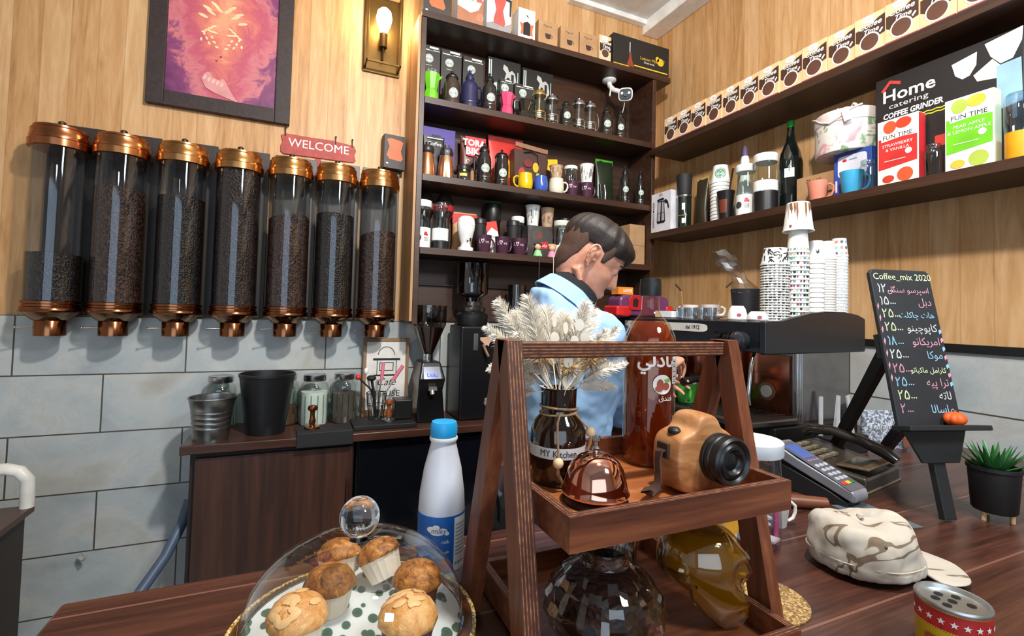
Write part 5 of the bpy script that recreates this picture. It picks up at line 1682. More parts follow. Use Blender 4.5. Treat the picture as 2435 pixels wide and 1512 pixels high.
obj('hopper', G().lathe([(.026, .345), (.04, .38), (.085, .49), (.092, .505), (.092, .595), (.095, .597), (.095, .605), (.001, .607)], 36, (0, .01, 0)), glass('#a8a09a', .1, .65, .05), gs)
obj('coffee_beans', G().lathe([(.001, .35), (.024, .352), (.037, .384), (.078, .485), (.001, .49)], 28, (0, .01, 0)), mt('#4a241a', .5), gs)
t = thing('smoked_cylinder', 'smoked clear cylinder standing right of the tall grinder', 'container', (1.17, 2.55, ZB))
obj('cylinder_body', G().lathe([(.001, 0), (.1, 0), (.1, .5), (.001, .5)], 32), mt('#151518', .35), t)
obj('clear_tube', G().lathe([(.055, .5), (.055, .74), (.001, .745)], 28), glass('#84888c', .12, .7, .05), t)
# left sink unit and hose
sk = thing('side_cabinet', 'dark cabinet at the left edge below the dispensers', 'cabinet', (-1.232, 2.0, -.02))
obj('carcass', G().box(-.3, .348, -.6, .3, .0205, .705), mt('#2a1f1a', .5), sk, bev=.003)
obj('top_board', G().box(-.3, .372, -.6, .305, .706, .73), mt('#4a352b', .4), sk, bev=.003)
t = tag(obj('white_basin', G().loft([[(-.25, -.5, 0), (.28, -.5, 0), (.28, .22, 0), (-.25, .22, 0)], [(-.28, -.55, .1), (.31, -.55, .1), (.31, .25, .1), (-.28, .25, .1)]]), WHITE, bev=.02, seg=3), 'white rounded basin on the dark side cabinet', 'basin')
t.location = (-1.232, 2.0, .7105)
t = tag(obj('white_pipe', G().tube([(-.62, .0, .1), (-.3, .0, .14), (-.07, 0, .142), (-.035, 0, .13), (-.012, 0, .1), (-.01, 0, .05), (-.01, 0, 0)], .021, 14), mt('#d4d2cc', .4)), 'thick white bent pipe rising from the dark side cabinet', 'pipe')
t.location = (-.865, 2.282, .7105)
t = tag(obj('wall_valve', G().tube([(0, .03, 0), (0, 0, 0), (.02, -.015, -.005)], .009, 10), mt('#c8c8c6', .25, .6)), 'small white valve on the marble wall beside the dark cabinet', 'valve')
t.location = (-.835, 2.66, .345)
t = tag(obj('grey_hose', G().tube([(-.42, 2.55, .58), (-.435, 2.51, .5), (-.475, 2.42, .40), (-.54, 2.3, .31), (-.62, 2.15, .17), (-.68, 2.0, .03)], .021, 12), mt('#4a5a72', .45)), 'thick blue grey hose sloping to the floor left of the brown cabinet', 'hose')
# ------------------------------------------------------------------ bar counter: cake dome
ZT = 1.0
DX, DY = .083, .655
pl = thing('cake_plate', 'round cake plate with leaf pattern paper under the glass dome', 'plate', (DX, DY, ZT))
obj('plate', G().lathe([(.001, .006), (.06, .006), (.062, 0), (.066, 0), (.05, .012), (.03, .02), (.03, .034), (.07, .04), (.15, .046), (.153, .05), (.15, .052), (.001, .044)], 56), mt('#6a4226', .25, .3, .2), pl)
mm, nt, b = base('leaf_paper')
vo = nt.nodes.new('ShaderNodeTexVoronoi')
vo.inputs['Scale'].default_value = 55
vv = coords(nt, (1, .62, 1), (0, 0, .6))
nt.links.new(vv, vo.inputs['Vector'])
nt.links.new(ramp(nt, vo.outputs['Distance'], [(.0, '#33503f'), (.36, '#4c6656'), (.4, '#d3d8d6'), (1, '#dde0df')]), b.inputs['Base Color'])
b.inputs['Roughness'].default_value = .5
obj('leaf_paper', G().lathe([(.001, .0522), (.135, .0522), (.136, .0532), (.001, .0534)], 48), mm, pl)
obj('gold_rim', G().lathe([(.1505, .046), (.156, .047), (.156, .052), (.151, .053)], 56, close=True), speck('gold_glitter', '#8a6a2a', '#c9a858', '#fff0b8', 420, .25, .6, .001), pl)
def crumb(name, a, b_, c_, s):
    mm, nt, b = base(name)
    n = noise(nt, coords(nt), s, 5, .65, .8)
    nt.links.new(ramp(nt, n, [(.32, a), (.5, b_), (.68, c_)]), b.inputs['Base Color'])
    b.inputs['Roughness'].default_value = .45
    bump(nt, b, n, .9, .004)
    return mm
CRUST = crumb('muffin_crust', '#5e3012', '#a8682a', '#d89848', 75)
CRUSTL = crumb('muffin_crust_pale', '#b87434', '#d99c58', '#eabf82', 40)
CUPP = mt('#e8d9c2', .7)
CUPR = mt('#6a2a24', .7)
def muffin(label, x, y, s, m, cm_, tilt=(0, 0), nuts=0):
    t = thing('muffin', label, 'muffin', (x, y, ZT + .0538 + .012 * (1 if tilt != (0, 0) else 0)), 0, 'muffins under the dome')
    t.rotation_euler = (R(tilt[0]), R(tilt[1]), random.uniform(0, 6))
    n = 36
    rings = []
    for q, zz in ((.001, 0), (.023, 0), (.0235, .002), (.029, .028), (.031, .034)):
        rings.append([(q * s * (1 + (.04 if j % 2 and q > .01 else 0)) * math.cos(2 * PI * j / n), q * s * (1 + (.04 if j % 2 and q > .01 else 0)) * math.sin(2 * PI * j / n), zz * s) for j in range(n)])
    obj('paper_case', G().loft(rings), cm_, t, ang=15)
    rnd = random.Random(int(x * 1e4))
    rings = []
    for k in range(9):
        a = k / 8 * PI / 2
        rings.append([((.0335 * math.cos(a) + .0005) * s * (1 + rnd.uniform(-.045, .045)) * math.cos(2 * PI * j / 20), (.0335 * math.cos(a) + .0005) * s * (1 + rnd.uniform(-.045, .045)) * math.sin(2 * PI * j / 20), (.033 + .026 * math.sin(a)) * s) for j in range(20)])
    rings = [[(.026 * s * math.cos(2 * PI * j / 20), .026 * s * math.sin(2 * PI * j / 20), .029 * s) for j in range(20)]] + rings
    cr = obj('muffin_top', G().loft(rings), m, t, ang=70)
    if nuts:
        g = G()
        for k in range(nuts):
            a, e = rnd.uniform(0, 2 * PI), rnd.uniform(.5, 1.45)
            p = V((.034 * s * math.cos(e) * math.cos(a), .034 * s * math.cos(e) * math.sin(a), (.033 + .0265 * math.sin(e)) * s))
            T0 = g.T.copy()
            g.T = M.Translation(p) @ V((math.cos(a) * math.cos(e), math.sin(a) * math.cos(e), math.sin(e) * 1.2)).to_track_quat('Z', 'Y').to_matrix().to_4x4() @ M.Rotation(rnd.uniform(0, 3), 4, 'Z')
            g.sph((0, 0, 0), .0085 * s, .55, 1, .18, 8, 5)
            g.T = T0
        nu = obj('almond_flakes', g, mt('#e3b67c', .5), t)
        nu['kind'] = 'stuff'
muffin('brown muffin at the back left under the dome', .052, .692, 1., CRUST, CUPP, nuts=0)
muffin('cut muffin tilted on its side in the middle back of the dome', .133, .722, .95, CRUST, CUPP, (-28, 14))
muffin('crumbly brown muffin in a dark red case under the right of the dome', .163, .660, 1., CRUST, CUPR)
muffin('glossy almond muffin at the front left under the dome', .012, .628, 1.05, CRUSTL, CUPP, nuts=16)
muffin('glossy almond muffin at the front right under the dome', .134, .580, 1.05, CRUSTL, CUPR, nuts=18)
muffin('half hidden muffin on the far side of the dome', .068, .744, .92, CRUST, CUPP, (14, 0))
dm = thing('glass_dome', 'large clear glass cake dome with ball knob over the muffins', 'dome', (DX, DY, ZT + .0536))
def domeprof(a, c, e=2.15, n=22, z0=0):
    return [(a * (max(0, 1 - (k / n) ** e)) ** (1 / e), z0 + c * k / n) for k in range(n + 1)]
g = FG()
n = 64
rings = [[(r * math.cos(2 * PI * j / n), r * math.sin(2 * PI * j / n), zz) for j in range(n)] for r, zz in domeprof(.138, .106, 2.35) if r > .0005] + [[(.0005 * math.cos(2 * PI * j / n), .0005 * math.sin(2 * PI * j / n), .106) for j in range(n)]]
obj('dome_wall', g.loft(rings, cap=False), glass('#f3f4f4', .035, .65, .015, 3.2), dm)
obj('dome_rim', G().tube([(.138 * math.cos(2 * PI * k / 48), .138 * math.sin(2 * PI * k / 48), .002) for k in range(48)], .0025, 8, True), glass('#e8eeee', .15, .7), dm)
mm, nt, b = base('solid_glass')
b.inputs['Transmission Weight'].default_value = 1
b.inputs['Roughness'].default_value = .01
b.inputs['IOR'].default_value = 1.45
b.inputs['Base Color'].default_value = (.95, .97, .97, 1)
obj('ball_knob', G().lathe([(.001, .1055), (.012, .1055), (.010, .11)] + [(.0255 * math.sin(PI * k / 14), .134 - .0255 * math.cos(PI * k / 14)) for k in range(2, 15)], 32), mm, dm)

# milk bottle
mb = thing('milk_bottle', 'white plastic milk bottle with bright blue cap and blue label behind the dome', 'bottle', (.238, .806, ZT))
prof = [(.001, .002), (.033, .002), (.037, 0), (.0395, .006), (.0395, .125), (.038, .15), (.032, .19), (.024, .222), (.0215, .232), (.0215, .236)]
obj('bottle_body', G().lathe(prof + [(.001, .236)], 48), mt('#cfd3de', .35, 0, .03, 14, 0, 0, 0, .2), mb)
obj('cap_ring', G().lathe([(.001, .2365), (.0235, .2365), (.0245, .24), (.0235, .243), (.001, .243)], 40), WHITE, mb)
obj('cap', G().lathe([(.001, .2435), (.0225, .2435), (.0232, .248), (.0232, .262), (.021, .268), (.001, .269)], 40), mt('#1d9fe0', .35), mb)
lb = obj('label', G().lathe([(.0396, .028), (.0402, .028), (.0402, .12), (.0396, .12)], 48, close=True), mt('#1f62b4', .35), mb)
g = FG()
g.T = M.Rotation(R(-22), 4, 'Z')
def milk_art():
    g.m = 0
    for x, z, a, b_ in ((-.012, .1, .008, .005), (-.004, .104, .006, .004), (.006, .098, .009, .005), (-.002, .095, .012, .004), (.014, .094, .004, .003)):
        g.ell(x, z, a, b_, -.001)
    g.m = 1
    g.text('milky', .012, 0, .0945, -.0013, shear=.2)
    g.m = 0
    g.text('milk', .008, .012, .078, -.001)
    g.text('fresh', .007, .012, .062, -.001)
    g.rect(.027, .056, .03, .117, -.001)
    g.m = 2
    for k in range(9):
        g.rect(.03, .053, .104 - k * .006, .106 - k * .006, -.0013)
    for k in range(4):
        g.rect(.03 + k * .006, .034 + k * .006, .04, .045, -.0013)
    g.m = 3
    g.ell(.012, .044, .0085, .0085, -.0012)
g.decal(.0402, milk_art)
obj('printed_label', g, [PRINTW, mt('#1f62b4', .4), mt('#8a94a4', .5), RED], lb)

# ------------------------------------------------------------------ wooden A-frame stand
SX, SY = .462, .59
sd = thing('display_stand', 'brown wooden A-frame stand with two trays at the centre of the bar counter', 'stand', (SX, SY, ZT))
SW = wood('stained_wood', '#4a2416', '#6b3a24', '#8a5232', 'z', 1.2, .4)
SWX = wood('stained_wood_long', '#4a2416', '#6e3c25', '#8f5634', 'x', 1.2, .4)
SWT = wood('tray_wood', '#7c4424', '#985a30', '#b06e3e', 'x', 1., .4)
def ply(name, ax):
    mm, nt, b = base(name)
    t = nt.nodes.new('ShaderNodeTexCoord')
    sp = nt.nodes.new('ShaderNodeSeparateXYZ')
    nt.links.new(t.outputs['Object'], sp.inputs[0])
    s = math_(nt, 'SINE', math_(nt, 'MULTIPLY', sp.outputs[ax], 2 * PI / .0044))
    n = noise(nt, coords(nt, (20, 20, 20)), 6, 2)
    s = math_(nt, 'ADD', math_(nt, 'MULTIPLY', s, .5), math_(nt, 'MULTIPLY', n, .9))
    nt.links.new(ramp(nt, s, [(.3, '#45241a'), (.75, '#5c3322'), (1.0, '#99683f')]), b.inputs['Base Color'])
    b.inputs['Roughness'].default_value = .5
    return mm
PLYX, PLYZ, PLYY = ply('ply_edge_x', 0), ply('ply_edge_z', 2), ply('ply_edge_y', 1)
HH = .422
def leg(s, yb, mat2):
    """ply leg from the peak down to the counter: broad faces look sideways, laminated edge looks forward"""
    g = G()
    x0, x1 = (-.213, -.19) if s < 0 else (.181, .204)
    yt = -.004 if yb < 0 else .004
    hw = .02
    def sec(y, z, o):
        return [(x0, y - o, z), (x1, y - o, z), (x1, y + o, z), (x0, y + o, z)]
    g.m = 0
    vs = sec(yb, 0, hw) + sec(yt, HH, hw * .75)
    g.add(vs, [(3, 2, 1, 0), (4, 5, 6, 7), (1, 2, 6, 5), (3, 0, 4, 7)])
    g.m = 1
    g.add(vs, [(0, 1, 5, 4), (2, 3, 7, 6)])
    return obj('leg', g, [SW, mat2], sd, bev=0)
for s in (-1, 1):
    leg(s, -.088, PLYX if s < 0 else SW)
    leg(s, .127, SW)
g = G()
g.box(-.1895, .1805, -.012, .012, HH - .024, HH - .002)
for x0, x1 in ((-.2125, -.1905), (.1815, .2035)):
    obj('peak_joint', G().box(x0, x1, -.0185, .0185, HH - .035, HH + .0015), SW, sd, bev=.001)
hb = obj('handle_bar', g, PLYZ, sd, bev=.0015)
def tray(name, z, y0, y1, hw, h, wd_):
    g = G().box(-hw, hw, y0, y1, z, z + .008)
    tr = obj(name, g, wd_, sd)
    for s in (-1, 1):
        xx = (-hw - .012, -hw - .0003) if s < 0 else (hw + .0003, hw + .012)
        g = G()
        vs = [(xx[0], y0, z), (xx[1], y0, z), (xx[1], y1, z), (xx[0], y1, z)]
        vs += [(a, b_, z + h) for a, b_, c in vs]
        g.add(vs, [(3, 2, 1, 0), (0, 1, 5, 4), (1, 2, 6, 5), (2, 3, 7, 6), (3, 0, 4, 7)])
        g.m = 1
        g.add(vs, [(4, 5, 6, 7)])
        obj('side_board', g, [SWX, PLYX], tr)
    for yy in ((y0 - .0125, y0 - .0003), (y1 + .0003, y1 + .0125)):
        g = G()
        vs = [(-hw - .012, yy[0], z), (hw + .012, yy[0], z), (hw + .012, yy[1], z), (-hw - .012, yy[1], z)]
        vs += [(a, b_, z + h) for a, b_, c in vs]
        g.add(vs, [(3, 2, 1, 0), (0, 1, 5, 4), (1, 2, 6, 5), (2, 3, 7, 6), (3, 0, 4, 7)])
        g.m = 1
        g.add(vs, [(4, 5, 6, 7)])
        obj('end_board', g, [SWX, PLYY], tr)
tray('upper_tray', .195, -.118, .14, .1675, .04, SWT)
tray('lower_tray', .006, -.14, .155, .158, .04, SWX)
TZ = ZT + .2035
LZ = ZT + .0145

# brown vase with dried bouquet
vs_ = thing('vase', 'dark brown glass vase with twine and paper band on the upper tray', 'vase', (SX - .086, SY + .062, TZ))
BRG = mt('#1f100a', .08, 0, .2, 14, .8)
obj('vase_body', G().lathe([(.001, .002), (.036, .002), (.039, 0), (.041, .006), (.0425, .06), (.042, .078), (.036, .092), (.028, .101), (.026, .108), (.027, .112), (.0275, .138), (.0285, .142), (.024, .142), (.0235, .105), (.034, .085), (.037, .01), (.001, .008)], 48), BRG, vs_)
TWINE = mt('#9a7a58', .8, 0, .25, 300)
tw = [((.0275 + .0015 * math.sin(k * .9)) * math.cos(k * .42), (.0275 + .0015 * math.sin(k * .9)) * math.sin(k * .42), .108 + .006 * math.sin(k * .21)) for k in range(62)]
obj('twine', G().tube(tw, .0018, 6), TWINE, vs_)
g = G().tube([(-.012, -.026, .106), (-.022, -.036, .095), (-.026, -.044, .075), (-.026, -.047, .058), (-.026, -.047, .046)], .0017, 6)
g.tube([(-.026, -.0475, .036), (-.026, -.0475, .026), (-.018, -.048, .012), (-.02, -.047, .006)], [.0017, .003, .002, .002], 6)
g.tube([(.014, -.024, .106), (.026, -.032, .09), (.034, -.034, .083)], .0017, 6)
g.tube([(.037, -.034, .073), (.036, -.035, .062), (.03, -.036, .05)], [.0017, .0026, .002], 6)
obj('twine_ends', g, TWINE, vs_)
for p in ((-.026, -.0475, .041), (.0365, -.034, .078)):
    obj('wooden_bead', G().sph(p, .0078), mt('#d8b890', .6), vs_)
bd = obj('paper_band', G().lathe([(.0424, .042), (.0434, .042), (.0434, .058), (.0424, .058)], 48, close=True), mt('#cfd3d4', .6), vs_)
g = FG()
g.T = M.Rotation(R(-28), 4, 'Z')
g.decal(.0434, lambda: g.text('MY Kitchen', .0135, .0, .046, -.0008, sq=.9))
obj('lettering', g, INK, bd)

bq = thing('dried_bouquet', 'cream pampas and dried flower bouquet in the brown vase', 'dried flowers', (SX - .086, SY + .062, TZ + .05))
PAMP = mt('#efe9dd', .8, 0, .1, 60)
PAMPD = mt('#c9b79c', .8, 0, .12, 60)
rnd = random.Random(11)
def plume(az, el, L, w_, m, base=.06, seed=0):
    rn = random.Random(seed)
    d = V((math.cos(az) * math.cos(el), math.sin(az) * math.cos(el), math.sin(el)))
    p0 = V((.012 * math.cos(az), .012 * math.sin(az), base))
    g = G()
    axis = []
    for k in range(9):
        u = k / 8
        axis.append(p0 + d * (L * u) + V((0, 0, -.025 * u * u * (1 - abs(math.sin(el))))))
    g.tube([V((0, 0, .0)), p0] + axis[1:], [.0012, .0012] + [.0011] * 7 + [.0004], 5)
    for k in range(1000):
        u = rn.uniform(.28, 1.0)
        i = min(7, int(u * 8))
        p = axis[i].lerp(axis[i + 1], u * 8 - i)
        a = rn.uniform(0, 2 * PI)
        o = d.orthogonal().normalized()
        o = (o * math.cos(a) + d.cross(o) * math.sin(a))
        l = w_ * (.35 + .65 * math.sin(PI * min(1, (u - .2) / .8 * .9 + .08))) * rn.uniform(.6, 1.15)
        dd = (o * .75 + d * .85 + V((0, 0, -.12))).normalized()
        q = p + dd * l
        sd_ = dd.cross(o.cross(d)).normalized() if 0 else dd.orthogonal().normalized()
        h = .0007
        mid = p.lerp(q, .5) + V((0, 0, .002))
        b0 = len(g.b.verts)
        g.add([p - sd_ * h * .6, p + sd_ * h * .6, mid + sd_ * h, q, mid - sd_ * h], [(0, 1, 2, 4), (4, 2, 3)])
    o = obj('pampas_plume', g, m, bq, ang=180)
    return o
specs = [(R(176), R(44), .15, .024), (R(165), R(58), .165, .03), (R(182), R(26), .118, .021), (R(178), R(6), .105, .019), (R(120), R(60), .14, .042), (R(80), R(66), .14, .045),
         (R(28), R(54), .165, .03), (R(12), R(42), .16, .025), (R(4), R(25), .13, .021), (R(8), R(10), .105, .019), (R(55), R(60), .14, .042), (R(140), R(40), .1, .036), (R(100), R(40), .09, .038), (R(20), R(70), .15, .034), (R(168), R(74), .15, .034),
         (R(60), R(35), .09, .036), (R(196), R(52), .12, .024), (R(-6), R(56), .12, .024)]
for k, a in enumerate(specs):
    plume(a[0], a[1], a[2], a[3], PAMP if k not in (11, 12, 15) else PAMPD, .085, k)
LUN = mt('#e6dfce', .35, 0, .06, 40)
for k, (x, y, z) in enumerate(((-.03, -.036, .17), (-.012, -.036, .185), (.004, -.036, .165), (.012, -.036, .19), (-.02, -.036, .15), (.022, -.036, .17), (-.006, -.036, .135), (-.008, -.034, .105), (-.03, -.034, .195))):
    g = G()
    g.tube([(0, 0, .03), (0, -.012, .09), (x * .8, y * .8, z * .8), (x, y, z - .011)], .0007, 5)
    T0 = g.T
    g.T = M.Translation((x, y, z)) @ M.Rotation(rnd.uniform(-.6, .6), 4, 'Z') @ M.Rotation(rnd.uniform(-.3, .3), 4, 'Y')
    g.prism([(.0072 * math.cos(q), .009 * math.sin(q)) for q in [2 * PI * i / 18 for i in range(18)]], -.0004, .0004)
    obj('silver_dollar_pod', g, LUN, bq)
for k, (x, y, z, r) in enumerate(((-.045, -.03, .145, .017), (.035, -.03, .135, .018), (.055, -.025, .145, .014), (.0, -.03, .125, .016))):
    g = G()
    rn = random.Random(k)
    for q in range(150):
        a, e = rn.uniform(0, 2 * PI), rn.uniform(-1.2, 1.57)
        d = V((math.cos(a) * math.cos(e), math.sin(a) * math.cos(e), math.sin(e) * 1.25))
        p = V((x, y, z)) + d * r * .3
        s = d.orthogonal().normalized() * .0012
        g.add([p - s, p + s, p + d * r], [(0, 1, 2)])
    g.tube([(0, 0, .03), (x * .3, y * .3, .09), (x, y, z - r * .4)], .0008, 5)
    obj('bunny_tail', g, mt('#c8a878', .8) if k != 2 else mt('#d8c49a', .8), bq, ang=180)
g = G()
rn = random.Random(5)
for q in range(26):
    p = (.042 + rn.uniform(-.018, .018), -.033 + rn.uniform(-.01, .01), .155 + rn.uniform(-.012, .012))
    g.sph(p, rn.uniform(.0025, .0042), n=6, m=5)
g.tube([(0, 0, .03), (.012, -.02, .1), (.042, -.033, .15)], .001, 5)
obj('cream_flower_head', g, mt('#e3cfa0', .7), bq)

# bell
bl_ = thing('service_bell', 'polished copper service bell at the front of the upper tray', 'bell', (SX - .078, SY - .03, TZ))
obj('bell_base', G().lathe([(.001, 0), (.044, 0), (.045, .003), (.04, .008), (.03, .011), (.001, .011)], 48), mt('#1c1413', .4), bl_)
obj('bell_cup', G().lathe([(.043, .0112), (.0458, .012), (.0465, .0145), (.0445, .018), (.0432, .024), (.0412, .034), (.0378, .044), (.032, .0535), (.0235, .061), (.013, .0655), (.001, .067)], 64), mt('#e0a490', .07, 1, .06), bl_)
obj('plunger', G().lathe([(.001, .067), (.005, .067), (.0055, .072), (.003, .075), (.003, .081), (.0055, .083), (.0055, .088), (.001, .09)], 24), CHROME, bl_)

# wooden toy camera
wc = thing('wooden_camera', 'carved wooden camera ornament with black lens on the upper tray', 'ornament', (SX + .095, SY - .035, TZ))
wcm, nt, b = base('carved_wood')
vec = coords(nt, (1, 1, 2.2), (.1, .05, 0))
n1 = noise(nt, vec, 16, 4, .5, 1.2)
n2 = noise(nt, coords(nt), 240, 2)
nt.links.new(ramp(nt, n1, [(.3, '#87552f'), (.5, '#aa7446'), (.7, '#c08f63')]), b.inputs['Base Color'])
b.inputs['Roughness'].default_value = .5
bump(nt, b, math_(nt, 'ADD', n1, math_(nt, 'MULTIPLY', n2, .2)), .25, .002)
g = G()
rings = []
sec = [(-.057, .02), (-.058, .045), (-.057, .07), (-.05, .083), (-.034, .088), (-.022, .092), (-.018, .108), (-.008, .114), (.012, .114), (.022, .107), (.026, .094), (.04, .088), (.052, .08), (.057, .066), (.058, .04), (.056, .016), (.048, .003), (.03, 0), (-.03, 0), (-.05, .005)]
for y, s in ((-.029, .90), (-.026, .965), (-.018, 1.), (.018, 1.), (.026, .965), (.029, .9)):
    rings.append([(x * s, y, .05 + (z - .05) * s) for x, z in sec])
# base must stay flat on the tray
rings = [[(x, y, max(z, 0)) for x, y, z in r] for r in rings]
obj('camera_body', g.loft(rings), wcm, wc, sub=2)
def axy(prof, n, m, name, cx, cz, y0, parent=wc):
    q = G()
    q.T = M.Translation((cx, y0, cz)) @ M.Rotation(PI / 2, 4, 'X')
    return obj(name, q.lathe(prof, n), m, parent)
LB = mt('#141416', .35)
ln = axy([(.001, 0), (.033, 0), (.035, .002), (.035, .007), (.033, .008), (.033, .009), (.035, .011), (.035, .016), (.033, .0175), (.033, .0185), (.035, .02), (.0345, .03), (.031, .033), (.029, .032), (.026, .029), (.024, .03), (.022, .032), (.018, .032), (.016, .028), (.013, .026), (.011, .027), (.001, .029)], 48, LB, 'lens', .016, .052, -.0275)
obj('shutter_button', G().lathe([(.001, .0), (.009, .0), (.0095, .004), (.007, .0075), (.001, .008)], 24, (-.041, -.002, .085)), BLACK, wc)
LEA = mt('#3a241b', .6, 0, .2, 60)
g = G()
pts = [(-.0555, .0, .06), (-.062, -.004, .058), (-.064, -.01, .04), (-.066, -.02, .02), (-.075, -.03, .008), (-.09, -.033, .004), (-.098, -.03, .006), (-.1, -.022, .012), (-.09, -.012, .012), (-.075, -.002, .01), (-.06, .006, .006)]
pts = [(-.062, -.001, .062), (-.069, -.002, .060), (-.073, -.004, .048), (-.074, -.007, .034), (-.079, -.012, .02), (-.09, -.018, .012), (-.104, -.022, .009), (-.108, -.022, .014), (-.098, -.016, .012), (-.08, -.006, .008), (-.066, .004, .006)]
rings = []
for i, p in enumerate(pts):
    d = (V(pts[min(i + 1, 10)]) - V(pts[max(i - 1, 0)])).normalized()
    s_ = V((.25, 1, .1))
    s_ = (s_ - d * s_.dot(d)).normalized()
    u_ = d.cross(s_)
    rings.append([V(p) + s_ * a * .0075 + u_ * b_ * .0012 for a, b_ in ((-1, -1), (1, -1), (1, 1), (-1, 1))])
g.loft(rings)
obj('leather_strap', g, LEA, wc)
obj('strap_lug', G().box(-.062, -.0565, -.011, .011, .05, .072), LEA, wc, bev=.001)
# syrup bottle
sb = thing('syrup_bottle', 'tall amber syrup bottle with black cap on the upper tray', 'bottle', (SX + .112, SY + .088, TZ))
AMB = glass('#8a3412', .05, .5, .03, 3)
mm, nt, b = base('amber_syrup')
b.inputs['Base Color'].default_value = lin('#8f3510')
b.inputs['Roughness'].default_value = .05
b.inputs['Transmission Weight'].default_value = .55
b.inputs['Coat Weight'].default_value = .6
AMBL = mm
def octo(r, z):
    return [(r * math.cos(2 * PI * (j + .5) / 8 * 1.0) * 1.0, r * math.sin(2 * PI * (j + .5) / 8), z) for j in range(8)]
def rocto(r, z, k=.25):
    o = []
    for j in range(8):
        a = V(octo(r, z)[j])
        p, q = V(octo(r, z)[j - 1]), V(octo(r, z)[(j + 1) % 8])
        o += [a.lerp(p, k), a.lerp(q, k)]
    return o
obj('syrup', G().loft([rocto(.040, .004), rocto(.044, .012), rocto(.044, .215), rocto(.034, .237), rocto(.026, .247)]), AMBL, sb, ang=30)
g = FG()
g.loft([rocto(.043, .001), rocto(.0475, .008), rocto(.0475, .218), rocto(.036, .243), rocto(.02, .258), rocto(.0165, .268), rocto(.0155, .292), rocto(.0165, .294)], cap=False)
obj('glass_wall', g, glass('#f6e2cc', .035, .6), sb, ang=30)
obj('cap', G().lathe([(.001, .292), (.0185, .292), (.019, .296), (.019, .312), (.0185, .314), (.0185, .322), (.001, .324)], 32), BLACK, sb)
g = FG()
g.T = M.Rotation(R(-21), 4, 'Z')
def syr():
    g.m = 0
    g.text(fa('شادلی'), .032, .004, .172, -.0006, bold=.0008)
    g.ell(.006, .142, .0165, .0165, -.0006)
    g.m = 1
    g.ell(.002, .142, .006, .009, -.001)
    g.ell(.012, .139, .007, .006, -.0012)
    g.ell(.0, .135, .007, .005, -.0014)
    g.m = 2
    g.poly([(.008, .15), (.018, .153), (.02, .147), (.012, .145)], -.0016)
    g.m = 0
    g.text(fa('فندق'), .012, .012, .115, -.0006)
    g.rect(.026, .036, .143, .188, -.0006)
    g.m = 3
    for k in range(14):
        g.rect(.028, .034, .146 + k * .0028, .1474 + k * .0028 - .0006 * (k % 3), -.001)
g.decal(.0478, syr)
obj('printed_label', g, [PRINTW, mt('#9a4a3a', .5), mt('#7ab04a', .5), INK], sb)

# lower tray: lotus bowl, lidded jar, skull bottle
BEANM = speck('coffee_in_jar', '#140b08', '#2c1912', '#47291d', 130, .5, .8, .003)
lo = thing('lotus_jar', 'round petal shaped glass jar of dark coffee under the upper tray', 'jar', (SX - .068, SY - .04, LZ))
g = FG()
n = 48
rings = []
for k in range(13):
    u = k / 12
    r = .076 * math.sin(PI * (.16 + .74 * u)) ** .8
    ph = k % 2 * PI / 8
    rings.append([((r * (1 + .09 * abs(math.cos(4 * (2 * PI * j / n) + ph * 4)))) * math.cos(2 * PI * j / n), (r * (1 + .09 * abs(math.cos(4 * (2 * PI * j / n) + ph * 4)))) * math.sin(2 * PI * j / n), .115 * u) for j in range(n)])
obj('petal_glass', g.loft(rings, cap=False), glass('#e6e4e2', .09, .75, .03, 2.2), lo, ang=12)
obj('coffee', G().lathe([(.001, .006), (.036, .006), (.058, .03), (.066, .055), (.062, .085), (.001, .09)], 32), BEANM, lo)
obj('glass_mouth', G().lathe([(.034, .112), (.036, .118), (.037, .128), (.034, .132), (.032, .128), (.031, .115)], 40, close=True), glass('#eef0f0', .2, .8), lo)
gj = thing('lidded_jar', 'clear glass jar with ball lid and dark coffee between lotus jar and skull bottle', 'jar', (SX + .02, SY + .085, LZ))
g = FG()
rings = [[(r * math.cos(2 * PI * j / 40), r * math.sin(2 * PI * j / 40), zz) for j in range(40)] for r, zz in ((.05, .001), (.053, .01), (.053, .085), (.045, .104), (.03, .113), (.03, .12))]
obj('glass_wall', g.loft(rings, cap=False), glass('#e8e8e6', .08, .65), gj)
obj('coffee', G().lathe([(.001, .004), (.048, .004), (.05, .085), (.042, .1), (.001, .102)], 32), BEANM, gj)
obj('glass_lid', G().lathe([(.001, .1205), (.034, .1205), (.035, .125), (.02, .132), (.010, .138), (.014, .146), (.018, .156), (.014, .166), (.001, .17)], 32), glass('#f0f2f2', .12, .75, .02, 2.4), gj)
sk_ = thing('skull_bottle', 'skull shaped glass bottle of yellow syrup on the lower tray', 'bottle', (SX + .095, SY - .05, LZ), -42)
sk_.scale = (1.14, 1.14, 1.14)
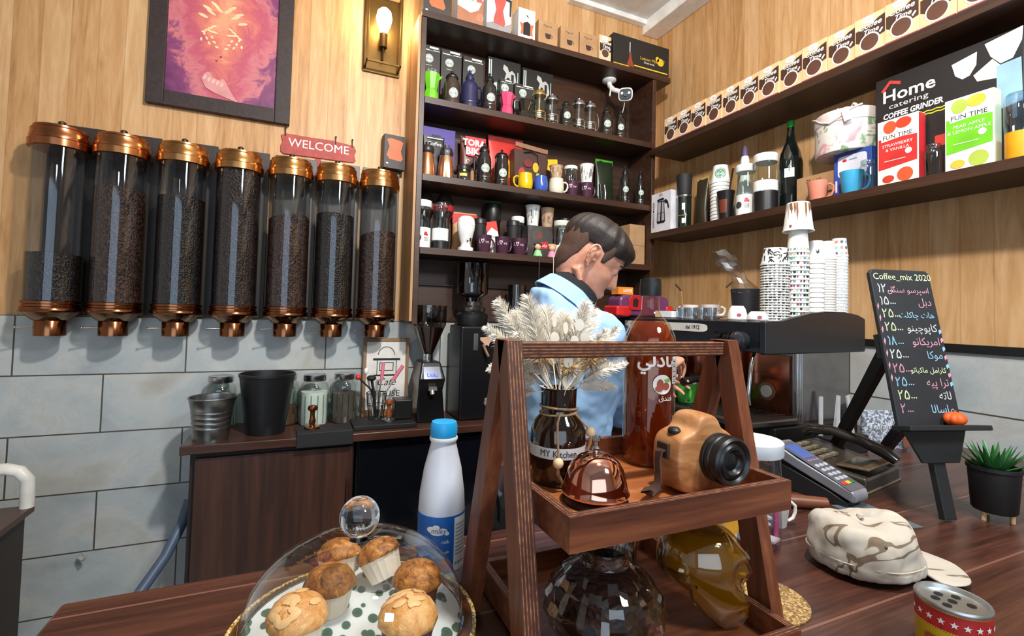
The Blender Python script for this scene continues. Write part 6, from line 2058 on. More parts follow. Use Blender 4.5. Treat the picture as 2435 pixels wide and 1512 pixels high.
def skull_pt(th, ph):
    """direction -> point; face looks along +x"""
    d = V((math.cos(ph) * math.cos(th), math.sin(ph) * math.cos(th), math.sin(th)))
    p = V((d.x * .055, d.y * .046, d.z * .052))
    f = d.x
    if d.z < .1 and f > -.2:
        k = min(1, (.1 - d.z) * 1.5) * min(1, (f + .2) * 1.4)
        p.z -= .034 * k
        p.y *= 1 - .28 * k
        p.x *= 1 + .02 * k
    elif d.z < -.3:
        p.z += .012
    def dent(y, z, r, amt):
        q = math.hypot(d.y - y, d.z - z)
        return amt * math.exp(-(q / r) ** 2) if f > 0 else 0
    off = 0
    for s in (-1, 1):
        off -= dent(.36 * s, .0, .2, .03)
        off += dent(.3 * s, .28, .2, .009)
        off += dent(.5 * s, -.27, .15, .014)
        off -= dent(.5 * s, -.55, .2, .006)
    off -= dent(0, -.24, .1, .02)
    off += dent(0, -.0, .1, .008)
    off += dent(0, -.58, .28, .014)
    for q in range(-3, 4):
        off -= dent(.085 * q, -.62, .035, .006)
    p.x += off
    return p
rings = []
for k in range(41):
    th = -PI / 2 + PI * k / 40
    th = max(-1.569, min(1.569, th))
    rings.append([skull_pt(th, 2 * PI * j / 56) for j in range(56)])
zmin = min(p.z for r in rings for p in r)
rings = [[V((p.x, p.y, max(p.z - zmin, .0))) for p in r] for r in rings]
g = FG()
g.loft(rings, cap=False)
obj('skull_glass', g, glass('#f2e6c0', .1, .75, .03, 2.2), sk_)
g = G()
lev = .118
rr = [[V((p.x * .93, p.y * .93, .004 + p.z * .93)) for p in r] for r in rings]
rr = [[V((p.x, p.y, min(p.z, lev))) for p in r] for r in rr]
mm, nt, b = base('yellow_syrup')
b.inputs['Base Color'].default_value = lin('#a87c10')
b.inputs['Roughness'].default_value = .1
b.inputs['Transmission Weight'].default_value = .5
obj('syrup', g.loft(rr, cap=False), mm, sk_)
obj('neck', G().lathe([(.0135, .1275), (.016, .13), (.016, .145), (.018, .147), (.018, .152), (.001, .153)], 24, (-.005, 0, .0)), glass('#f4efe0', .2, .7), sk_)

# gold coasters
GOLD = speck('gold_cork', '#6d5230', '#8f7044', '#c0a068', 300, .55, .5, .001)
t = tag(obj('coaster', G().lathe([(.001, 0), (.07, 0), (.0705, .0015), (.07, .003), (.001, .003)], 56), GOLD), 'round gold glitter coaster right of the wooden stand', 'coaster')
t.location = (.714, .563, ZT + .0002)
# jar with white lid
jj = jar('clear plastic jar with white screw lid behind the right leg of the stand', .872, .712, ZT, .055, .212, mt('#d3dbe2', .35), None, .86, 'plastic_jar', 'jar', glass('#f0eef0', .09, .6), neck=.96)
g = G()
rnd = random.Random(6)
for k in range(9):
    a = rnd.uniform(0, 6.28)
    r = rnd.uniform(.005, .034)
    T0 = g.T
    g.T = M.Translation((r * math.cos(a), r * math.sin(a), .02 + .011 * k)) @ M.Rotation(rnd.uniform(-.8, .8), 4, 'X') @ M.Rotation(a, 4, 'Z')
    g.box(-.022, .022, -.015, .015, -.002, .002)
    g.T = T0
sat = obj('sachets', g, mt('#d4d3d6', .6), jj)
sat['kind'] = 'stuff'
obj('pink_stick', G().rod((.03, -.035, .006), (.028, -.033, .12), .005), mt('#c9568a', .5), jj)
mug('white espresso cup behind the white lidded jar', .997, .752, ZT, .03, .062, WHITE, -30, None, None, 'cone', name='espresso_cup', cat='cup')
yc = paper_cup('white cup with orange print between skull bottle and stand leg', .755, .685, ZT, .036, .112, PRINTW, None, (lambda g, r, h: (g.ell(.0, h * .66, .022, .024, -.0012), g.ell(.03, h * .7, .02, .02, -.0013), g.rect(-.03, .05, h * .6, h * .85, -.0011)), [mt('#dca232', .5)]))
yc.rotation_euler = (0, 0, R(25))
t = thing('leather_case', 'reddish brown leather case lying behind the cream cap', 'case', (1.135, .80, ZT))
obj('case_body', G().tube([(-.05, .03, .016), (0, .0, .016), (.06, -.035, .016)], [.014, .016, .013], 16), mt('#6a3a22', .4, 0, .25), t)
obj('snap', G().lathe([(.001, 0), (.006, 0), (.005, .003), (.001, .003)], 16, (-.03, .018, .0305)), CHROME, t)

# card terminal on its dock, desk phone, leaflet
def frame_thing(o, origin, xdir, ydir):
    xd = V(xdir).normalized()
    yd = V(ydir)
    yd = (yd - xd * yd.dot(xd)).normalized()
    zd = xd.cross(yd)
    mt_ = M((xd, yd, zd)).transposed().to_4x4()
    mt_.translation = V(origin)
    o.matrix_world = mt_
ps = thing('card_terminal', 'silver grey card payment terminal with keypad right of the jar', 'payment terminal')
frame_thing(ps, (1.275, .835, ZT), (.97, .1, 0), (.05, .97, 0))
GREY = mt('#5d5e66', .35, .2)
def wedge(y, z0, z1, hw):
    return [(-hw, y, z0), (hw, y, z0), (hw, y, z1), (-hw, y, z1)]
obj('dock', G().loft([wedge(-.08, 0, .012, .03), wedge(-.04, 0, .03, .034), wedge(.1, 0, .07, .034), wedge(.11, 0, .06, .03)]), mt('#1b1b1f', .5), ps, bev=.003)
term = obj('terminal_body', G().loft([wedge(-.1, .022, .034, .028), wedge(-.094, .016, .043, .034), wedge(.04, .062, .090, .037), wedge(.1, .085, .118, .041), wedge(.112, .092, .114, .038)]), mt('#8d8f97', .3, .4), ps, bev=.005, seg=3)
# top face plane through (y,z) (-.094,.043)-(.1,.118)
sl = math.atan2(.118 - .043, .194)
def ontop(g):
    g.T = M.Translation((0, -.094, .0436)) @ M.Rotation(sl, 4, 'X') @ M.Rotation(-PI / 2, 4, 'X')
    return g
g = ontop(G())
g.box(-.034, .034, -.0008, .001, .004, .2)
tp = obj('top_plate', g, GREY, ps, bev=.0006)
g = ontop(G())
g.box(-.027, .027, -.0016, -.0008, .13, .185)
obj('screen', g, mt('#4a5f9c', .15, em=.12), ps)
for r_ in range(4):
    for c in range(3):
        g = ontop(G())
        cx, cz = -.019 + c * .019, .046 + r_ * .017
        g.prism([(cx + .0075 * math.copysign(abs(math.cos(a)) ** .6, math.cos(a)), cz + .005 * math.copysign(abs(math.sin(a)) ** .6, math.sin(a))) for a in [2 * PI * i / 16 for i in range(16)]], -.003, -.0008)
        obj('key', g, mt('#a9adb5', .4), tp)
for c, cc in enumerate(('#c8342c', '#e0a83a', '#1f6a3a')):
    g = ontop(G())
    cx = -.019 + c * .019
    g.box(cx - .008, cx + .008, -.003, -.0008, .024, .034)
    obj('key', g, mt(cc, .4), tp, bev=.0008)
for c in range(4):
    g = ontop(G())
    cx = -.02 + c * .0133
    g.box(cx - .004, cx + .004, -.0022, -.0008, .116, .122)
    obj('key', g, mt('#8a7aa8', .4), tp, bev=.0008)
ph = thing('desk_phone', 'dark bronze desk telephone with flip display beside the card terminal', 'telephone', (1.495, .925, ZT), 10)
BRZP = mt('#4a443c', .3, .35)
def wd(y, z1, x0=-.115, x1=.115):
    return [(x0, y, 0), (x1, y, 0), (x1, y, z1), (x0, y, z1)]
obj('phone_base', G().loft([wd(-.115, .04), wd(-.06, .045), wd(.115, .075)]), BRZP, ph, bev=.008, seg=3)
obj('foot_trim', G().box(-.118, .118, -.118, .118, 0, .006), mt('#8a7f6c', .35, .4), ph, bev=.002)
hs = G()
pts = [(.075, .125, .088), (.078, .11, .105), (.08, .05, .112), (.082, -.03, .098), (.084, -.09, .078), (.085, -.118, .06)]
obj('handset', hs.tube(pts, [.019, .024, .021, .021, .025, .02], 14, flat=.7), mt('#2a2521', .22, .1), ph)
g = G()
g.T = M.Translation((.0, -.065, .0475)) @ M.Rotation(R(-4), 4, 'X')
g.box(-.10, .045, -.05, .03, .006, .013)
fl = obj('flip_display', g, mt('#7d6a55', .25, .5), ph, bev=.003)
g = G()
g.T = M.Translation((.0, -.065, .0475)) @ M.Rotation(R(-4), 4, 'X')
g.box(-.075, .025, -.028, .018, .0132, .0145)
obj('screen', g, mt('#3c3a33', .12), fl)
for r_ in range(4):
    for c in range(3):
        g = G()
        y = .0 + r_ * .026
        z = .0505 + .03 * (y + .06) / .175
        g.box(-.09 + c * .035, -.066 + c * .035, y, y + .014, z - .004, z + .006)
        obj('key', g, mt('#9c917c', .3, .3), ph, bev=.0015)
t = tag(obj('leaflet', G().box(-.05, .05, -.07, .07, 0, .0015), mt('#5a6268', .4)), 'grey blue leaflet on the counter between cap and card terminal', 'leaflet')
t.location = (1.27, .70, ZT + .0002)
t.rotation_euler = (0, 0, R(-10))
# bubble packet
bp = pouch('grey speckled plastic packet standing behind the telephone', 1.99, 1.07, ZT, .175, .135, .05, speck('speckled_film', '#5a6270', '#7c8492', '#c0c6d0', 160, .3, .6, .002), lambda g, w_, h, y: (g.text('Tehran', .028, -.04, h * .55, y, shear=.3), setattr(g, 'm', 1), g.rect(w_ * .3, w_ * .48, h * .08, h * .8, y)), (PRINTW, mt('#7a4a34', .5)), 'plastic_packet', 'packet', rz=-20)
# white bar rack in front of the machine
rk = thing('cup_rack', 'rack of upright white bars in front of the espresso machine', 'rack', (1.765, 1.078, ZT))
obj('rack_base', G().box(-.1, .1, -.03, .03, 0, .06), mt('#17171a', .5), rk, bev=.004)
for k, (x, y, tx) in enumerate(((-.09, .015, 0), (-.055, -.02, .002), (-.015, .015, .02), (.06, .0, -.03))):
    obj('bar', G().bar((x, y, .061), (x + tx, y, .195), .016, .005), mt('#b9bcc2', .4), rk)

# ------------------------------------------------------------------ chalkboard easel
ez = thing('chalkboard_easel', 'black chalkboard menu easel with lettering at the right of the counter', 'chalkboard', (1.405, .62, ZT), -16)
TI = R(12)
def tilted(g, y=0):
    g.T = M.Rotation(-TI, 4, 'X') @ M.Translation((0, y, 0))
    return g
CHB = mt('#202327', .6, 0, .2, 8)
BWD = mt('#1b1c1e', .55)
g = tilted(G())
pts = [(x, z) for x, z in ((-.088, .2), (.088, .2), (.088, .60), (.078, .61), (-.078, .61), (-.088, .60))]
obj('board', g.prism(pts, -.006, .006), CHB, ez, bev=.003)
g = tilted(G())
obj('ledge', g.box(-.11, .11, -.055, -.0065, .205, .217).prism([(-.05, .13), (.05, .13), (.085, .204), (-.085, .204)], -.014, -.007), BWD, ez, bev=.002)
g = tilted(G())
obj('front_leg', g.box(-.016, .016, -.008, .008, .004, .199), BWD, ez, bev=.002)
for s in (-1, 1):
    at_, ft = ((-.07, .09, .385), (1.69, 1.06)) if s < 0 else ((.055, .072, .31), (1.85, .995))
    c16, s16 = math.cos(R(16)), math.sin(R(16))
    fx, fy = ft[0] - 1.405, ft[1] - .62
    obj('rear_leg', G().bar(at_, (fx * c16 - fy * s16, fx * s16 + fy * c16, .019), .022, .03), BWD, ez)
    obj('rear_leg_mount', tilted(G()).box(s * .07 - .014, s * .07 + .014, .007, .022, .38, .44), BWD, ez)
TXT = tilted(FG(), -.0066)
colm = {'w': 0, 'p': 1, 'b': 2, 'y': 3}
def stroke(pts, w_):
    for a, b_ in zip(pts, pts[1:]):
        dx_, dz_ = b_[0] - a[0], b_[1] - a[1]
        l = math.hypot(dx_, dz_)
        ox, oz = -dz_ / l * w_, dx_ / l * w_
        ex, ez = dx_ / l * w_ * .6, dz_ / l * w_ * .6
        TXT.poly([(a[0] + ox - ex, a[1] + oz - ez), (a[0] - ox - ex, a[1] - oz - ez), (b_[0] - ox + ex, b_[1] - oz + ez), (b_[0] + ox + ex, b_[1] + oz + ez)], 0)
DG = {'1': [(.1, .7), (.22, .5), (.2, .25), (.16, 0)], '2': [(.08, .7), (.16, .5), (.3, .48), (.4, .62), (.44, .7)], '5': [(.25, .7), (.42, .45), (.46, .15), (.36, .02), (.27, .1), (.18, .02), (.06, .1), (.1, .4), (.25, .7)],
      '8': [(.05, 0), (.16, .35), (.22, .7), (.3, .35), (.42, 0)]}
def digits(p, x, z, s):
    w_ = s * .045
    for ch in p:
        stroke([(x + a * s, z + b_ * s) for a, b_ in DG[ch]], w_)
        if ch == '2':
            stroke([(x + a * s, z + b_ * s) for a, b_ in ((.1, .62), (.17, .3), (.15, 0))], w_)
        x += s * (.56 if ch != '1' else .36)
    for k in range(3):
        TXT.ell(x + s * (.12 + .2 * k), z + s * .12, s * .06, s * .06, 0, 8)
def line(z, price, name, cp, cn, xp=-.075, xn=.04, s1=.03, s2=.032):
    TXT.m = colm[cp]
    digits(price, xp, z, s1)
    TXT.m = colm[cn]
    TXT.text(fa(name), s2, .075, z, 0, 'RIGHT')
TXT.m = 3
TXT.text('Coffee_mix 2020', .0245, .004, .582, 0)
for z, a, n_, c1, c2 in ((.548, '12', 'اسپرسو سنگل', 'w', 'p'), (.515, '15', 'دبل', 'w', 'p'), (.482, '25', 'هات چاکلت', 'y', 'b'), (.447, '25', 'کاپوچینو', 'y', 'w'), (.412, '18', 'امریکانو', 'b', 'p'),
                         (.378, '25', 'موکا', 'w', 'b'), (.343, '25', 'کارامل ماکیاتو', 'p', 'y'), (.310, '25', 'ترا پیه', 'b', 'p'), (.278, '25', 'لاته', 'y', 'w'), (.246, '2', 'ماسالا', 'p', 'b')):
    line(z, a, n_, c1, c2, s2=.0185 if len(n_) > 12 else .0215 if len(n_) > 8 else .027)
for k in range(7):
    TXT.m = (1, 2)[k % 2 == 0]
    z = .44 - k * .022
    TXT.poly([(.078, z), (.086, z + .006), (.084, z + .014), (.077, z + .01)], -.0004)
    TXT.m = 1
    z = .5 - k * .03
    TXT.poly([(-.084, z), (-.08, z + .012), (-.082, z + .02), (-.086, z + .01)], -.0004)
obj('chalk_writing', TXT, [mt('#c8ccca', .8), mt('#c58a9a', .8), mt('#86b4d0', .8), mt('#c9d4a4', .8)], ez)
pk = thing('pumpkin', 'small orange felt pumpkin sitting on the chalkboard ledge', 'ornament', (1.465, .633, ZT + .2135))
g = G()
rings = []
for k in range(11):
    th = -PI / 2 + PI * k / 10
    rings.append([((.0285 * math.cos(th) * (1 - .14 * abs(math.sin(3.5 * 2 * PI * j / 42)) ** 3) + 1e-5) * math.cos(2 * PI * j / 42), (.0225 * math.cos(th) * (1 - .14 * abs(math.sin(3.5 * 2 * PI * j / 42)) ** 3) + 1e-5) * math.sin(2 * PI * j / 42), .017 + .017 * math.sin(th)) for j in range(42)])
obj('flesh', g.loft(rings), mt('#e2581c', .5, 0, .15, 60), pk)
obj('stalk', G().tube([(0, 0, .03), (.002, 0, .037)], [.004, .003], 8), mt('#a8421c', .6), pk)
# potted plant
pp = thing('potted_plant', 'green spiky plant in a black pot right of the chalkboard', 'plant', (1.53, .588, ZT))
for a in range(3):
    obj('foot', G().rod((.03 * math.cos(a * 2.1 - 1.3), .03 * math.sin(a * 2.1 - 1.3), 0), (.03 * math.cos(a * 2.1 - 1.3), .03 * math.sin(a * 2.1 - 1.3), .021), .005), mt('#c9a47a', .6), pp)
obj('pot', G().lathe([(.001, .021), (.038, .021), (.041, .025), (.047, .115), (.05, .118), (.05, .126), (.046, .126), (.043, .11), (.001, .108)], 36), mt('#101113', .55), pp)
obj('soil', G().lathe([(.001, .1085), (.0425, .1085), (.001, .114)], 24), mt('#1a120d', .9), pp)
GRN = mt('#2f6a34', .4, 0, .25, 30)
rnd = random.Random(9)
for k in range(26):
    az = k * 2.4
    el = .35 + .9 * (k / 26)
    L = .075 - .018 * (k / 26)
    d = V((math.cos(az) * math.cos(el), math.sin(az) * math.cos(el), math.sin(el)))
    s = V((-math.sin(az), math.cos(az), 0))
    u_ = s.cross(d)
    c = V((.008 * math.cos(az), .008 * math.sin(az), .113))
    rings = []
    for q, w_ in ((0, .007), (.3, .0075), (.65, .005), (1, .0006)):
        p = c + d * L * q + V((0, 0, .012 * q * q))
        rings.append([p + s * w_, p + u_ * w_ * .45, p - s * w_, p - u_ * w_ * .35])
    obj('leaf', G().loft(rings), GRN, pp, ang=70)

# ------------------------------------------------------------------ cap
cp = thing('field_cap', 'cream cloth cap with brown branch pattern lying on the counter', 'cap', (.985, .560, ZT + .007), -25)
cp.scale = (.9, .9, .92)
mm, nt, b = base('cream_camouflage')
vec = coords(nt, (.8, 2.6, 2.2), (.3, .25, .6))
n1 = noise(nt, vec, 6, 2, .4, 1.2)
n2 = noise(nt, coords(nt), 900, 1)
f = math_(nt, 'ABSOLUTE', math_(nt, 'SUBTRACT', n1, .60))
c = ramp(nt, f, [(.0, '#6d5c4a'), (.02, '#776552'), (.024, '#b3aa9c'), (.4, '#bfb7ab')])
nt.links.new(c, b.inputs['Base Color'])
b.inputs['Roughness'].default_value = .85
bump(nt, b, n2, .15, .0005)
CAMO = mm
rnd = random.Random(2)
n = 40
def crown(r, zz, k, push=0):
    o = []
    for j in range(n):
        a = 2 * PI * j / n
        w_ = 1 + .02 * math.sin(3 * a + k) + .015 * math.sin(7 * a + 2 * k)
        o.append((r * 1.02 * w_ * math.cos(a) + push, r * .88 * w_ * math.sin(a), zz + .006 * math.sin(2 * a + k) * (zz > .05)))
    return o
g = G()
rings = [crown(.095, .0, 0), crown(.1, .012, 0), crown(.101, .03, .2, -.002), crown(.098, .055, .5, -.004), crown(.094, .078, .9, -.006), crown(.083, .092, 1.2, -.008), crown(.06, .096, 1.5, -.01), crown(.03, .093, 1.8, -.01), crown(.002, .092, 2, -.01)]
cw = obj('crown', g.loft(rings), CAMO, cp, sub=2)
tx = bpy.data.textures.new('folds', 'CLOUDS')
tx.noise_scale = .06
q = cw.modifiers.new('folds', 'DISPLACE')
q.texture = tx
q.strength = .02
q.mid_level = .5
g = G()
rings = []
for k in range(7):
    u = k / 6
    hw = .088 * math.sqrt(max(.02, 1 - (max(0, u - .15) / .87) ** 2.2))
    rings.append([(.078 + .105 * u, hw * q, .012 + .006 * (1 - q * q) * (1 - .3 * u) - .006 * u) for q in [-1 + i / 5 for i in range(11)]] + [(.078 + .105 * u, hw * q, .008 + .006 * (1 - q * q) * (1 - .3 * u) - .006 * u) for q in [1 - i / 5 for i in range(11)]])
obj('brim', g.loft(rings), CAMO, cp, sub=1)
g = G()
g.tube([V(p) * 1.0 for p in [(q[0] * .999, q[1] * .999, .03) for q in crown(.101, .03, .2, -.002)]], .0012, 6, True)
obj('band_seam', g, mt('#b9ae9c', .85), cp)
obj('eyelet', G().sph((-.02, -.0815, .072), .004), mt('#4a4a48', .4, .6), cp)
obj('button', G().lathe([(.001, .094), (.007, .094), (.006, .099), (.001, .1)], 16, (-.01, 0, .002)), CAMO, cp)

# tin with pierced lid
tc = thing('tin_can', 'round red and yellow tin with holes in its silver lid at the lower right', 'tin', (.852, .372, ZT))
obj('can_body', G().lathe([(.001, 0), (.039, 0), (.04, .002), (.04, .072), (.001, .072)], 48), mt('#d9b824', .35), tc)
obj('red_band', G().lathe([(.0401, .046), (.0408, .046), (.0408, .0705), (.0401, .0705)], 48, close=True), mt('#b02a2a', .35), tc)
lidg = G().lathe([(.001, .0665 + .006), (.036, .0665 + .006), (.0375, .078), (.0405, .0785), (.0418, .0765), (.0418, .0735), (.0405, .0715)], 48)
ld = obj('lid', lidg, mt('#c9cccc', .38, 1, .1), tc)
for k, (x, y) in enumerate(((-.012, .014), (.004, .018), (-.018, -.002), (.0, .0), (.018, .004), (.012, -.016))):
    obj('pierced_hole', G().lathe([(.001, .0727), (.0052, .0727), (.0052, .0735), (.001, .0735)], 18, (x, y, 0)), BLACK, ld)
g = FG()
g.T = M.Rotation(R(-64), 4, 'Z')
def canart():
    g.m = 0
    for k in range(-4, 5):
        pts = []
        for i in range(10):
            a = PI / 2 + PI * i / 5
            rr = .0048 if i % 2 == 0 else .002
            pts.append((k * .0135 + rr * math.cos(a), .059 + rr * math.sin(a)))
        g.poly(pts, -.001)
    g.m = 1
    for k in range(-20, 21):
        g.rect(k * .003 - .001, k * .003 + .001, .047, .048, -.001)
    g.m = 2
    g.text('SUPER', .024, 0, .018, -.001, bold=.001)
g.decal(.0409, canart)
obj('printed_design', g, [PRINTW, mt('#e8c84a', .5), mt('#a8402a', .5)], tc)
# ------------------------------------------------------------------ the barista
BX, BY = .69, 1.205
pr = thing('person', 'person in a light blue shirt over black collar, bending to the espresso machine', 'person', (BX, BY, 0))
def L(p):
    return V(p) - V((BX, BY, 0))
skin, nt, b = base('skin')
n1 = noise(nt, coords(nt), 30, 4)
nt.links.new(ramp(nt, n1, [(.3, '#b97c60'), (.6, '#cd937a'), (.8, '#d39a84')]), b.inputs['Base Color'])
b.inputs['Roughness'].default_value = .5
b.inputs['Subsurface Weight'].default_value = .12
b.inputs['Subsurface Radius'].default_value = (.012, .005, .003)
bump(nt, b, noise(nt, coords(nt), 400, 2), .08, .0004)

HM = M.Translation(L((.767, 1.189, 1.620))) @ M.Rotation(R(-22), 4, 'Z') @ M.Rotation(R(35), 4, 'Y') @ M.Translation((.005, 0, -.105))
SL_ = [(-.004, .068, .03, .012), (.006, .083, -.02, .028), (.02, .089, -.052, .04), (.036, .09, -.068, .049), (.05, .091, -.077, .0545), (.066, .0915, -.083, .0595), (.082, .0905, -.087, .064),
       (.098, .0885, -.085, .068), (.114, .0855, -.091, .071), (.13, .091, -.095, .0735), (.145, .0945, -.098, .0755), (.162, .093, -.099, .0765), (.18, .087, -.096, .0745), (.196, .075, -.086, .068), (.21, .055, -.066, .054), (.219, .033, -.045, .037), (.2245, .008, -.02, .014)]
def head_pt(z, a, off=0.):
    """point on the head at height z, azimuth a (0 = face)"""
    zs = [s[0] for s in SL_]
    z = max(zs[0], min(zs[-1], z))
    k = 0
    while k < len(zs) - 2 and z > zs[k + 1]:
        k += 1
    u = (z - zs[k]) / (zs[k + 1] - zs[k])
    f, bk, w_ = [SL_[k][i] * (1 - u) + SL_[k + 1][i] * u for i in (1, 2, 3)]
    c, s = math.cos(a), math.sin(a)
    e = 2 / 2.25
    x = (f + bk) / 2 + math.copysign(abs(c) ** e, c) * ((f - bk) / 2 + off)
    y = math.copysign(abs(s) ** e, s) * (w_ + off)
    # eye hollows and cheeks
    for sg in (-1, 1):
        q = ((y - sg * .031) / .016) ** 2 + ((z - .118) / .012) ** 2
        if c > 0:
            x -= .009 * math.exp(-q)
            q = ((y - sg * .042) / .02) ** 2 + ((z - .088) / .016) ** 2
            x += .004 * math.exp(-q)
    return V((x, y, z))
body = G()
body.T = HM
rings = []
for k in range(30):
    z = -.004 + .2285 * k / 29
    rings.append([head_pt(z, 2 * PI * j / 40) for j in range(40)])
body.loft(rings)
body.tube([(.088, 0, .128), (.095, 0, .112), (.103, 0, .095), (.107, 0, .085), (.1, 0, .078)], [.007, .0085, .010, .0115, .009], 12)
for s in (-1, 1):
    body.sph((.096, s * .0105, .081), .0085, n=10, m=8)
    body.tube([(.086, s * .01, .137), (.0855, s * .03, .140), (.07, s * .05, .134)], [.006, .0065, .005], 8)
    body.sph((.076, s * .031, .1175), .0135, n=12, m=8)
    # ear
    ec = V((-.004, s * .0735, .105))
    def ep(x, z, o=0.):
        return ec + V((x, s * (.006 + o - x * .45), z))
    hel = [ep(.011, .008), ep(.012, .022), ep(.006, .033), ep(-.006, .035, .003), ep(-.016, .026, .006), ep(-.018, .010, .007), ep(-.013, -.008, .005), ep(-.006, -.02, .003), ep(.002, -.029), ep(.008, -.024)]
    body.tube(hel, [.0035, .0042, .0045, .0047, .0048, .0045, .0045, .0055, .0065, .004], 8)
    body.tube([ep(.006, .018, -.001), ep(-.006, .018, .0), ep(-.01, .004, .001), ep(-.006, -.01, .0), ep(.003, -.016, -.001)], [.003, .0038, .0035, .0035, .003], 8)
    body.tube([ep(.002, .02, -.006), ep(-.004, .005, -.006), ep(.0, -.018, -.006)], [.008, .011, .007], 8)
    body.sph(ep(.0105, -.004, -.001), .0045, n=8, m=6)
body.tube([(.088, -.02, .0475), (.0945, -.008, .0505), (.095, 0, .0495), (.0945, .008, .0505), (.088, .02, .0475)], [.003, .0048, .0046, .0048, .003], 8)
body.tube([(.086, -.018, .0415), (.0925, -.007, .0395), (.0932, .007, .0395), (.086, .018, .0415)], [.003, .0055, .0055, .003], 8)
body.sph((.083, 0, .012), .015, n=12, m=8)
for s in (-1, 1):
    body.tube([(-.02, s * .06, .06), (.03, s * .05, .02), (.07, s * .024, .004)], [.012, .011, .012], 8)
body.T = M.Identity(4)
hb_ = HM @ V((-.012, 0, .045))
hb2 = HM @ V((.0, 0, .085))
nb = L((.728, 1.203, 1.47))
body.tube([hb2, hb_, hb_.lerp(L((.734, 1.204, 1.53)), .6), L((.727, 1.205, 1.49)), L((.715, 1.205, 1.40))], [.042, .051, .053, .055, .06], 20)
# torso, legs
def ring(c, a, b_, yaw, n=28, e=2.4):
    o = []
    for j in range(n):
        t = 2 * PI * j / n
        x = math.copysign(abs(math.cos(t)) ** (2 / e), math.cos(t)) * a
        y = math.copysign(abs(math.sin(t)) ** (2 / e), math.sin(t)) * b_
        o.append(L(c) + V((x * math.cos(yaw) - y * math.sin(yaw), x * math.sin(yaw) + y * math.cos(yaw), 0)))
    return o
TY = R(-8)
TOR = [((.728, 1.203, 1.47), .06, .075), ((.722, 1.204, 1.445), .085, .135), ((.715, 1.205, 1.41), .105, .185), ((.71, 1.205, 1.35), .118, .195), ((.708, 1.205, 1.27), .12, .185), ((.70, 1.207, 1.17), .112, .165), ((.69, 1.21, 1.08), .108, .155), ((.675, 1.21, 1.0), .115, .165), ((.668, 1.21, .92), .118, .172), ((.668, 1.21, .86), .09, .16)]
def torso(g, off, k0=0, k1=10):
    g.loft([ring(c, a + off, b_ + off, TY) for c, a, b_ in TOR[k0:k1]])
torso(body, -.012)
SR, ER, WR = (.70, 1.018, 1.405), (.880, 1.165, 1.178), (1.135, 1.265, 1.287)
SLf, EL_, WL = (.735, 1.395, 1.405), (.975, 1.545, 1.20), (1.225, 1.475, 1.212)
def arm(g, S, E, W, k, o=0.):
    S, E, W = L(S), L(E), L(W)
    g.tube([S + (S - E) * .06, S, S.lerp(E, .35), S.lerp(E, .8), E], [.05 * k + o, .058 * k + o, .054 * k + o, .046 * k + o, .044 * k + o], 18)
    g.sph(S, .058 * k + o, n=16, m=10)
    g.sph(E, .0445 * k + o, n=16, m=10)
    g.tube([E, E.lerp(W, .25), E.lerp(W, .7), W], [.044 * k + o, .045 * k + o, .034 * k + o, .028 * k + o], 18)
arm(body, SR, ER, WR, .92)
arm(body, SLf, EL_, WL, .92)
def hand(g, W, d, palm_n, curls, spread=.0, thumb=None, side=1):
    """W wrist, d pointing direction, palm_n where the palm looks; five separate fingers"""
    W, d, pn = L(W), V(d).normalized(), V(palm_n).normalized()
    pn = (pn - d * pn.dot(d)).normalized()
    s = d.cross(pn) * side          # towards the thumb
    # palm: tapered slab
    rings = []
    for u, hw, th in ((-.02, .024, .02), (.01, .027, .018), (.04, .036, .0155), (.075, .041, .0135), (.09, .039, .011)):
        c = W + d * u
        rings.append([c + s * hw * math.copysign(abs(math.cos(t)) ** .7, math.cos(t)) + pn * th * math.copysign(abs(math.sin(t)) ** .8, math.sin(t)) for t in [2 * PI * j / 16 for j in range(16)]])
    g.loft(rings)
    lens = ((.042, .026, .021), (.047, .03, .022), (.043, .028, .021), (.033, .021, .018))
    for k in range(4):
        off = .03 - .02 * k
        p = W + d * (.082 - .004 * abs(k - 1)) + s * off
        dd = (d + s * spread * (1.5 - k)).normalized()
        ang = 0
        pts, rs = [p - dd * .02, p], [.0095, .0098 - .0006 * (k == 3)]
        for q, l in enumerate(lens[k]):
            ang += curls[k][q]
            e = dd * math.cos(R(ang)) + pn * math.sin(R(ang))
            p = p + e * l
            pts.append(p)
            rs.append((.0088, .0078, .0062)[q] - .0008 * (k == 3))
        g.tube(pts, rs, 10)
        g.sph(pts[-1], rs[-1], n=10, m=6)
    t0 = W + d * .018 + s * .022 + pn * .006
    tdir = (d * .6 + s * .75 + pn * .25).normalized() if thumb is None else V(thumb).normalized()
    t1 = t0 + tdir * .042
    e2 = (tdir + d * .7).normalized()
    t2 = t1 + e2 * .033
    t3 = t2 + (e2 + d * .35 + pn * .2).normalized() * .026
    g.tube([t0 - tdir * .015, t0, t1, t2, t3], [.014, .0145, .0115, .0098, .0075], 10)
    g.sph(t3, .0075, n=10, m=6)
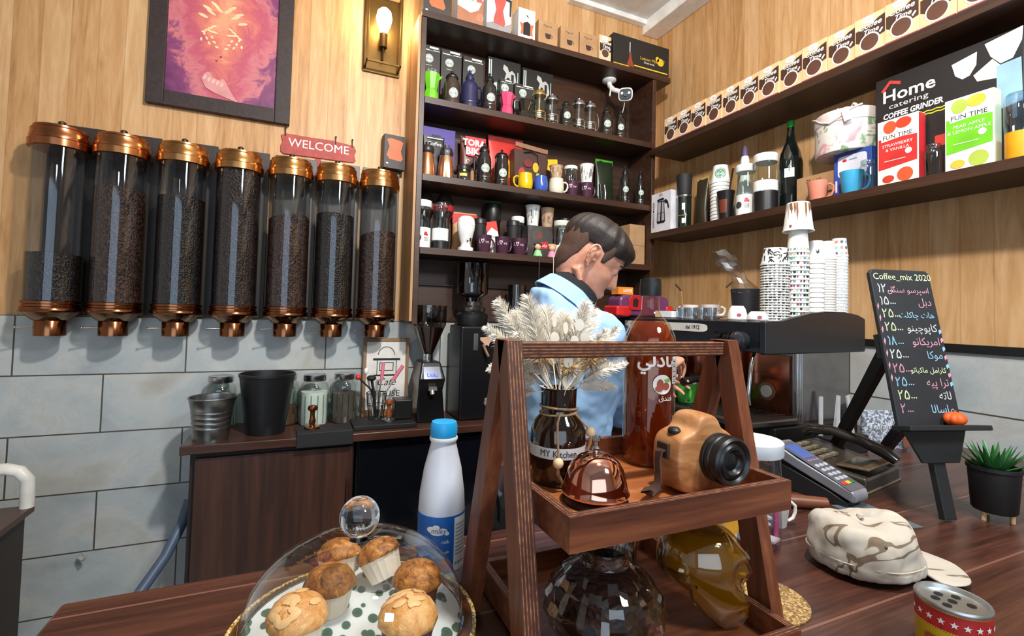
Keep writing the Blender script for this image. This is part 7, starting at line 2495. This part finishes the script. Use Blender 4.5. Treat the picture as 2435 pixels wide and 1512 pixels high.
# right hand lifted to the machine's panel, left hand holding the green cup
hand(body, WR, (.8, .42, .28), (.25, .15, -1), ((10, 12, 8), (38, 35, 20), (48, 45, 25), (55, 45, 25)), .12, None, 1)
hand(body, WL, (.93, -.28, -.02), (.1, -.85, -.4), ((18, 28, 18), (22, 30, 18), (28, 32, 20), (34, 34, 20)), .05, None, -1)
PV = V((.668, 1.21, .9))
for s in (-1, 1):
    hp = L(PV) + V((0, s * .09, 0))
    kn = V((hp.x + .03, hp.y + s * .015, .48))
    an = V((hp.x - .01, hp.y + s * .02, .09))
    body.tube([hp + V((0, 0, .06)), hp, hp.lerp(kn, .5), kn, kn.lerp(an, .35), an], [.075, .082, .07, .052, .052, .036], 16)
    body.tube([an + V((-.04, 0, -.035)), an + V((0, 0, -.03)), an + V((.08, 0, -.05)), an + V((.16, 0, -.066))], [.03, .034, .032, .018], 12)
def remesh(o, vox, smooth=3, disp=None):
    q = o.modifiers.new('remesh', 'REMESH')
    q.mode = 'VOXEL'
    q.voxel_size = vox
    q.use_smooth_shade = True
    if smooth:
        q = o.modifiers.new('smooth', 'SMOOTH')
        q.iterations = smooth
        q.factor = .5
    if disp:
        tx = bpy.data.textures.new('folds', 'CLOUDS')
        tx.noise_scale = disp[1]
        tx.noise_depth = 2
        q = o.modifiers.new('folds', 'DISPLACE')
        q.texture = tx
        q.strength = disp[0]
        q.mid_level = .5
remesh(obj('body', body, skin, pr), .0042, 4)
# eyes and brows
for s in (-1, 1):
    e = G()
    e.T = HM
    e.sph((.0745, s * .031, .1155), .012, n=16, m=12)
    obj('eye', e, mt('#d8d4ce', .2), pr)
    e = G()
    e.T = HM
    e.sph((.0838, s * .0305, .1135), .0045, n=12, m=8)
    obj('iris', e, mt('#2a1a12', .15), pr)
    e = G()
    e.T = HM
    e.tube([(.0935, s * .012, .1395), (.093, s * .028, .1445), (.08, s * .046, .1395)], [.0022, .0032, .0018], 8)
    obj('eyebrow', e, mt('#2a1b14', .8), pr)
# hair
HAIR, nt, b = base('dark_hair')
n1 = noise(nt, coords(nt, (60, 500, 60)), 3, 3, .6)
nt.links.new(ramp(nt, n1, [(.35, '#120b09'), (.6, '#241712'), (.8, '#37251d')]), b.inputs['Base Color'])
b.inputs['Roughness'].default_value = .5
bump(nt, b, n1, .5, .002)
FADE, nt, b = base('short_hair')
n1 = noise(nt, coords(nt), 700, 2, .6)
nt.links.new(ramp(nt, n1, [(.35, '#33211a'), (.55, '#50362a'), (.75, '#7a5644')]), b.inputs['Base Color'])
b.inputs['Roughness'].default_value = .75
bump(nt, b, n1, .5, .001)
def hairline(a, kind):
    """lowest height of the hair at azimuth a"""
    a = abs((a + PI) % (2 * PI) - PI)
    if kind == 'top':
        pts = ((0, .170), (.5, .168), (.95, .152), (1.3, .142), (1.9, .138), (2.5, .118), (3.15, .105))
    else:
        pts = ((0, .18), (.9, .172), (1.08, .15), (1.16, .112), (1.32, .11), (1.38, .138), (1.85, .14), (2.0, .10), (2.3, .055), (2.7, .034), (3.15, .028))
    for (x0, y0), (x1, y1) in zip(pts, pts[1:]):
        if a <= x1:
            return y0 + (y1 - y0) * (a - x0) / (x1 - x0)
    return pts[-1][1]
def hairmesh(kind, t0, t1, seed):
    rnd = random.Random(seed)
    g = G()
    g.T = HM
    n, m = 96, 18
    stra = [rnd.uniform(-.0035, .0035) for j in range(n)]
    stra = [(stra[j] + .5 * stra[j - 1]) * .7 for j in range(n)]
    rings = []
    for k in range(m + 1):
        u = k / m
        rg = []
        for j in range(n):
            a = 2 * PI * j / n
            zl = hairline(a, kind)
            z = zl + (.2245 - zl) * u
            off = t0 + (t1 - t0) * min(1, u * 2.2) ** .8
            if kind == 'top':
                fr_ = max(0, math.cos(a)) ** 3
                off += fr_ * .014 * (1 - abs(u - .35) * 1.1) + stra[j] * min(1, u * 4)
            p = head_pt(z, a, off * (1 if u < .97 else .6))
            p.z += (t1 * .95 * u ** 2) if kind == 'top' else 0
            if kind == 'top' and u < .25:
                p.z -= max(0, math.cos(a)) ** 2 * .012 * (1 - u * 4)
            rg.append(p)
        rings.append(rg)
    inner = []
    for k in range(m, -1, -1):
        u = k / m
        inner.append([head_pt(hairline(2 * PI * j / n, kind) + (.2245 - hairline(2 * PI * j / n, kind)) * u, 2 * PI * j / n, -.004) for j in range(n)])
    g.loft(rings + inner, cap=False, close=True)
    return g
ht = obj('hair', hairmesh('top', .003, .0125, 1), HAIR, pr, ang=120)
hs_ = obj('side_hair', hairmesh('side', .0012, .008, 2), FADE, pr, ang=80)
# clothing
SHIRT, nt, b = base('blue_cotton')
n1 = noise(nt, coords(nt), 900, 1)
n2 = noise(nt, coords(nt), 7, 3)
nt.links.new(ramp(nt, n2, [(.3, '#86abd2'), (.7, '#98bce0')]), b.inputs['Base Color'])
b.inputs['Roughness'].default_value = .85
bump(nt, b, n1, .15, .0005)
sh = G()
torso(sh, .014, 0, 9)
_ax = V((math.sin(R(36)) * math.cos(R(-14)), math.sin(R(36)) * math.sin(R(-14)), math.cos(R(36))))
_cl = L((.733, 1.205, 1.512))
def tring(c, r, n=28):
    sxv = V((math.cos(TY), math.sin(TY), 0))
    sxv = (sxv - _ax * sxv.dot(_ax)).normalized()
    syv = _ax.cross(sxv)
    return [c + sxv * r * math.cos(2 * PI * j / n) + syv * r * math.sin(2 * PI * j / n) for j in range(n)]
sh.loft([ring((.712, 1.205, 1.36), .12, .19, TY), ring((.712, 1.205, 1.425), .112, .165, TY), tring(_cl - _ax * .055, .112), tring(_cl - _ax * .022, .083), tring(_cl - _ax * .012, .07)])
arm(sh, SR, ER, tuple(V(ER).lerp(V(WR), .9)), 1.1, .004)
arm(sh, SLf, EL_, tuple(V(EL_).lerp(V(WL), .88)), 1.1, .004)
# loose folds at the elbow
for S, E, W in ((SR, ER, WR), (SLf, EL_, WL)):
    S, E, W = L(S), L(E), L(W)
    for u in (.55, .68, .82):
        c = S.lerp(E, u)
        sh.tube([c + (S - E).normalized().orthogonal() * .03 + V((0, 0, .01)), c + V((.03, -.03, 0)), c + V((.05, 0, -.02))], [.022, .024, .018], 8)
shirt = obj('shirt', sh, SHIRT, pr)
remesh(shirt, .0075, 4, (.022, .075))
# shoulder tab with its button on the sleeve
tb_ = G()
cE = L(SR).lerp(L(ER), .78)
n_ = V((-.45, -.85, .12)).normalized()
tb_.tube([cE + n_ * .066 + V((-.02, .01, .035)), cE + n_ * .067, cE + n_ * .064 + V((.03, -.01, -.035))], [.011, .011, .01], 10, flat=.25)
obj('sleeve_tab', tb_, SHIRT, pr)
tb_ = G()
tb_.sph(cE + n_ * .0705 + V((-.004, 0, .006)), .0062, n=12, m=8)
obj('button', tb_, mt('#7f94ac', .3), pr)
# collars: black inner one hugging the neck, blue one folded outside
ax = V((math.sin(R(36)) * math.cos(R(-14)), math.sin(R(36)) * math.sin(R(-14)), math.cos(R(36))))
col = L((.728, 1.206, 1.518))
def band(c, r0, r1, h, t, tilt_f, n=36, fold=False, sx=1.):
    sxv = V((math.cos(R(-12)), math.sin(R(-12)), 0))
    sxv = (sxv - ax * sxv.dot(ax)).normalized()
    syv = ax.cross(sxv)
    def rr(r, z, drop):
        return [c + sxv * r * math.cos(2 * PI * j / n) + syv * r * .95 * math.sin(2 * PI * j / n) + ax * (z - drop * max(0, math.cos(2 * PI * j / n))) for j in range(n)]
    return [rr(r0, 0, tilt_f * 1.2), rr(r1, h, tilt_f), rr(r1 + t, h + .002, tilt_f), rr(r0 + t, 0, tilt_f * 1.2)]
g = G().loft(band(col - ax * .004, .074, .0655, .038, .006, .006), cap=False, close=True)
obj('black_collar', g, mt('#15161c', .9), pr)
g = G().loft(band(col - ax * .036, .1, .079, .044, .006, .012), cap=False, close=True)
obj('shirt_collar', g, SHIRT, pr)
g = G()
torso(g, .017, 6, 10)
for s in (-1, 1):
    hp = L(PV) + V((0, s * .09, 0))
    kn = V((hp.x + .03, hp.y + s * .015, .48))
    an = V((hp.x - .01, hp.y + s * .02, .07))
    g.tube([hp + V((0, 0, .05)), hp, hp.lerp(kn, .5), kn, kn.lerp(an, .4), an], [.095, .1, .088, .07, .066, .058], 18)
remesh(obj('trousers', g, mt('#20222a', .8), pr), .012, 4, (.02, .08))
for s in (-1, 1):
    hp = L(PV) + V((0, s * .11, 0))
    g = G().loft([[(hp.x - .01 + x * l, hp.y + y * w_, z) for x, y in [(math.cos(2 * PI * j / 20), math.sin(2 * PI * j / 20)) for j in range(20)]] for l, w_, z in ((.0, .0, 0), (.11, .045, .0), (.115, .048, .02), (.1, .044, .05), (.06, .04, .08), (.045, .04, .1))])
    for v in g.b.verts:
        v.co.x += .05 * (1 - v.co.z / .12)
    obj('shoe', g, mt('#141414', .5), pr)
